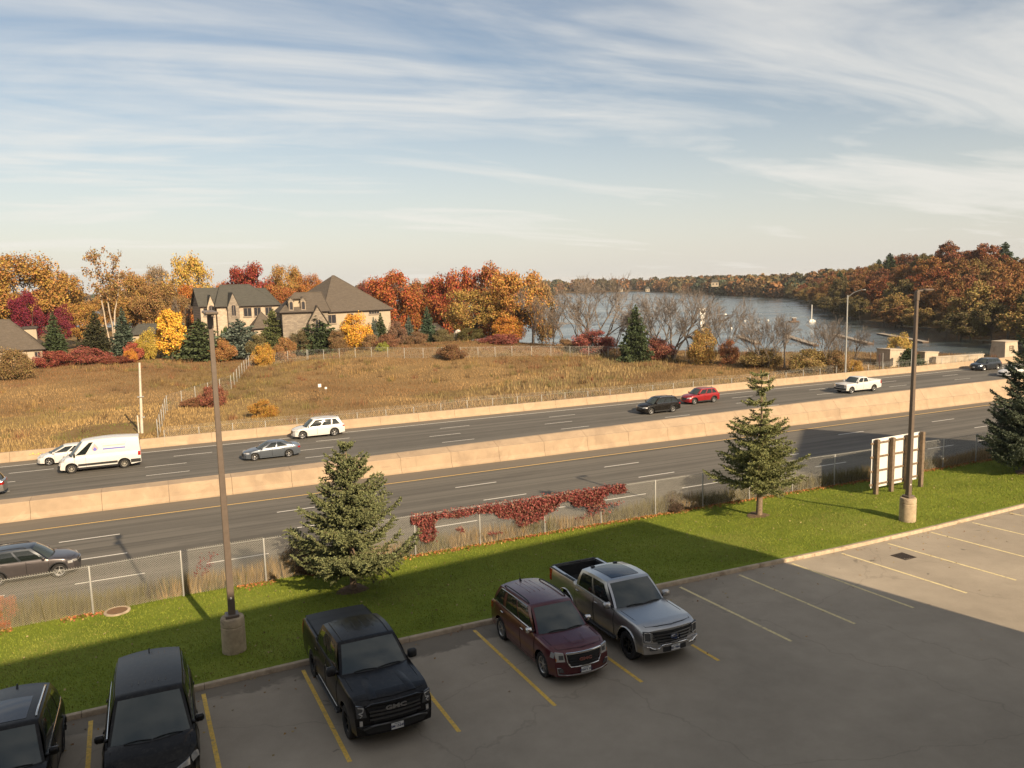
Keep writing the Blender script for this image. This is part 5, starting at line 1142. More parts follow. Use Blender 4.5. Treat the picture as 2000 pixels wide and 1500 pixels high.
# bright ornamental trees and shrubs
for nm, lb, src, u, vt, vb, w, d, col, rr in [
    ('ornamental_tree', 'brilliant yellow oval tree left of the lamp post', OV[0], 328, 596, 698, 62, 150, YEL, 3.0), ('ornamental_tree', 'brilliant yellow rounded tree before the cream house', SH[0], 691, 614, 674, 68, 146, (0.60, .30, .02), 5.5), ('shrub', 'small yellow-green tree left of the brilliant yellow one', SH[2], 281, 640, 694, 46, 150, (0.36, .25, .03), 5.5), ('shrub', 'coral red shrub with an orange foot', SH[0], 252, 670, 692, 46, 149, (0.36, .085, .045), 5.5), ('shrub', 'orange shrub below the coral red one', SH[1], 246, 682, 698, 30, 147, (0.50, .20, .02), 5.5),
    ('shrub', 'brown brush at the foot of the cream wall', SH[0], 655, 646, 692, 44, 145, (0.20, .12, .05), 5.5), ('shrub', 'tan brush between the yellow tree and the house corner', SH[2], 722, 650, 690, 46, 144, (0.24, .14, .06), 5.5), ('shrub', 'reddish brush below the house corner spruces', SH[1], 752, 652, 690, 50, 143, (0.22, .10, .05), 5.5), ('shrub', 'dark brush between the dormer wing and the rounded pine', SH[1], 582, 646, 690, 46, 146, (0.12, .09, .04), 5.5), ('shrub', 'olive brush under the mansion porch', SH[0], 500, 654, 688, 54, 148, (0.15, .12, .045), 5.5), ('shrub', 'orange brush below the blue spruce and mansion', SH[2], 432, 660, 700, 50, 147, (0.30, .14, .04), 5.5), ('shrub', 'green-brown brush at the shed corner', SH[2], 862, 640, 682, 44, 150, (0.15, .12, .05), 5.5), ('shrub', 'brown brush before the shed', SH[0], 812, 648, 686, 50, 147, (0.21, .12, .06), 5.5),
    ('shrub', 'sprawling red sumac at the foot of the dark spruce', SH[0], 95, 686, 718, 90, 146, (0.27, .065, .04), 5.5), ('shrub', 'red sumac spreading into the field', SH[1], 160, 678, 716, 100, 148, (0.25, .07, .045), 5.5), ('shrub', 'dull red brush trailing off from the sumac', SH[2], 222, 694, 716, 70, 146, (0.20, .055, .03), 5.5), ('shrub', 'brown-olive thicket before the grey hipped roof', SH[2], 16, 676, 716, 84, 135, (0.20, .125, .045), 5.5), ('shrub', 'golden bush at the bend of the field fence', SH[1], 508, 672, 722, 48, 136, (0.42, .22, .025), 5.5), ('shrub', 'tan bush behind the golden one at the fence bend', SH[0], 552, 660, 702, 46, 142, (0.30, .15, .05), 5.5), ('shrub', 'lime green bush in the field below the cream house', SH[1], 744, 668, 692, 26, 138, (0.24, .25, .03), 5.5), ('shrub', 'little dark green bush alone in the open field', SH[2], 735, 766, 779, 15, 104, (0.05, .07, .02), 5.5),
    ('shrub', 'orange bush by the highway near the lamp post', SH[0], 500, 782, 822, 60, 88, (0.36, .18, .025), 5.5), ('shrub', 'red creeper-covered bush on the field fence', SH[1], 402, 752, 794, 60, 98, (0.23, .08, .045), 5.5), ('shrub', 'reddish brush beside the creeper-covered bush', SH[2], 365, 774, 802, 56, 99, (0.22, .10, .045), 5.5), ('shrub', 'brown dried thicket on the rise by the lakeside fence', SH[2], 878, 668, 712, 60, 128, (0.20, .105, .045), 5.5), ('shrub', 'brown brush beside the narrow house corner spruces', SH[0], 772, 628, 684, 44, 146, (0.18, .10, .06), 5.5),
    ('shrub', 'low red sumac by the olive-gold tree', SH[1], 975, 652, 684, 84, 146, (0.26, .075, .055), 5.5), ('shrub', 'red sumac under the large bare tree', SH[0], 1158, 646, 690, 96, 140, (0.26, .075, .055), 5.5), ('shrub', 'pinkish red brush right of the lone pine', SH[2], 1284, 656, 696, 74, 134, (0.28, .10, .065), 5.5), ('shrub', 'golden willow scrub among the bare trees', SH[1], 1372, 640, 694, 60, 128, (0.33, .20, .05), 5.5), ('shrub', 'orange-pink scrub right of the golden willow', SH[0], 1424, 664, 690, 46, 128, (0.33, .14, .06), 5.5), ('shrub', 'tan scrub by the lake fence', SH[2], 1104, 660, 688, 50, 144, (0.28, .16, .07), 5.5), ('shrub', 'olive scrub along the shore before the docks', SH[2], 1490, 676, 696, 90, 124, (0.22, .15, .05), 5.5), ('shrub', 'yellow-olive scrub by the highway light pole', SH[0], 1585, 682, 702, 90, 118, (0.28, .19, .06), 5.5), ('shrub', 'small golden bush at the base of the highway light pole', SH[1], 1672, 702, 722, 36, 119, (0.38, .22, .04), 5.5),
    ('shrub', 'tall yellow willow bush behind the low stone walls', SH[1], 1762, 652, 708, 58, 134, (0.42, .28, .06), 5.5), ('shrub', 'dark green juniper between the low stone walls', CN[3], 1778, 678, 718, 54, 131, (0.04, .07, .03), 5.0), ('shrub', 'brown weedy shrub along the verge of the lake fence', SH[2], 1640, 680, 694, 50, 118, (0.24, .15, .06), 5.5)]:
    tree_px(nm, lb, 'shrub' if nm == 'shrub' else 'tree', src, u, vt, w, d, col, group=G4, Rref=rr, vbase=vb)
for lb, k, u, vt, w, d in [('twin-stemmed bare tree at the edge of the golden trees', 2, 1076, 558, 60, 146), ('slim bare tree leaning by the water', 3, 1098, 590, 46, 144), ('large bare spreading tree above the red sumac', 1, 1166, 528, 118, 142), ('slim bare sapling between the big bare tree and the pine', 3, 1205, 590, 40, 140), ('broad fan-shaped bare tree right of the lone pine', 1, 1312, 556, 130, 134), ('bare tree overlapping the golden willow scrub', 2, 1388, 552, 78, 130), ('small bare sapling on the shore by the golden willow', 3, 1346, 600, 40, 131), ('bare tree standing before the second dock', 2, 1482, 598, 70, 124), ('thin bare tree before the little work raft', 3, 1535, 610, 50, 122), ('bare tree before the white mast', 1, 1610, 612, 76, 119), ('thin bare sapling beside the highway light pole', 3, 1672, 630, 44, 121), ('thin bare tree behind the golden-orange tree', 0, 1040, 560, 70, 152), ('pale bare tree by the mansion gable', 0, 358, 576, 44, 178), ('bare sapling left of the lone pine', 3, 1222, 600, 36, 139), ('many-stemmed bare tree behind the pinkish brush', 1, 1284, 566, 90, 138), ('tall bare tree over the orange-pink scrub', 2, 1420, 575, 70, 129), ('leaning bare tree over the sumac by the water', 2, 1135, 556, 80, 145), ('wide bare tree near the short dock', 1, 1500, 604, 90, 123), ('bare tree half-way between the raft and the light pole', 2, 1640, 622, 60, 119)]:
    tree_px('bare_tree', lb, 'tree', [BR[k]], u, vt, w, d, group=G3, Rref=3.6 if k in (1, 2) else 3.2)
# wooded hillside across the water: crowns one can tell apart
def hz(s, n): return float(hill_z(np.array([s]), np.array([n]))[0])
PAL = [((.215, .07, .022), 'rust-red'), ((0.20, .095, .028), 'russet brown'), ((0.24, .105, .027), 'burnt orange'), ((0.105, .082, .028), 'olive brown'), ((0.19, .125, .035), 'dull gold'), ((0.165, .062, .026), 'dark red-brown')]
cnt = 0; pts = []; rng = np.random.default_rng(77)
while cnt < 230 and len(pts) < 6000:
    n = rng.uniform(95, 520); e = 3 + 150 * rng.uniform(0, 1) ** 1.5; s = float(np.interp(n, HY, HX)) + e; pts.append(0)
    ang = math.degrees(math.atan2(s, n))
    if not 44 < ang < 62: continue
    sp_ = 7.0 + 0.008 * math.hypot(s, n)
    if any(abs(q[0] - s) < sp_ and abs(q[1] - n) < sp_ and math.hypot(q[0] - s, q[1] - n) < sp_ for q in pts if q): continue
    pts[-1] = (s, n); cnt += 1; z = hz(s, n); h = rng.uniform(11, 17) * (0.75 if e < 10 else 1); w = rng.uniform(1.05, 1.55)
    if rng.uniform() < 0.05: plant('pine_tree', 'dark green pine among the rusty hillside trees, ' + ('at the water line' if e < 20 else 'low on the slope' if e < 50 else 'high on the slope' if e < 90 else 'near the crest'), 'tree', CN[2], (s, n, z - .3), (1.5, 1.5, 1.75), (0.035, .055, .022), group='pines on the wooded hill')
    else:
        k = int(rng.integers(0, len(PAL))); k = int(rng.choice([3, 4, 1])) if e < 14 else k; c_, w_ = PAL[k]; j = rng.uniform(.8, 1.2)
        wh_ = 'by the water' if e < 12 else ('low' if e < 35 else ('halfway up' if e < 75 else 'near the crest')); rg_ = 'by the docks end' if n < 170 else ('opposite the pylon' if n < 230 else ('beyond the mast raft' if n < 330 else 'at the far bay')); sz_ = 'tall ' if h > 15 else ('low ' if h < 12.3 else ''); sz_ += 'spreading ' if w > 1.38 else ('narrow ' if w < 1.18 else '')
        plant('hillside_tree', sz_ + w_ + ' tree ' + wh_ + ' on the hill, ' + rg_, 'tree', HB[int(rng.integers(0, 4))], (s, n, z - .3), (w, w, h / 10), tuple(x * j for x in c_), group='trees on the wooded hill')
# far-off woods round the lake read as one mass
rng = np.random.default_rng(5); C, S_, CC = [], [], []
def far_tree(s, n, z, h, r, col):
    m = 130; d = rand_dir(m, rng, .2); u = rng.uniform(.5, 1, (m, 1)) ** .5; C.append(np.array([s, n, z + h * .52]) + d * u * np.array([r, r, h * .5])); S_.append(np.full(m, r * .17)); j = rng.uniform(.65, 1.3, (m, 1)); CC.append(np.array(col) * j)
FC = [(.20, .105, .045), (.16, .10, .045), (.10, .085, .04), (.24, .115, .045), (.06, .07, .04), (.22, .15, .06)]
for k in range(420):
    x = rng.uniform(-500, 900); far_tree(x, 990 + 40 * math.sin(x * .004) + rng.uniform(0, 90), -6, rng.uniform(10, 19), rng.uniform(5, 9), FC[int(rng.integers(0, 6))])
for k in range(420):
    n = rng.uniform(480, 1100); e = rng.uniform(2, 120); s = float(np.interp(n, HY, HX)) + e; far_tree(s, n, hz(s, n), rng.uniform(10, 17), rng.uniform(5, 8), FC[int(rng.integers(0, 6))])
for k in range(60):
    t = rng.uniform(0, 1); s = 395 + 60 * t; n = 760 + 70 * rng.uniform(0, 1); far_tree(s - 25, n + 40, -7.6, rng.uniform(6, 12), rng.uniform(4, 7), FC[int(rng.integers(0, 6))])
P = np.concatenate(C); s = np.concatenate(S_); A, B = frame(rand_dir(len(P), rng, .3), rng); V, Fq = quads_at(P, A, B, s, s * .8)
fw = obj('far_woods', np_mesh('far_woods', V, Fq, MAT['blade'], np.repeat(np.c_[np.concatenate(CC), np.ones(len(P))], 4, 0))); tag(fw, 'distant autumn woods lining the far shore of the lake', 'woods', kind='stuff')

# ------------------------------------------------------------------ near spruces
def make_spruce(seed, H, Rb, z0, rad_fn, nwh, tip=0.5, dens=1.0, up=0.10, nl=0.065, sparse=None):
    """detailed spruce: limbs with side shoots, each shoot a bottle-brush of needle blades"""
    rng = np.random.default_rng(seed); b = MB(); limb(b, (0, 0, -.15), (0.03 * H * rng.normal() * .2, 0, H * .985), 0.020 * H + .02, 0.006, rng, 8, .006, 9)
    PP, AA = [], []
    for k in range(nwh):
        t = (k + rng.uniform(-.3, .3)) / nwh; z = z0 + (H * .98 - z0) * t; r = rad_fn(t); nb = int(rng.integers(4, 8))
        if sparse and rng.uniform() < sparse(t): nb = max(1, nb - 4)
        for j in range(nb):
            a = 2 * math.pi * (j + rng.uniform(-.45, .45)) / nb + k * 1.13; L = r * rng.uniform(.62, 1.12); dirv = np.array([math.cos(a), math.sin(a), 0])
            m = max(4, int(L * 9)); uu = np.linspace(0, 1, m + 1); sag = rng.uniform(.05, .20) * L; lift = up * L + tip * .12 * L
            pts = [np.array([0, 0, z]) + dirv * L * u + np.array([0, 0, -sag * math.sin(math.pi * u * .9) + lift * u ** 2.2]) for u in uu]
            b.tube(pts, [0.012 * (1 - .8 * u) * (H / 5) + .003 for u in uu], 4, caps=False)
            for i in range(1, m + 1):
                u = uu[i]; p = pts[i]; d0 = pts[i] - pts[i - 1]; d0 /= np.linalg.norm(d0); ln = (0.34 * L * (1 - .55 * u) + .10) * rng.uniform(.7, 1.15)
                shoots = [(d0, .16 if i < m else .20)]
                for sg in (-1, 1):
                    sd = np.array([-math.sin(a) * sg, math.cos(a) * sg, 0]); q = d0 * .62 + sd * .78 + np.array([0, 0, rng.uniform(-.28, .12)]); shoots.append((q / np.linalg.norm(q), ln))
                for q, l in shoots:
                    c = max(3, int(l * 46 * dens)); w = rng.uniform(0, 1, c); base = p + np.outer(w * l, q); base[:, 2] -= .10 * (w * l) ** 1.2; sdv = rand_dir(c, rng, .25); nd = q * .55 + sdv * .8; nd /= np.linalg.norm(nd, axis=1, keepdims=True)
                    PP.append(base + nd * nl * .5); AA.append(nd)
    c = int(60 * dens); w = rng.uniform(0, .35, c); nd = rand_dir(c, rng, .5); PP.append(np.stack([np.zeros(c), np.zeros(c), H * .98 - w], 1) + nd * nl * .6); AA.append(nd)
    P = np.concatenate(PP); A = np.concatenate(AA); nn = rand_dir(len(P), rng, .5); B = np.cross(nn, A); B /= np.linalg.norm(B, axis=1, keepdims=True) + 1e-9; s = rng.uniform(.7, 1.3, len(P))
    V, Fq = quads_at(P, A, B, nl * s, nl * .22 * s + .006); return b.mesh('trunk', MAT['bark_spruce'], 60, fix=False), np_mesh('crown', V, Fq, MAT['needle'])
def near_spruce(label, u, v, vtop, mk, color, lean=0.0):
    p = on_lot(u, v); z = float(lawn_z(p[0], p[1])); h = z_at(u, vtop, math.hypot(p[0], p[1])) - z; tm, cm = mk(h); r = thing('spruce_tree', label, 'tree', (p[0], p[1], z), 0.6, 'spruces on the lawn')
    for nm, me in (('trunk', tm), ('crown', cm)): o = obj(nm, me, r); o.color = (*color, 1)
    # ring of bare soil and shed needles round the stem
    b = MB(); rows = []
    for rr in (0.0, .35, .62): rows.append([(rr * (1 + .18 * math.sin(3 * a + rr * 9)) * math.cos(a), rr * (1 + .15 * math.cos(2 * a)) * math.sin(a), .07 * (1 - rr / .62) + .012) for a in np.linspace(0, 2 * math.pi, 15)[:-1]])
    b.grid(rows, close=True); b.build('root_mound', MAT['soil'], r, smooth=60); return r
near_spruce('irregular blue-green spruce behind the black pickup', 690, 1152, 856, lambda h: make_spruce(9, h, 2.2, 1.15, lambda t: 2.6 * (1 - t) ** .80 * (.86 + .14 * math.sin(t * 23)) + .13, 21, 1.2, 1.7, .14, nl=.042, sparse=lambda t: .22), (0.158, .170, .074))
near_spruce('thin-topped green spruce beside the signboard', 1482, 1008, 718, lambda h: make_spruce(14, h, 2.1, 1.75, lambda t: 2.35 * (1 - t) ** .95 + .05 if t < .55 else (.95 - 1.6 * (t - .55) if t < .78 else (.45 if t < .84 else .68 * ((1 - t) / .16) ** .6 + .10)), 23, .5, 1.15, .05, nl=.045, sparse=lambda t: .4 if .55 < t < .84 else .06), (0.180, .190, .072))
near_spruce('full dark blue-green spruce at the end of the lawn', 2003, 926, 610, lambda h: make_spruce(21, h, 2.2, .95, lambda t: 2.5 * (1 - t) ** .85 + .15, 26, .9, 1.2, .10, nl=.052), (0.100, .120, .076))

# ------------------------------------------------------------------ grasses and weeds (nobody could count them)
def blades(name, S, N_, Z, h, w, cols, lean=0.35, kind='stuff', label=None, cat=None, per=1, seed=0, tilt=None):
    rng = np.random.default_rng(seed); n = len(S); a = rng.uniform(0, 2 * np.pi, n); la = rng.uniform(0, 2 * np.pi, n); ll = lean * h * rng.uniform(0, 1, n)
    P0 = np.stack([S, N_, Z], 1); d = np.stack([np.cos(a), np.sin(a), np.zeros(n)], 1) * (w / 2)[:, None]; tp = P0 + np.stack([np.cos(la) * ll, np.sin(la) * ll, h], 1)
    V = np.stack([P0 - d, P0 + d, tp], 1).reshape(-1, 3); me = np_mesh(name, V, np.arange(3 * n).reshape(n, 3), MAT['blade'], np.repeat(np.c_[cols, np.ones(n)], 3, 0)); o = obj(name, me); tag(o, label, cat, kind=kind); return o
rng = np.random.default_rng(8)
# lawn blades
n = 150000; S = rng.uniform(-9, 50, n); t = rng.uniform(0.02, 1, n); K = kerb_n(S) + .2; N_ = K + (fence_n(S) + .2 - K) * t; v = vnoise(S * .8, N_ * 1.1, 4) * .6 + vnoise(S * 4, N_ * 4, 6) * .4; col = np.array([.145, .182, .017]) * (1 - v[:, None]) + np.array([.262, .276, .046]) * v[:, None]; st_ = .5 + .5 * np.sin((N_ - .10 * S) * 5.6 + .8 * vnoise(S * .2, N_ * .2, 6)); col *= (1 + .13 * (st_ - .5))[:, None]; wp_ = sstep(vnoise(S * .28, N_ * .45, 71), .62, .80); col = col * (1 - .55 * wp_[:, None]) + np.array([.21, .185, .06]) * .55 * wp_[:, None]; dry = rng.uniform(size=n) < .05 + .10 * sstep(N_ - K, 1.0, 0.0); col[dry] = (.22, .17, .06); col *= rng.uniform(.7, 1.3, (n, 1))
blades('lawn_grass', S, N_, lawn_z(S, N_), rng.uniform(.03, .065, n), rng.uniform(.014, .026, n), col, .7, label='short mown grass covering the lawn strip', cat='grass', seed=1)
# weeds on the bank behind the near fence
n = 52000; S = rng.uniform(-14, 62, n); t = rng.uniform(0, 1, n) ** 1.2; F = fence_n(S) + .05; N_ = F + 2.6 * t; v = vnoise(S * .5, N_ * .5, 9); col = np.where((v > .55)[:, None], np.array([.30, .20, .085]), np.array([.15, .125, .045])); k = vnoise(S * .33, S * .1, 31); col = np.where(((k > .70) & (v < .5))[:, None], np.array([.075, .055, .03]), col) * rng.uniform(.6, 1.35, (n, 1)); h = rng.uniform(.35, 1.05, n) * (.55 + .75 * vnoise(S * .45, N_ * .2, 12)) * (1 - .35 * sstep(N_ - F, 0, .5) * 0)
blades('bank_weeds', S, N_, verge_z(S, np.maximum(N_, F + .4)), h, rng.uniform(.02, .05, n), col, .45, label='tall dry weeds on the bank behind the near chain-link fence', cat='weeds', seed=2)
n = 5200; S = rng.uniform(-14, 48, n); N_ = fence_n(S) + rng.normal(-.12, .16, n); col = np.array([[.42, .17, .05], [.36, .22, .08], [.30, .10, .05]])[rng.integers(0, 3, n)] * rng.uniform(.6, 1.3, (n, 1)); more = (vnoise(S * .7, S * 0, 2) > .38) | (S > 6); S, N_, col = S[more], N_[more], col[more]; n = len(S)
P = np.stack([S, N_, lawn_z(S, N_) + .03], 1); d = rand_dir(n, rng, 1.6); A, B = frame(d, rng); V, Fq = quads_at(P, A, B, .035, .028); tag(obj('fallen_leaves', np_mesh('fallen_leaves', V, Fq, MAT['blade'], np.repeat(np.c_[col, np.ones(n)], 4, 0))), 'orange fallen leaves gathered along the near fence', 'leaves', kind='stuff')
n = 420; S = rng.uniform(-9, 48, n); K = kerb_n(S) + .3; N_ = K + (fence_n(S) - K) * rng.uniform(0, 1, n); P = np.stack([S, N_, lawn_z(S, N_) + .05], 1); d = rand_dir(n, rng, 2); A, B = frame(d, rng); V, Fq = quads_at(P, A, B, .03, .024); col = np.array([.28, .22, .10]) * rng.uniform(.5, 1.3, (n, 1)); tag(obj('lawn_leaves', np_mesh('lawn_leaves', V, Fq, MAT['blade'], np.repeat(np.c_[col, np.ones(n)], 4, 0))), 'scattered pale fallen leaves on the mown lawn', 'leaves', kind='stuff')
n = 260; S = rng.uniform(-8, 46, n); N_ = kerb_n(S) - np.abs(rng.normal(0, 1.3, n)) ** 1.5 - .06; P = np.stack([S, N_, lotz(S, N_) + .012], 1); d = rand_dir(n, rng, 3); A, B = frame(d, rng); V, Fq = quads_at(P, A, B, .03, .022); col = np.array([[.34, .20, .07], [.26, .12, .05], [.38, .28, .12]])[rng.integers(0, 3, n)] * rng.uniform(.5, 1.2, (n, 1)); tag(obj('lot_leaves', np_mesh('lot_leaves', V, Fq, MAT['blade'], np.repeat(np.c_[col, np.ones(n)], 4, 0))), 'few dry leaves blown onto the asphalt along the kerb', 'leaves', kind='stuff')
# field vegetation by zone
def field_cover(name, label, n, zone, h0, h1, w0, w1, colf, lean=.4, seed=3):
    rng = np.random.default_rng(seed); S = rng.uniform(-45, 128, n * 3); N_ = rng.uniform(77.3, 178, n * 3); a = np.degrees(np.arctan2(S, N_)); ok = (a > -13) & (a < 61) & (poly_sdf(S, N_, SHORE) > 1.0); S, N_ = S[ok], N_[ok]; p = zone(S, N_); k = rng.uniform(size=len(S)) < p; S, N_ = S[k][:n], N_[k][:n]; m = len(S)
    clump = vnoise(S * .55, N_ * .55, seed); h = (h0 + (h1 - h0) * rng.uniform(0, 1, m)) * (.55 + .9 * clump); col = colf(S, N_, clump); mw = sstep(-np.hypot((S + 5.2) / 4.6, (N_ - 87.2) / 4.2) + .25 * vnoise(S, N_, 8), -1.0, -.75); h = h * (1 - .72 * mw); col = (col * (1 - mw[:, None]) + np.array([.125, .165, .03]) * mw[:, None]) * rng.uniform(.6, 1.35, (m, 1)); blades(name, S, N_, field_z(S, N_) - .02, h, rng.uniform(w0, w1, m) * (1 + N_ / 260), col, lean, label=label, cat='grass', seed=seed)
def mixc(a, b, t): return np.array(a) * (1 - t[:, None]) + np.array(b) * t[:, None]
reed = lambda S, N_: np.exp(-(((S - 55) * .80 + (N_ - 100) * .60) / 24) ** 4) * np.exp(-(((N_ - 100) * .80 - (S - 55) * .60 + 2) / 7.5) ** 4)
def scrubcol(S, N_, c):
    t = vnoise(S * .07, N_ * .09, 21); g = mixc((.190, .108, .047), (.305, .195, .085), sstep(t, .35, .75)); g = np.where(((S < 12) & (N_ < 104))[:, None], mixc((.43, .285, .115), (.32, .21, .085), c), g); r = sstep(vnoise(S * .11, N_ * .11, 40), .62, .75) * sstep(N_, 110, 135); g = g * (1 - r[:, None]) + np.array([.18, .085, .05]) * r[:, None]; o = sstep(vnoise(S * .09, N_ * .12, 55), .55, .72); g = g * (1 - .6 * o[:, None]) + np.array([.16, .135, .045]) * .6 * o[:, None]; rb = sstep(N_, 118, 150) * (1 - sstep(S, 10, 40)) * (.3 + .7 * vnoise(S * .2, N_ * .3, 60)); g = g * (1 - .75 * rb[:, None]) + np.array([.20, .085, .04]) * .75 * rb[:, None]; return g * (.62 + .42 * vnoise(S * .22, N_ * .55, 61) + .36 * vnoise(S * .05, N_ * .16, 62))[:, None]
field_cover('field_scrub', 'brown and olive autumn scrub covering the field', 210000, lambda S, N_: (1 - .85 * reed(S, N_)) * np.where(N_ > 140, .5, 1), .10, .34, .03, .06, scrubcol)
field_cover('roadside_straw', 'straw-coloured tall grass just behind the roadside barrier', 42000, lambda S, N_: np.exp(-((N_ - 77) / 7.0) ** 2) * 1.0 + .7 * ((S < 10) & (N_ < 98)), .20, .52, .035, .06, lambda S, N_, c: mixc((.38, .25, .105), (.27, .18, .075), c), .3, 7)
field_cover('reed_bed', 'pale green-gold reed bed in the dip of the field', 34000, lambda S, N_: reed(S, N_), .32, .72, .05, .09, lambda S, N_, c: mixc((.32, .225, .10), (.20, .165, .07), sstep(vnoise(S * .25, N_ * .25, 5), .3, .7)), .35, 9)
# taller dead weed clumps that break up the field
rng = np.random.default_rng(19); m = 2600; cs = rng.uniform(-40, 122, m); cn = rng.uniform(79, 172, m); ok = (poly_sdf(cs, cn, SHORE) > 2) & (vnoise(cs * .08, cn * .10, 33) > .42) & (rng.uniform(size=m) < .4 + .6 * sstep(cn, 95, 130)); cs, cn = cs[ok], cn[ok]; m = len(cs); k = 30; idx = np.repeat(np.arange(m), k); sz = rng.uniform(.25, 1.0, m); S = cs[idx] + rng.normal(size=m * k) * .55 * sz[idx]; N_ = cn[idx] + rng.normal(size=m * k) * .55 * sz[idx]; pal = np.array([(.12, .075, .036), (.18, .11, .048), (.22, .10, .05), (.16, .135, .045), (.31, .20, .07)]); col = pal[rng.integers(0, 5, m)][idx] * rng.uniform(.6, 1.35, (m * k, 1))
blades('weed_thickets', S, N_, field_z(S, N_) - .02, rng.uniform(.3, 1.0, m * k) * (.45 + .75 * sz[idx]), rng.uniform(.035, .085, m * k), col, .55, label='darker dead weed thickets scattered over the field', cat='weeds', seed=12)
# red creeper on the near fence
rng = np.random.default_rng(3); n = 46000; S = rng.uniform(9.3, 20.2, n); N_ = fence_n(S) + rng.normal(0, .13, n); top = 1.64; edge = np.interp(S, [9.3, 11, 13, 14.8, 16, 18, 19.5, 21], [1.5, 1.6, 1.5, 1.6, 1.1, .8, .55, .2]); dz = np.abs(rng.normal(0, .66, n)) * edge; dens = vnoise(S * 1.3, dz * 2.2, 14) + .35 * (1 - dz); k = (dens > .40 + .17 * dz) & (dz < 1.35); S, N_, dz = S[k], N_[k], dz[k]; n = len(S); P = np.stack([S, N_, lawn_z(S, N_) + top - dz + .12 * rng.uniform(-1, 1, n) * (dz < .1) + .08], 1); A, B = frame(rand_dir(n, rng, .5), rng); s = .030 * rng.uniform(.6, 1.3, n); V, Fq = quads_at(P, A, B, s, s * .8); col = np.where((rng.uniform(size=n) < .75)[:, None], np.array([.225, .060, .052]), np.array([.26, .14, .09])) * rng.uniform(.55, 1.35, (n, 1))
cr_ = thing('creeper_vine', 'dark red creeper draped along the top of the near fence', 'vine', (0, 0, 0)); obj('leaves', np_mesh('leaves', V, Fq, MAT['blade'], np.repeat(np.c_[col, np.ones(n)], 4, 0)), cr_)
b = MB()
for k in range(30): s0_ = 9.4 + k * .38; zz = float(lawn_z(s0_, fence_n(s0_))); limb(b, (s0_, fence_n(s0_) + .03, zz + 1.55 + .1 * math.sin(k)), (s0_ + .5, fence_n(s0_ + .5) + .03, zz + 1.5 + .15 * math.sin(k * 2.3)), .010, .007, rng, 3, .1, 3)
b.build('stems', MAT['bark'], cr_, fix=False)
n = 150; S = np.concatenate([rng.normal(0.85, .10, n // 2), rng.normal(1.15, .08, n // 2)]); dz = rng.uniform(0, .85, n); P = np.stack([S + (.5 - dz) * .5, fence_n(S) + rng.normal(0, .06, n), lawn_z(S, fence_n(S)) + 1.55 - dz], 1); A, B = frame(rand_dir(n, rng, .5), rng); V, Fq = quads_at(P, A, B, .024, .02); col = np.array([.18, .05, .045]) * rng.uniform(.6, 1.3, (n, 1)); c2_ = thing('creeper_sprig', 'small red creeper sprig on the fence behind the lamp post', 'vine', (0, 0, 0)); obj('leaves', np_mesh('leaves', V, Fq, MAT['blade'], np.repeat(np.c_[col, np.ones(n)], 4, 0)), c2_)
# dark weed clumps behind the fence
for lb, s_, w_, h_, col in [('dark brown weed clump behind the fence by the pickup spruce', 4.9, 1.25, 1.15, (.085, .050, .03)), ('dark brown weed clump behind the fence past the creeper', 23.6, 1.1, .75, (.085, .055, .035)), ('dull brown weed clump behind the fence beyond the signboard', 40.5, 1.4, .8, (.10, .07, .04)), ('rusty bush at the fence by the grey SUV', -5.6, .5, .9, (.36, .13, .05))]:
    nn_ = float(fence_n(s_)) + .55; plant('weed_clump', lb, 'weeds', SH[1], (s_, nn_, float(verge_z(s_, nn_)) - .05), (w_ / 5.5, .7 / 5.5, h_ / 10 * 1.25), col, group='weed clumps behind the near fence')
# ------------------------------------------------------------------ fences
def mesh_bay(L, H, pitch, wd, seed=0):
    """chain-link: two families of slanting wires plus the twisted barbs on top"""
    V = []; F_ = []; k = -H
    def rib(x0, z0, x1, z1, y):
        dx, dz = x1 - x0, z1 - z0; l = math.hypot(dx, dz)
        if l < 0.02: return
        ox, oz = -dz / l * wd / 2, dx / l * wd / 2; o = len(V); V.extend([(x0 - ox, y, z0 - oz), (x1 - ox, y, z1 - oz), (x1 + ox, y, z1 + oz), (x0 + ox, y, z0 + oz)]); F_.append((o, o + 1, o + 2, o + 3))
    while k < L:
        a, b_ = max(0, k), min(L, k + H); rib(a, a - k, b_, b_ - k, 0.003); rib(a, H - (a - k), b_, H - (b_ - k), -0.003)
        if 0 < k < L: rib(k - .012, H - .02, k + .012, H + .035, 0); rib(k + .012, H - .02, k - .012, H + .035, 0)
        k += pitch
    return np_mesh('wire_mesh', V, F_, MAT['wire'])
POST = MB().lathe([(0.0, 1.0), (0.012, 1.0), (0.03, 0.985), (0.03, -0.05)], n=8).mesh('post', MAT['galv'], 50)
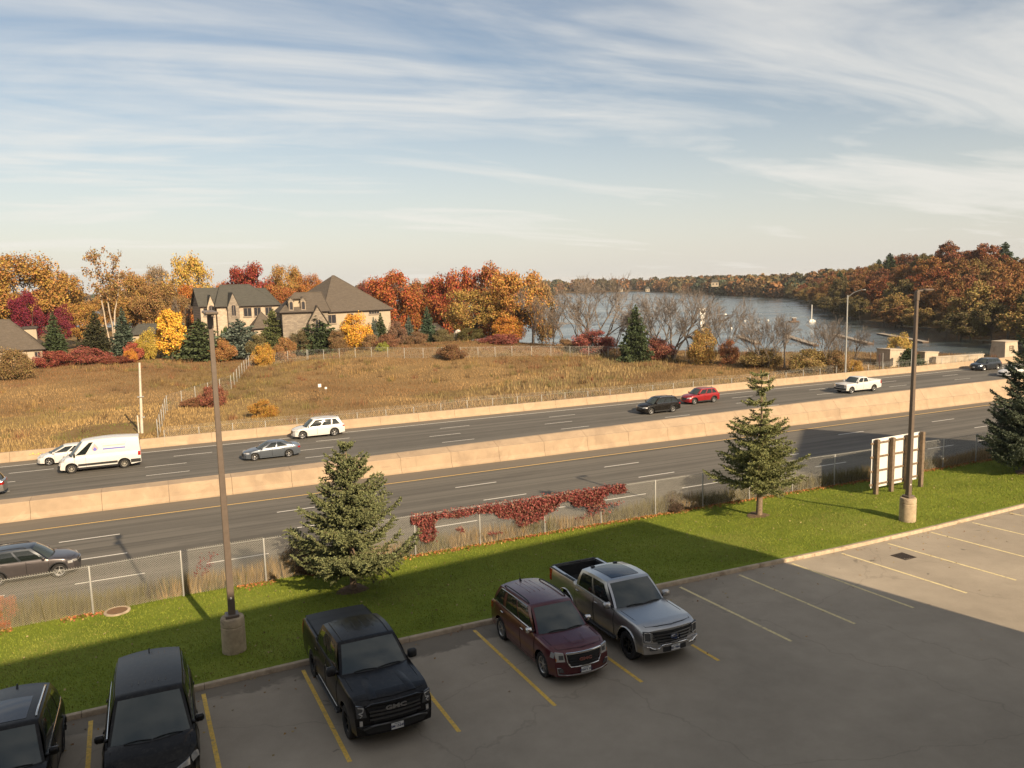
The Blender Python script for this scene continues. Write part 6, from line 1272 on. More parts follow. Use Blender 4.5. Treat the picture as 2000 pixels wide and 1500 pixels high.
def fence(name, label, pts, zfn, H, bay, group=None, thick=1.0, skip=()):
    p0 = pts[0]; root = thing(name, label, 'fence', (p0[0], p0[1], zfn(*p0)), group=group); me = bay
    for i, p in enumerate(pts):
        z = zfn(*p); o = obj('post', POST, root); o.location = (p[0] - p0[0], p[1] - p0[1], z - root.location.z); o.scale = (thick, thick, H + .04)
        if i + 1 < len(pts) and i not in skip:
            q = pts[i + 1]; z2 = zfn(*q); L = math.hypot(q[0] - p[0], q[1] - p[1]); o = obj('wire_mesh', me, root); a = math.atan2(q[1] - p[1], q[0] - p[0]); sl = (z2 - z) / 3.0
            o.matrix_basis = Matrix(((math.cos(a) * L / 3, -math.sin(a), 0, p[0] - p0[0]), (math.sin(a) * L / 3, math.cos(a), 0, p[1] - p0[1]), (sl, 0, 1, z - root.location.z + .02), (0, 0, 0, 1)))
            b = MB(); b.tube([(p[0] - p0[0], p[1] - p0[1], z + H - root.location.z), (q[0] - p0[0], q[1] - p0[1], z2 + H - root.location.z)], .008 * thick, 4); b.build('top_wire', MAT['galv'], root)
    return root
BAY = mesh_bay(3.0, 1.75, 0.078, 0.0046); BAYF = mesh_bay(3.0, 1.75, 0.20, 0.007)
ps = [-15.0, -11.95, -8.9, -5.85, -2.8, .22, 3.24, 6.35, 9.46, 12.51, 15.81, 18.86, 22.02, 24.94, 28.0, 31.0, 34.1, 37.1, 40.2, 43.2, 46.3, 49.3, 52.4, 55.4]
fence('chain_link_fence', 'grey chain-link fence along the lawn above the highway bank', [(s, float(fence_n(s))) for s in ps], lambda s, n: float(lawn_z(s, n)), 1.75, BAY, thick=1.15)
def resample(pts, step):
    out = []
    for (ax, ay), (bx, by) in zip(pts, pts[1:]):
        k = max(1, round(math.hypot(bx - ax, by - ay) / step))
        for i in range(k): out.append((ax + (bx - ax) * i / k, ay + (by - ay) * i / k))
    return out + [pts[-1]]
px_pts = [on_fn(u, v, lambda s, n: fz(s, n))[:2] for u, v in [(309, 857), (327, 804), (452, 760), (486, 716), (600, 704)]]
fence('chain_link_fence', 'zigzag chain-link fence climbing the field behind the white leaning pole', resample([tuple(p) for p in px_pts], 3.2), fz, 1.85, BAYF, thick=1.3)
lk = [on_fn(u, v, lambda s, n: fz(s, n))[:2] for u, v in [(602, 703), (790, 700), (900, 699), (1000, 696), (1150, 696), (1300, 695), (1460, 700), (1600, 704), (1700, 709)]]
fence('chain_link_fence', 'chain-link fence between the field and the lake shore', resample([tuple(p) for p in lk], 3.2), fz, 1.7, BAYF, thick=1.3)
fence('chain_link_fence', 'low wire fence just behind the roadside barrier', [(s, 79.3) for s in np.arange(0, 118, 3.05)], fz, 1.45, BAYF, thick=1.1)

# ------------------------------------------------------------------ lamp posts
def lamp_post(label, s, n, ztop, side):
    z = float(lawn_z(s, n)); r = thing('lamp_post', label, 'lamp post', (s, n, z), group='bronze lamp posts on the lawn'); b = MB(); h0 = 1.12
    b.lathe([(.36, -.2), (.36, .02), (.355, h0 - .30), (.340, h0 - .285), (.340, h0 - .255), (.355, h0 - .24), (.352, h0 - .06), (.33, h0 - .01), (.26, h0), (.0, h0)], n=28); b.build('concrete_base', MAT['pole_conc'], r, smooth=35)
    b = MB(); b.box((0, 0, h0 + .05), (.40, .40, .10), bev=.02); b.build('base_cover', MAT['bronze'], r); T_ = ztop - z; b = MB(); rows = []
    for t in np.linspace(0, 1, 5):
        w = .105 * (1 - t) + .062 * t; c = w * .16; zz = h0 + .08 + (T_ - h0 - .08) * t; rows.append([(w - c, -w, zz), (w, -w + c, zz), (w, w - c, zz), (w - c, w, zz), (-w + c, w, zz), (-w, w - c, zz), (-w, -w + c, zz), (-w + c, -w, zz)])
    b.grid(rows, close=True); b.build('pole', MAT['bronze'], r, smooth=30); b = MB(); b.box((0, 0, T_ - .22), (.17, .17, .42), bev=.015); b.build('collar', MAT['bronze'], r)
    for k in side:
        b = MB(); b.box((k[0] * .30, k[1] * .30, T_ + .0), (.10 + abs(k[0]) * .5, .10 + abs(k[1]) * .5, .07), bev=.015); b.build('lamp_arm', MAT['bronze'], r); b = MB(); b.box((k[0] * .62, k[1] * .62, T_ + .03), (.36 + abs(k[0]) * .2, .36 + abs(k[1]) * .2, .085), bev=.03); h = b.build('lamp_head', MAT['bronze'], r, smooth=30); b = MB(); b.box((k[0] * .62, k[1] * .62, T_ - .016), (.26, .26, .012)); b.build('lens', MAT['lamp'], h)
    b = MB(); b.box((0, -.105, h0 + .62), (.05, .006, .06)); b.build('tag_plate', MAT['white_paint'], r); return r
lamp_post('bronze lamp post with stained concrete base behind the black minivan', 1.49, 24.69, 9.76, [(0, 1), (0, -1)])
lamp_post('bronze lamp post standing in front of the signboard', 31.05, 24.43, 9.64, [(1, 0)])

# ------------------------------------------------------------------ signboard seen from behind
sg_ = thing('signboard', 'white signboard on four weathered timber posts, seen from behind', 'sign', (33.84, 28.58, float(lawn_z(33.84, 28.58))))
zb_ = sg_.location.z; ztop_ = z_at(1707, 858, 44.3); SH_ = ztop_ - zb_; dx_ = Vector((37.45 - 33.84, 28.74 - 28.58, 0)); Ls = dx_.length; e_ = dx_.normalized(); Rz = Matrix.Rotation(math.atan2(e_.y, e_.x), 3, 'Z'); nrm_ = Vector((-e_.y, e_.x, 0))
for k in range(4):
    p = e_ * (Ls * k / 3); b = MB(); b.box((0, 0, 0), (.20, .20, SH_ + .3), bev=.015, rot=Rz); o = b.build('post', MAT['timber'], sg_); o.location = p + Vector((0, 0, SH_ / 2 - .15 + .03 * math.sin(k * 5)))
for j, zz in enumerate((.50, 1.22, 1.98, 2.72)):
    b = MB(); b.box((0, 0, 0), (Ls + .55, .06, .10), bev=.01, rot=Rz); o = b.build('rail', MAT['timber'], sg_); o.location = e_ * (Ls / 2 - .08) + nrm_ * .14 + Vector((0, 0, min(zz, SH_ - .12)))
for k in range(3):
    b = MB(); b.box((0, 0, 0), (Ls / 3 + .18, .022, SH_ - .32), bev=.004, rot=Rz); o = b.build('panel', MAT['sign_white'], sg_); o.location = e_ * (Ls * (k + .5) / 3 - .10 + (k - 1) * .185 * .02) + nrm_ * (.185 + .001 * k) + Vector((0, 0, (SH_ + .30) / 2))

# ------------------------------------------------------------------ covers in the ground
p = on_lot(1765, 1087); gr_ = thing('storm_drain', 'square cast-iron storm drain grate in the sunlit stalls', 'drain', (p[0], p[1], lotz(p[0], p[1]) + .004), rad(2)); b = MB(); b.box((0, 0, .001), (.66, .66, .004)); b.build('pit', MAT['underbody'], gr_)
for k in range(4): b = MB(); a = k * math.pi / 2; b.box((.31 * math.cos(a), .31 * math.sin(a), .008), (.05 if k % 2 == 0 else .67, .67 if k % 2 == 0 else .05, .014), bev=.003); b.build('frame', MAT['dark_iron'], gr_)
for k in range(6): b = MB(); b.box((-.25 + k * .1, 0, .009), (.035, .58, .012), bev=.003); b.build('bar', MAT['dark_iron'], gr_)
for k in range(5): b = MB(); b.box((0, -.22 + k * .11, .007), (.58, .03, .009)); b.build('crossbar', MAT['dark_iron'], gr_)
p = on_lot(229, 1195); z = float(lawn_z(p[0], p[1])); mh = thing('manhole', 'round rusty manhole cover in the grass by the fence', 'manhole', (p[0], p[1], z)); MB().lathe([(.44, -.1), (.44, .05), (.40, .065), (.345, .06), (.345, .03)], n=28).build('concrete_ring', MAT['kerb'], mh, smooth=35); MAT['rust'] = M('rusty_iron', (.16, .09, .045), .85, var=.3, scale=18, bump=.3); MB().lathe([(.34, .03), (.335, .052), (0, .055)], n=28).build('lid', MAT['rust'], mh, smooth=35)

# ------------------------------------------------------------------ highway furniture
r = thing('light_pole', 'slender galvanised highway light pole behind the roadside barrier', 'lamp post', (85.3, 77.7, -3.3)); b = MB(); b.tube([(0, 0, 0), (0, 0, 5), (0, 0, 10.9)], [.13, .11, .085], 10); b.build('pole', MAT['galv'], r, smooth=60); b = MB(); b.tube([(0, 0, 10.6), (.5, -.55, 11.25), (1.15, -1.25, 11.6)], [.05, .045, .04], 6); b.build('arm', MAT['galv'], r, smooth=60); b = MB(); b.box((1.35, -1.45, 11.58), (.5, .28, .12), bev=.05, rot=Matrix.Rotation(rad(-46), 3, 'Z')); b.build('lamp_head', MAT['galv'], r, smooth=50)
pb = on_fn(277, 846, lambda s, n: fz(s, n)); dist_ = math.hypot(pb[0], pb[1]); tp_ = at_dist(263, dist_); zt_ = z_at(263, 709, dist_); r = thing('utility_pole', 'leaning weathered white pole in the field by the zigzag fence', 'pole', tuple(pb)); b = MB(); b.tube([(0, 0, -.3), (tp_[0] - pb[0], tp_[1] - pb[1], zt_ - pb[2])], [.15, .10], 12); b.build('shaft', MAT['old_white'], r, smooth=50); b = MB(); b.box((-.26, .1, .9), (.13, .12, 1.8), bev=.02); b.build('equipment_box', MAT['old_white'], r); b = MB(); b.box((.26, -.1, 1.6), (.3, .12, .12), bev=.02); b.build('bracket', MAT['galv'], r); b = MB(); b.box(((tp_[0] - pb[0]) * .5, (tp_[1] - pb[1]) * .5, (zt_ - pb[2]) * .52), (.6, .5, .06), bev=.01); b.build('band', MAT['galv'], r)
for lb, u, v in (('square white marker sign on a stake in the field', 625, 768), ('small white marker in the field by the square one', 637, 770)):
    p = on_fn(u, v, lambda s, n: fz(s, n)); r = thing('marker_sign', lb, 'sign', tuple(p), group='white field markers'); MB().box((0, 0, .5), (.06, .04, 1.1)).build('stake', MAT['timber'], r); MB().box((0, -.03, 1.0 if u < 630 else .8), (.40 if u < 630 else .28, .02, .42 if u < 630 else .25), bev=.004).build('face', MAT['white_paint'], r)
MAT['stone'] = M('pale_masonry', (.44, .36, .26), .88, var=.15, scale=1.2, bump=.2, dirt=(.30, .24, .17)); MAT['letter'] = M('dark_inscription', (.17, .125, .08), .8)
def at_n(u, v, n):
    d = ray(u, v); return CAMP + d * (n / d[1])
q0, q1 = at_n(1962, 706, 79.4), at_n(1989, 706, 79.4); zt_ = at_n(1975, 668, 79.4)[2]; r = thing('stone_pylon', 'tapered pale stone pylon with dark initials beside the highway', 'monument', (q0[0], 79.4, -3.6)); W_ = q1[0] - q0[0]; H_ = zt_ + 3.6; b = MB(); tp = .22; b.add([(0, 0, 0), (W_, 0, 0), (W_, 2.6, 0), (0, 2.6, 0), (tp, .2, H_), (W_ - tp, .2, H_), (W_ - tp, 2.4, H_), (tp, 2.4, H_)], [(0, 1, 5, 4), (1, 2, 6, 5), (2, 3, 7, 6), (3, 0, 4, 7), (4, 5, 6, 7)]); b.build('shaft', MAT['stone'], r)
b = MB(); b.box((W_ / 2, 1.3, H_ + .06), (W_ - .3, 2.4, .12), bev=.03); b.build('cap', MAT['stone'], r); t = obj('inscription', text_mesh('ER', 1.15, 'inscription', MAT['letter'], .03, .03), r); t.location = (W_ * .52, .10, H_ * .62); t.rotation_euler = (rad(87), 0, 0)
for nm, lb, u0, u1, vt, n, dep in (('stone_wall', 'short square-ended pale wall beside the brown road signs', 1738, 1768, 684, 82.0, 2.4), ('stone_wall', 'pale stub wall at the near end of the long parapet', 1806, 1832, 689, 81.0, 1.2), ('stone_parapet', 'long low pale parapet running towards the pylon', 1828, 1921, 693, 80.0, .6)):
    a, c_ = at_n(u0, 705, n), at_n(u1, 705, n); zt1, zt2 = at_n(u0, vt + (6 if nm == 'stone_parapet' else 0), n)[2], at_n(u1, vt, n)[2]; r = thing(nm, lb, 'wall', (a[0], n, -3.7)); W_ = c_[0] - a[0]; b = MB(); b.add([(0, 0, 0), (W_, 0, 0), (W_, dep, 0), (0, dep, 0), (0, 0, zt1 + 3.7), (W_, 0, zt2 + 3.7), (W_, dep, zt2 + 3.7), (0, dep, zt1 + 3.7)], [(0, 1, 5, 4), (1, 2, 6, 5), (2, 3, 7, 6), (3, 0, 4, 7), (4, 5, 6, 7)]); b.build('body', MAT['stone'], r); b = MB(); b.add([(-.08, -.08, zt1 + 3.71), (W_ + .08, -.08, zt2 + 3.71), (W_ + .08, dep + .08, zt2 + 3.71), (-.08, dep + .08, zt1 + 3.71), (-.08, -.08, zt1 + 3.86), (W_ + .08, -.08, zt2 + 3.86), (W_ + .08, dep + .08, zt2 + 3.86), (-.08, dep + .08, zt1 + 3.86)], [(0, 1, 5, 4), (1, 2, 6, 5), (2, 3, 7, 6), (3, 0, 4, 7), (4, 5, 6, 7), (0, 3, 2, 1)]); b.build('coping', MAT['stone'], r)
MAT['sign_brown'] = M('brown_sign', (.07, .035, .03), .6); MAT['sign_green'] = M('dark_sign_back', (.05, .07, .055), .5, .3)
for lb, u, w_, n, mt, hh in (('brown road sign seen edge-on beside the short stone wall', 1718, .5, 78.4, 'sign_brown', 2.6), ('brown road sign on a pale post next to its twin', 1724, .35, 79.2, 'sign_brown', 2.6), ('dark green road sign on two pale posts by the juniper', 1781, 1.4, 78.6, 'sign_green', 3.0)):
    a = at_n(u, 705, n); r = thing('road_sign', lb, 'sign', (a[0], n, -3.5), group='road signs behind the barrier')
    for k in ((0,) if w_ < 1 else (-.55, .55)): b = MB(); b.tube([(k, k * .6, 0), (k, k * .6, hh)], .06, 6); b.build('post', MAT['galv'] if u != 1718 else MAT['sign_brown'], r)
    b = MB(); b.box((.08, .1, hh - .55), (w_ * 1.2, .06, 1.15), rot=Matrix.Rotation(rad(30), 3, 'Z')); b.build('panel', MAT[mt], r)
rng = np.random.default_rng(6); n = 900; S = np.concatenate([rng.normal(c_, w_, n // 6) for c_, w_ in ((86, .5), (90, .4), (98, 1.6), (101, 1.2), (105, 1.4), (108, 1))]); mp_ = [median_prof(s) for s in S]; N_ = np.array([m_[5][0] for m_ in mp_]) + rng.uniform(0, .06, len(S)); blades('median_weeds', S, N_, np.array([m_[5][1] for m_ in mp_]) - .02, rng.uniform(.2, .75, len(S)), rng.uniform(.02, .04, len(S)), np.array([.26, .17, .075]) * rng.uniform(.6, 1.2, (len(S), 1)), .5, label='dry weeds sprouting from the crease of the median barrier', cat='weeds', seed=4)

# ------------------------------------------------------------------ lake furniture
MAT['dock'] = M('dock_planks', (.30, .25, .19), .85, var=.25, scale=2); MAT['raft'] = M('raft_timber', (.14, .09, .06), .8, var=.2)
for lb, (u0, v0, u1, v1) in (('floating dock furthest from the pylon, behind the golden willow', (1350, 657, 1382, 673)), ('short floating dock behind the bare tree', (1443, 658, 1480, 672)), ('floating dock in line with the work raft', (1535, 657, 1593, 676)), ('floating dock crossing behind the highway light pole', (1631, 655, 1700, 673)), ('long floating dock nearest the wooded hill', (1717, 653, 1808, 670))):
    a, c_ = on_level(u0, v0, -8), on_level(u1, v1, -8); d = Vector((c_[0] - a[0], c_[1] - a[1], 0)); L = d.length; an = math.atan2(d.y, d.x); r = thing('floating_dock', lb, 'dock', (a[0], a[1], -8), an, 'floating docks'); k = 0
    b = MB(); b.box((L / 2, 0, .18), (L, 1.5, .30)); b.build('float', MAT['raft'], r)
    while k < int(L / 3): b = MB(); b.box((k * 3 + 1.5, 0, .38), (2.94, 1.9, .09), bev=.01); b.build('deck_section', MAT['dock'], r); k += 1
    for x in (1, L / 2, L - 1): b = MB(); b.tube([(x, 1.05, -1), (x, 1.05, 1.1)], .10, 6); b.build('pile', MAT['raft'], r)
p = on_level(1585, 629, -8); r = thing('mast_raft', 'white raft carrying a tall white mast on the lake', 'raft', tuple(p), -YAW); MB().box((0, 0, .3), (2.6, 2.0, .7), bev=.06).build('hull', MAT['white_paint'], r); MB().box((0, 0, .8), (1.5, 1.2, .4), bev=.05).build('deck_box', MAT['white_paint'], r); b = MB(); b.tube([(0, 0, .9), (0, 0, 6.8)], [.20, .14], 8); b.build('mast', MAT['white_paint'], r)
p = on_level(1550, 629, -8); r = thing('work_raft', 'small brown work raft with a cabin left of the mast', 'raft', tuple(p), -YAW); MB().box((0, 0, .25), (3.6, 2.4, .5), bev=.05).build('hull', MAT['raft'], r); MB().box((.1, 0, 1.0), (1.4, 1.4, 1.2), bev=.04).build('cabin', MAT['raft'], r); MB().box((.1, 0, 1.66), (1.8, 1.7, .12), bev=.02).build('roof', MAT['white_paint'], r)
p = on_level(1371, 640, -8); r = thing('start_tower', 'narrow white tower standing in the water behind the bare trees', 'tower', tuple(p), -YAW)
for k, (zz, hh, w_) in enumerate(((1.2, 2.4, 1.5), (3.6, 2.3, 1.7), (5.9, 2.0, 2.1))): MB().box((0, 0, zz), (w_, w_, hh), bev=.05).build('stage', MAT['white_paint'], r)
MB().box((0, -1.06, 5.9), (1.4, .04, 1.0)).build('window', MAT['glass'], r); MB().box((0, 0, 7.0), (2.5, 2.5, .15)).build('roof', MAT['white_paint'], r)
for u, v in ((1410, 629), (1455, 628), (1481, 629), (1500, 627), (1521, 628), (1428, 642)): p = on_level(u, v, -8); o = MB().lathe([(0, .62), (.32, .5), (.46, .2), (.46, 0), (.3, -.2)], n=10).build('buoy', MAT['white_paint'], smooth=60); o.location = tuple(p); tag(o, 'round white course buoy afloat on the lake', 'buoy', 'course buoys')
p = on_level(1416, 617, -8); r = thing('rowing_boat', 'low dark boat on the lake above the course buoys', 'boat', tuple(p), .3 - YAW); b = MB(); b.grid([[(x, y * (1 - (x / 4.6) ** 2) * .7, .5 - .35 * (1 - y * y)) for y in (-1, -.5, 0, .5, 1)] for x in np.linspace(-4.4, 4.4, 9)]); b.build('hull', MAT['raft'], r); MB().box((.2, 0, .7), (1.2, .5, .6), bev=.1).build('seat_box', MAT['white_paint'], r)

# ------------------------------------------------------------------ houses
MAT['stone_wall'] = None
def stonework(name, lo, hi, mort, sx=1.0):
    m, nt, b = nodes_of(name); setc(b, rough=.9, spec=.2); tc = nt.nodes.new('ShaderNodeTexCoord'); br = nt.nodes.new('ShaderNodeTexBrick'); mp = nt.nodes.new('ShaderNodeMapping'); mp.inputs['Rotation'].default_value = (rad(90), 0, 0); nt.links.new(tc.outputs['Object'], mp.inputs[0]); nt.links.new(mp.outputs[0], br.inputs['Vector'])
    br.inputs['Color1'].default_value = (*lo, 1); br.inputs['Color2'].default_value = (*hi, 1); br.inputs['Mortar'].default_value = (*mort, 1); br.inputs['Scale'].default_value = 1.0; br.inputs['Brick Width'].default_value = .55 * sx; br.inputs['Row Height'].default_value = .24 * sx; br.inputs['Mortar Size'].default_value = .018; nt.links.new(br.outputs[0], b.inputs['Base Color']); return m
MAT['limestone'] = stonework('house_limestone', (.40, .31, .225), (.52, .42, .31), (.33, .27, .20)); MAT['dark_and_shaded_stone'] = stonework('house_grey_and_shaded_stone', (.20, .165, .13), (.30, .25, .19), (.18, .15, .12)); MAT['stucco_cream'] = M('cream_stucco', (.40, .325, .23), .9, var=.08, scale=1.2)  # the dark stone also carries painted-in shade on the wing and gable end
def shingle(name, lo, hi):
    m, nt, b = nodes_of(name); setc(b, rough=.9, spec=.2); a = N_noise(nt, 1.2, 4, .7, vscale=(1, 1, 5)); c = N_noise(nt, 9, 3, .7, vscale=(.5, .5, 3)); f = N_math(nt, 'ADD', N_math(nt, 'MULTIPLY', a, .5), N_math(nt, 'MULTIPLY', c, .5)); nt.links.new(N_ramp(nt, f, [(.35, lo), (.65, hi)]), b.inputs['Base Color']); N_bump(nt, b, c, .4, .05); return m
MAT['shingle'] = shingle('brown_grey_shingle', (.075, .061, .047), (.138, .112, .086)); MAT['slate'] = shingle('dark_green_grey_shingle', (.055, .053, .045), (.095, .090, .075)); MAT['house_trim'] = M('dark_gutter', (.04, .03, .025), .7); MAT['house_glass'] = M('house_window_glass', (.035, .035, .04), .12); MAT['frame'] = M('window_frame', (.30, .24, .18), .6)
class House:
    """local frame: x along the front wall to the right, y into the house, z up"""
    def __init__(s_, name, label, u, dist, theta, wall):
        s_.dist = dist; s0, n0 = at_dist(u, dist); s_.z = fz(s0, n0) - .2; s_.root = thing(name, label, 'house', (s0, n0, s_.z), -math.atan2(s0, n0) + rad(theta)); s_.wall = wall
    def zz(s_, u, v): return z_at(u, v, s_.dist) - s_.z
    def block(s_, x0, x1, y0, y1, h, mat=None): b = MB(); b.box(((x0 + x1) / 2, (y0 + y1) / 2, h / 2), (x1 - x0, y1 - y0, h)); return b.build('wall', MAT[mat or s_.wall], s_.root)
    def hip(s_, x0, x1, y0, y1, z0, z1, rx0, rx1, mat, ry=None, over=.45):
        x0 -= over; x1 += over; y0 -= over; y1 += over; ym = (y0 + y1) / 2 if ry is None else ry; b = MB(); c = [(x0, y0, z0), (x1, y0, z0), (x1, y1, z0), (x0, y1, z0)]; A_, B_ = (rx0, ym, z1), (rx1, ym, z1)
        b.add(c + [A_, B_], [(0, 1, 5, 4), (1, 2, 5), (2, 3, 4, 5), (3, 0, 4), (0, 3, 2, 1)]); o = b.build('roof', MAT[mat], s_.root); g = MB()
        for p, q in ((c[0], c[1]), (c[1], c[2]), (c[2], c[3]), (c[3], c[0])): g.tube([(p[0], p[1], p[2] - .06), (q[0], q[1], q[2] - .06)], .09, 4)
        g.build('gutter', MAT['house_trim'], o); g = MB()
        for p, q in ((c[0], A_), (c[1], B_), (A_, B_)): 
            if (Vector(p) - Vector(q)).length > .2: g.tube([p, q], .10, 4)
        g.build('ridge_cap', MAT[mat], o); return o
    def gable(s_, x0, x1, y0, y1, z0, z1, mat, wallmat=None, over=.3):
        """ridge runs into the house; the gable faces front"""
        xm = (x0 + x1) / 2; b = MB(); b.add([(x0, y0, z0), (x1, y0, z0), (xm, y0, z1)], [(0, 1, 2)]); b.build('gable_wall', MAT[wallmat or s_.wall], s_.root); b = MB(); o_ = over; k = (z1 - z0) / (xm - x0)
        for sg in (-1, 1): e = (xm + sg * (xm - x0 + o_), z0 - k * o_); b.add([(e[0], y0 - o_, e[1]), (xm, y0 - o_, z1 + .04), (xm, y1, z1 + .04), (e[0], y1, e[1]), (e[0], y0 - o_, e[1] + .16), (xm, y0 - o_, z1 + .2), (xm, y1, z1 + .2), (e[0], y1, e[1] + .16)], [(0, 1, 2, 3), (4, 7, 6, 5), (0, 4, 5, 1), (0, 3, 7, 4)])
        b.build('gable_roof', MAT[mat], s_.root)
    def window(s_, x, z, w, h, y=0.0, arch=False, side=False, panes=2):
        r = obj('window', None, s_.root); r.location = (x, y, z) if not side else (y, x, z); r.rotation_euler = (0, 0, 0 if not side else -math.pi / 2)
        pts = [(-w / 2, -h / 2), (w / 2, -h / 2)] + ([(w / 2 * math.cos(a), h / 2 - w / 2 + w / 2 * math.sin(a)) for a in np.linspace(0, math.pi, 7)] if arch else [(w / 2, h / 2), (-w / 2, h / 2)])
        g = MB(); g.prism(pts, -.03, .02, lambda a, c, d: (a, d, c)); g.build('pane', MAT['house_glass'], r); f = MB()
        loop = [(p[0], -.05, p[1]) for p in pts]; f.tube(loop + [loop[0]], .07, 4)
        for k in range(1, panes): xx = -w / 2 + w * k / panes; f.box((xx, -.05, 0), (.06, .05, h * .96))
        f.build('frame', MAT['frame'], r); f = MB(); f.box((0, -.09, -h / 2 - .08), (w + .25, .16, .12)); f.build('sill', MAT['frame'], r); return r
# cream house with the great pyramid roof; its near corner points at the highway
D2 = 150; H2 = House('house', 'cream house with a steep brown pyramid roof', 632, D2, 30, 'stucco_cream'); ez = H2.zz(632, 610); az = H2.zz(652, 537); k2 = px_m(650, D2); A2 = 146 * k2 / math.cos(rad(30)) - .9; B2 = 96 * k2 / math.sin(rad(30)) - .9
H2.block(0, A2, 0, B2, ez); H2.hip(0, A2, 0, B2, ez, az, A2 * .5 - .25, A2 * .5 + .25, 'shingle')
H2.window(1.5, ez - 1.35, 1.9, 1.6); H2.window(5.6, ez - .9, 1.2, .8); H2.window(11.0, ez - .55, 2.3, .55, panes=4); H2.window(7.6, 2.2, 1.4, 1.6); H2.window(10.8, 2.2, 1.4, 1.6)
for yy in (3.0, 6.5, 10): H2.window(-yy, ez - 1.5, 1.2, 1.5, 0, side=True) if False else None
# lower wing on its left side with dormers and an entrance gable
W2 = House('house_wing', 'low brown-roofed wing with arched dormers joined to the cream house', 590, D2 - 2, 8, 'dark_and_shaded_stone'); k2 = px_m(590, D2 - 2); wz = W2.zz(590, 609); tz = W2.zz(590, 572); W2.block(-3.6, 4.6, 0, 9, wz); W2.hip(-3.6, 4.6, 0, 9, wz, tz, -.6, 4.4, 'shingle', ry=4.6)  # wing walls in dark stone: their shade is put into the colour
for x in (-1.9, .25):
    zc = wz + 1.3; b = MB(); b.box((x, .95, zc - .2), (.85, 1.5, 1.9)); b.build('dormer', MAT['stucco_cream'], W2.root); W2.window(x, zc - .15, .62, 1.5, .17, arch=True, panes=1); W2.gable(x - .5, x + .5, .15, 2.4, zc + .7, zc + 1.25, 'shingle', over=.1)
b = MB(); b.box((-.8, 1.6, tz - 1.0), (3.2, 2.6, .16)); b.build('dormer_roof', MAT['shingle'], W2.root); b = MB(); b.box((-.8, 1.9, tz - 1.9), (2.6, 2.0, 1.7)); b.build('dormer', MAT['stucco_cream'], W2.root)
W2.gable(.9, 4.2, -1.2, 4.5, wz - 1.9, wz + .9, 'shingle'); W2.block(.9, 4.2, -1.2, 1.0, wz - 1.9); W2.window(2.55, wz - 2.4, 1.1, 2.0, -1.22, arch=True)
# dark-roofed limestone mansion
D1 = 166; H1 = House('mansion', 'limestone mansion with a dark many-gabled roof', 391, D1, 9, 'limestone'); k1 = px_m(460, D1); ez = H1.zz(391, 598); rz_ = H1.zz(391, 562); X = lambda u: (u - 391) * k1
def long_roof(x0, x1, y0, y1, z0, z1):
    b = MB(); ym = (y0 + y1) / 2; o_ = .4; b.add([(x0 - o_, y0 - o_, z0 - .1), (x1, y0 - o_, z0 - .1), (x1, ym, z1), (x0 - o_, ym, z1), (x1, y1 + o_, z0 - .1), (x0 - o_, y1 + o_, z0 - .1)], [(0, 1, 2, 3), (3, 2, 4, 5)]); b.build('roof', MAT['slate'], H1.root); b = MB(); b.add([(x0, y0, z0 - .1), (x0, y1, z0 - .1), (x0, ym, z1 - .15)], [(0, 1, 2)]); b.build('gable_wall', MAT['dark_and_shaded_stone'], H1.root); b = MB(); b.tube([(x0 - .4, y0 - .4, z0 - .16), (x1, y0 - .4, z0 - .16)], .10, 4); b.build('gutter', MAT['house_trim'], H1.root)  # end gable darker than the front, its shadow painted into the stone colour
H1.block(0, X(470), 0, 9, ez); long_roof(0, X(470), 0, 9, ez, rz_)
e2 = ez - .2; H1.block(X(420), X(545), -1.6, 10, e2); H1.hip(X(420), X(545), -1.6, 10, e2, H1.zz(460, 556), X(440), X(500), 'slate')
H1.block(X(500), X(552), -.4, 11, e2 - .6); H1.hip(X(500), X(552), -.4, 11, e2 - .6, H1.zz(510, 563), X(508), X(536), 'slate')
for u, tip, w_, yy, hm in ((411, 578, 1.5, -.5, 'limestone'), (451, 573, 2.2, -2.4, 'dark_and_shaded_stone')):
    x = X(u); zt_ = H1.zz(u, tip); H1.block(x - w_ / 2, x + w_ / 2, yy, 2, ez - .3, hm); H1.gable(x - w_ / 2, x + w_ / 2, yy, 4.5, ez - .3, zt_, 'slate', hm, .15); H1.window(x, ez - 1.0, .85, 2.2, yy - .03, arch=True, panes=2); H1.window(x, 2.6, .85, 2.4, yy - .03, arch=True)
for u, w_ in ((480, 1.5), (500, 1.3), (523, 1.3)): H1.window(X(u), e2 - 1.3, w_, 1.7, -1.63)
for u in (436, 472): H1.window(X(u), 2.4, 1.2, 2.2, -1.63)
H1.window(X(402), ez - 1.2, 1.0, 1.5, -.03); b = MB(); b.box((0.0 - .02, 4.5, 4.6), (.06, 1.0, 2.2)); b.build('gable_window', MAT['house_glass'], H1.root)
px = X(503); H1.block(px - 1.9, px + 1.9, -5.0, -1.7, H1.zz(503, 640)); H1.hip(px - 1.9, px + 1.9, -5.0, -1.7, H1.zz(503, 640), H1.zz(503, 609), px - .05, px + .05, 'shingle')
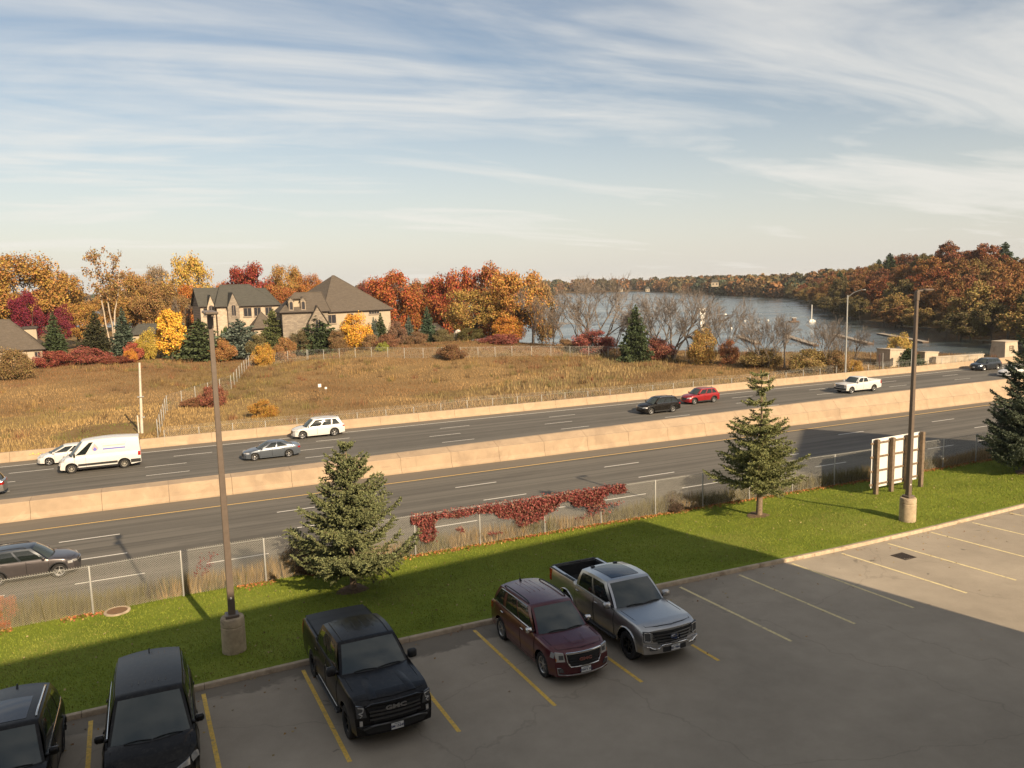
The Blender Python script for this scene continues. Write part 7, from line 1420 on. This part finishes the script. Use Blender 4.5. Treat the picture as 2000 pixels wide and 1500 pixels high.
# grey hipped house at the field edge, small bungalow and shed
D3 = 156; H3 = House('house', 'low house with a grey hipped roof at the field edge', 0, D3, -6, 'stucco_cream'); k3 = px_m(30, D3); ez = H3.zz(30, 684); rz_ = H3.zz(8, 626); X3 = lambda u: (u - 0) * k3; H3.block(X3(-80), X3(74), 0, 10, ez); H3.hip(X3(-80), X3(74), 0, 10, ez, rz_, X3(-30), X3(8), 'shingle'); b = MB(); b.box((X3(48), 6.0, H3.zz(48, 648) - .9), (1.9, 1.6, 2.6)); b.build('dormer', MAT['stucco_cream'], H3.root); b = MB(); b.box((X3(48), 6.0, H3.zz(48, 644) + .1), (2.4, 2.0, .5), bev=.1); b.build('dormer_roof', MAT['house_trim'], H3.root); H3.window(X3(64), 1.4, .8, .9, -.03)
H4 = House('bungalow', 'small bungalow with a pale ridge among the shrubs', 290, 172, 10, 'stucco_cream'); k4 = px_m(290, 172); H4.block(-3.4, 3.4, 0, 7, H4.zz(290, 652)); H4.hip(-3.4, 3.4, 0, 7, H4.zz(290, 652), H4.zz(290, 634), -1.6, 1.6, 'slate'); H4.window(1.2, 2.2, 1.2, 1.2, -.03)
H5 = House('shed', 'small grey-roofed shed between the maples and the spruce', 842, 160, 0, 'dark_and_shaded_stone'); H5.block(-2.3, 2.3, 0, 4, H5.zz(842, 645)); H5.hip(-2.3, 2.3, 0, 4, H5.zz(842, 645), H5.zz(842, 633), -1.0, 1.0, 'shingle'); H5.window(.8, 1.6, .9, .9, -.03)
MAT['tarp'] = M('pale_tarp', (.55, .47, .40), .8, var=.1); s_, n_ = at_dist(893, 156); r = thing('covered_boat', 'boat under a pale tarpaulin beside the olive bush', 'boat', (s_, n_, fz(s_, n_)), .4); MB().lathe([(1.05, 0), (1.1, .8), (.9, 1.7), (.45, 2.3), (0, 2.5)], n=10).build('tarpaulin', MAT['tarp'], r, smooth=50); MB().box((0, 0, .25), (2.6, .9, .5), bev=.1).build('hull', MAT['raft'], r)
for k, (u, v, d, w_, lb) in enumerate(((1212, 566, 985, 6, 'small white house on the far shore'), (1265, 566, 975, 5, 'tall white house by the far point'), (1396, 556, 690, 6, 'yellowish house among the trees of the far shore'))):
    s_, n_ = at_dist(u, d); zb = z_at(u, v + 4, d); r = thing('far_house', lb, 'house', (s_, n_, zb), -math.atan2(s_, n_), 'houses on the far shore'); MB().box((0, 0, 2), (w_, 5, 4)).build('wall', MAT['stucco_cream'] if 'dark' not in lb else MAT['dark_and_shaded_stone'], r); b = MB(); b.add([(-w_ / 2 - .4, -3, 4), (w_ / 2 + .4, -3, 4), (w_ / 2 + .4, 3, 4), (-w_ / 2 - .4, 3, 4), (-w_ / 4, 0, 6.2), (w_ / 4, 0, 6.2)], [(0, 1, 5, 4), (1, 2, 5), (2, 3, 4, 5), (3, 0, 4)]); b.build('roof', MAT['slate'], r)
    for x in (-w_ / 4, w_ / 4): MB().box((x, -2.52, 2.2), (1.0, .06, 1.2)).build('window', MAT['house_glass'], r)
# ------------------------------------------------------------------ autumn haze over the lake
m = bpy.data.materials.new('haze_air'); m.use_nodes = True; nt = m.node_tree; nt.nodes.clear()
ho = nt.nodes.new('ShaderNodeOutputMaterial'); pv = nt.nodes.new('ShaderNodeVolumePrincipled')
pv.inputs['Color'].default_value = (0.92, 0.93, 0.95, 1); pv.inputs['Density'].default_value = 0.00008; pv.inputs['Anisotropy'].default_value = 0.0
nt.links.new(pv.outputs[0], ho.inputs['Volume'])
b = MB(); b.box((0, 2300, 10.5), (12400, 8200, 45.0)); hb = b.build('haze', m); tag(hb, 'thin pale autumn haze over the whole view', 'haze', kind='stuff')
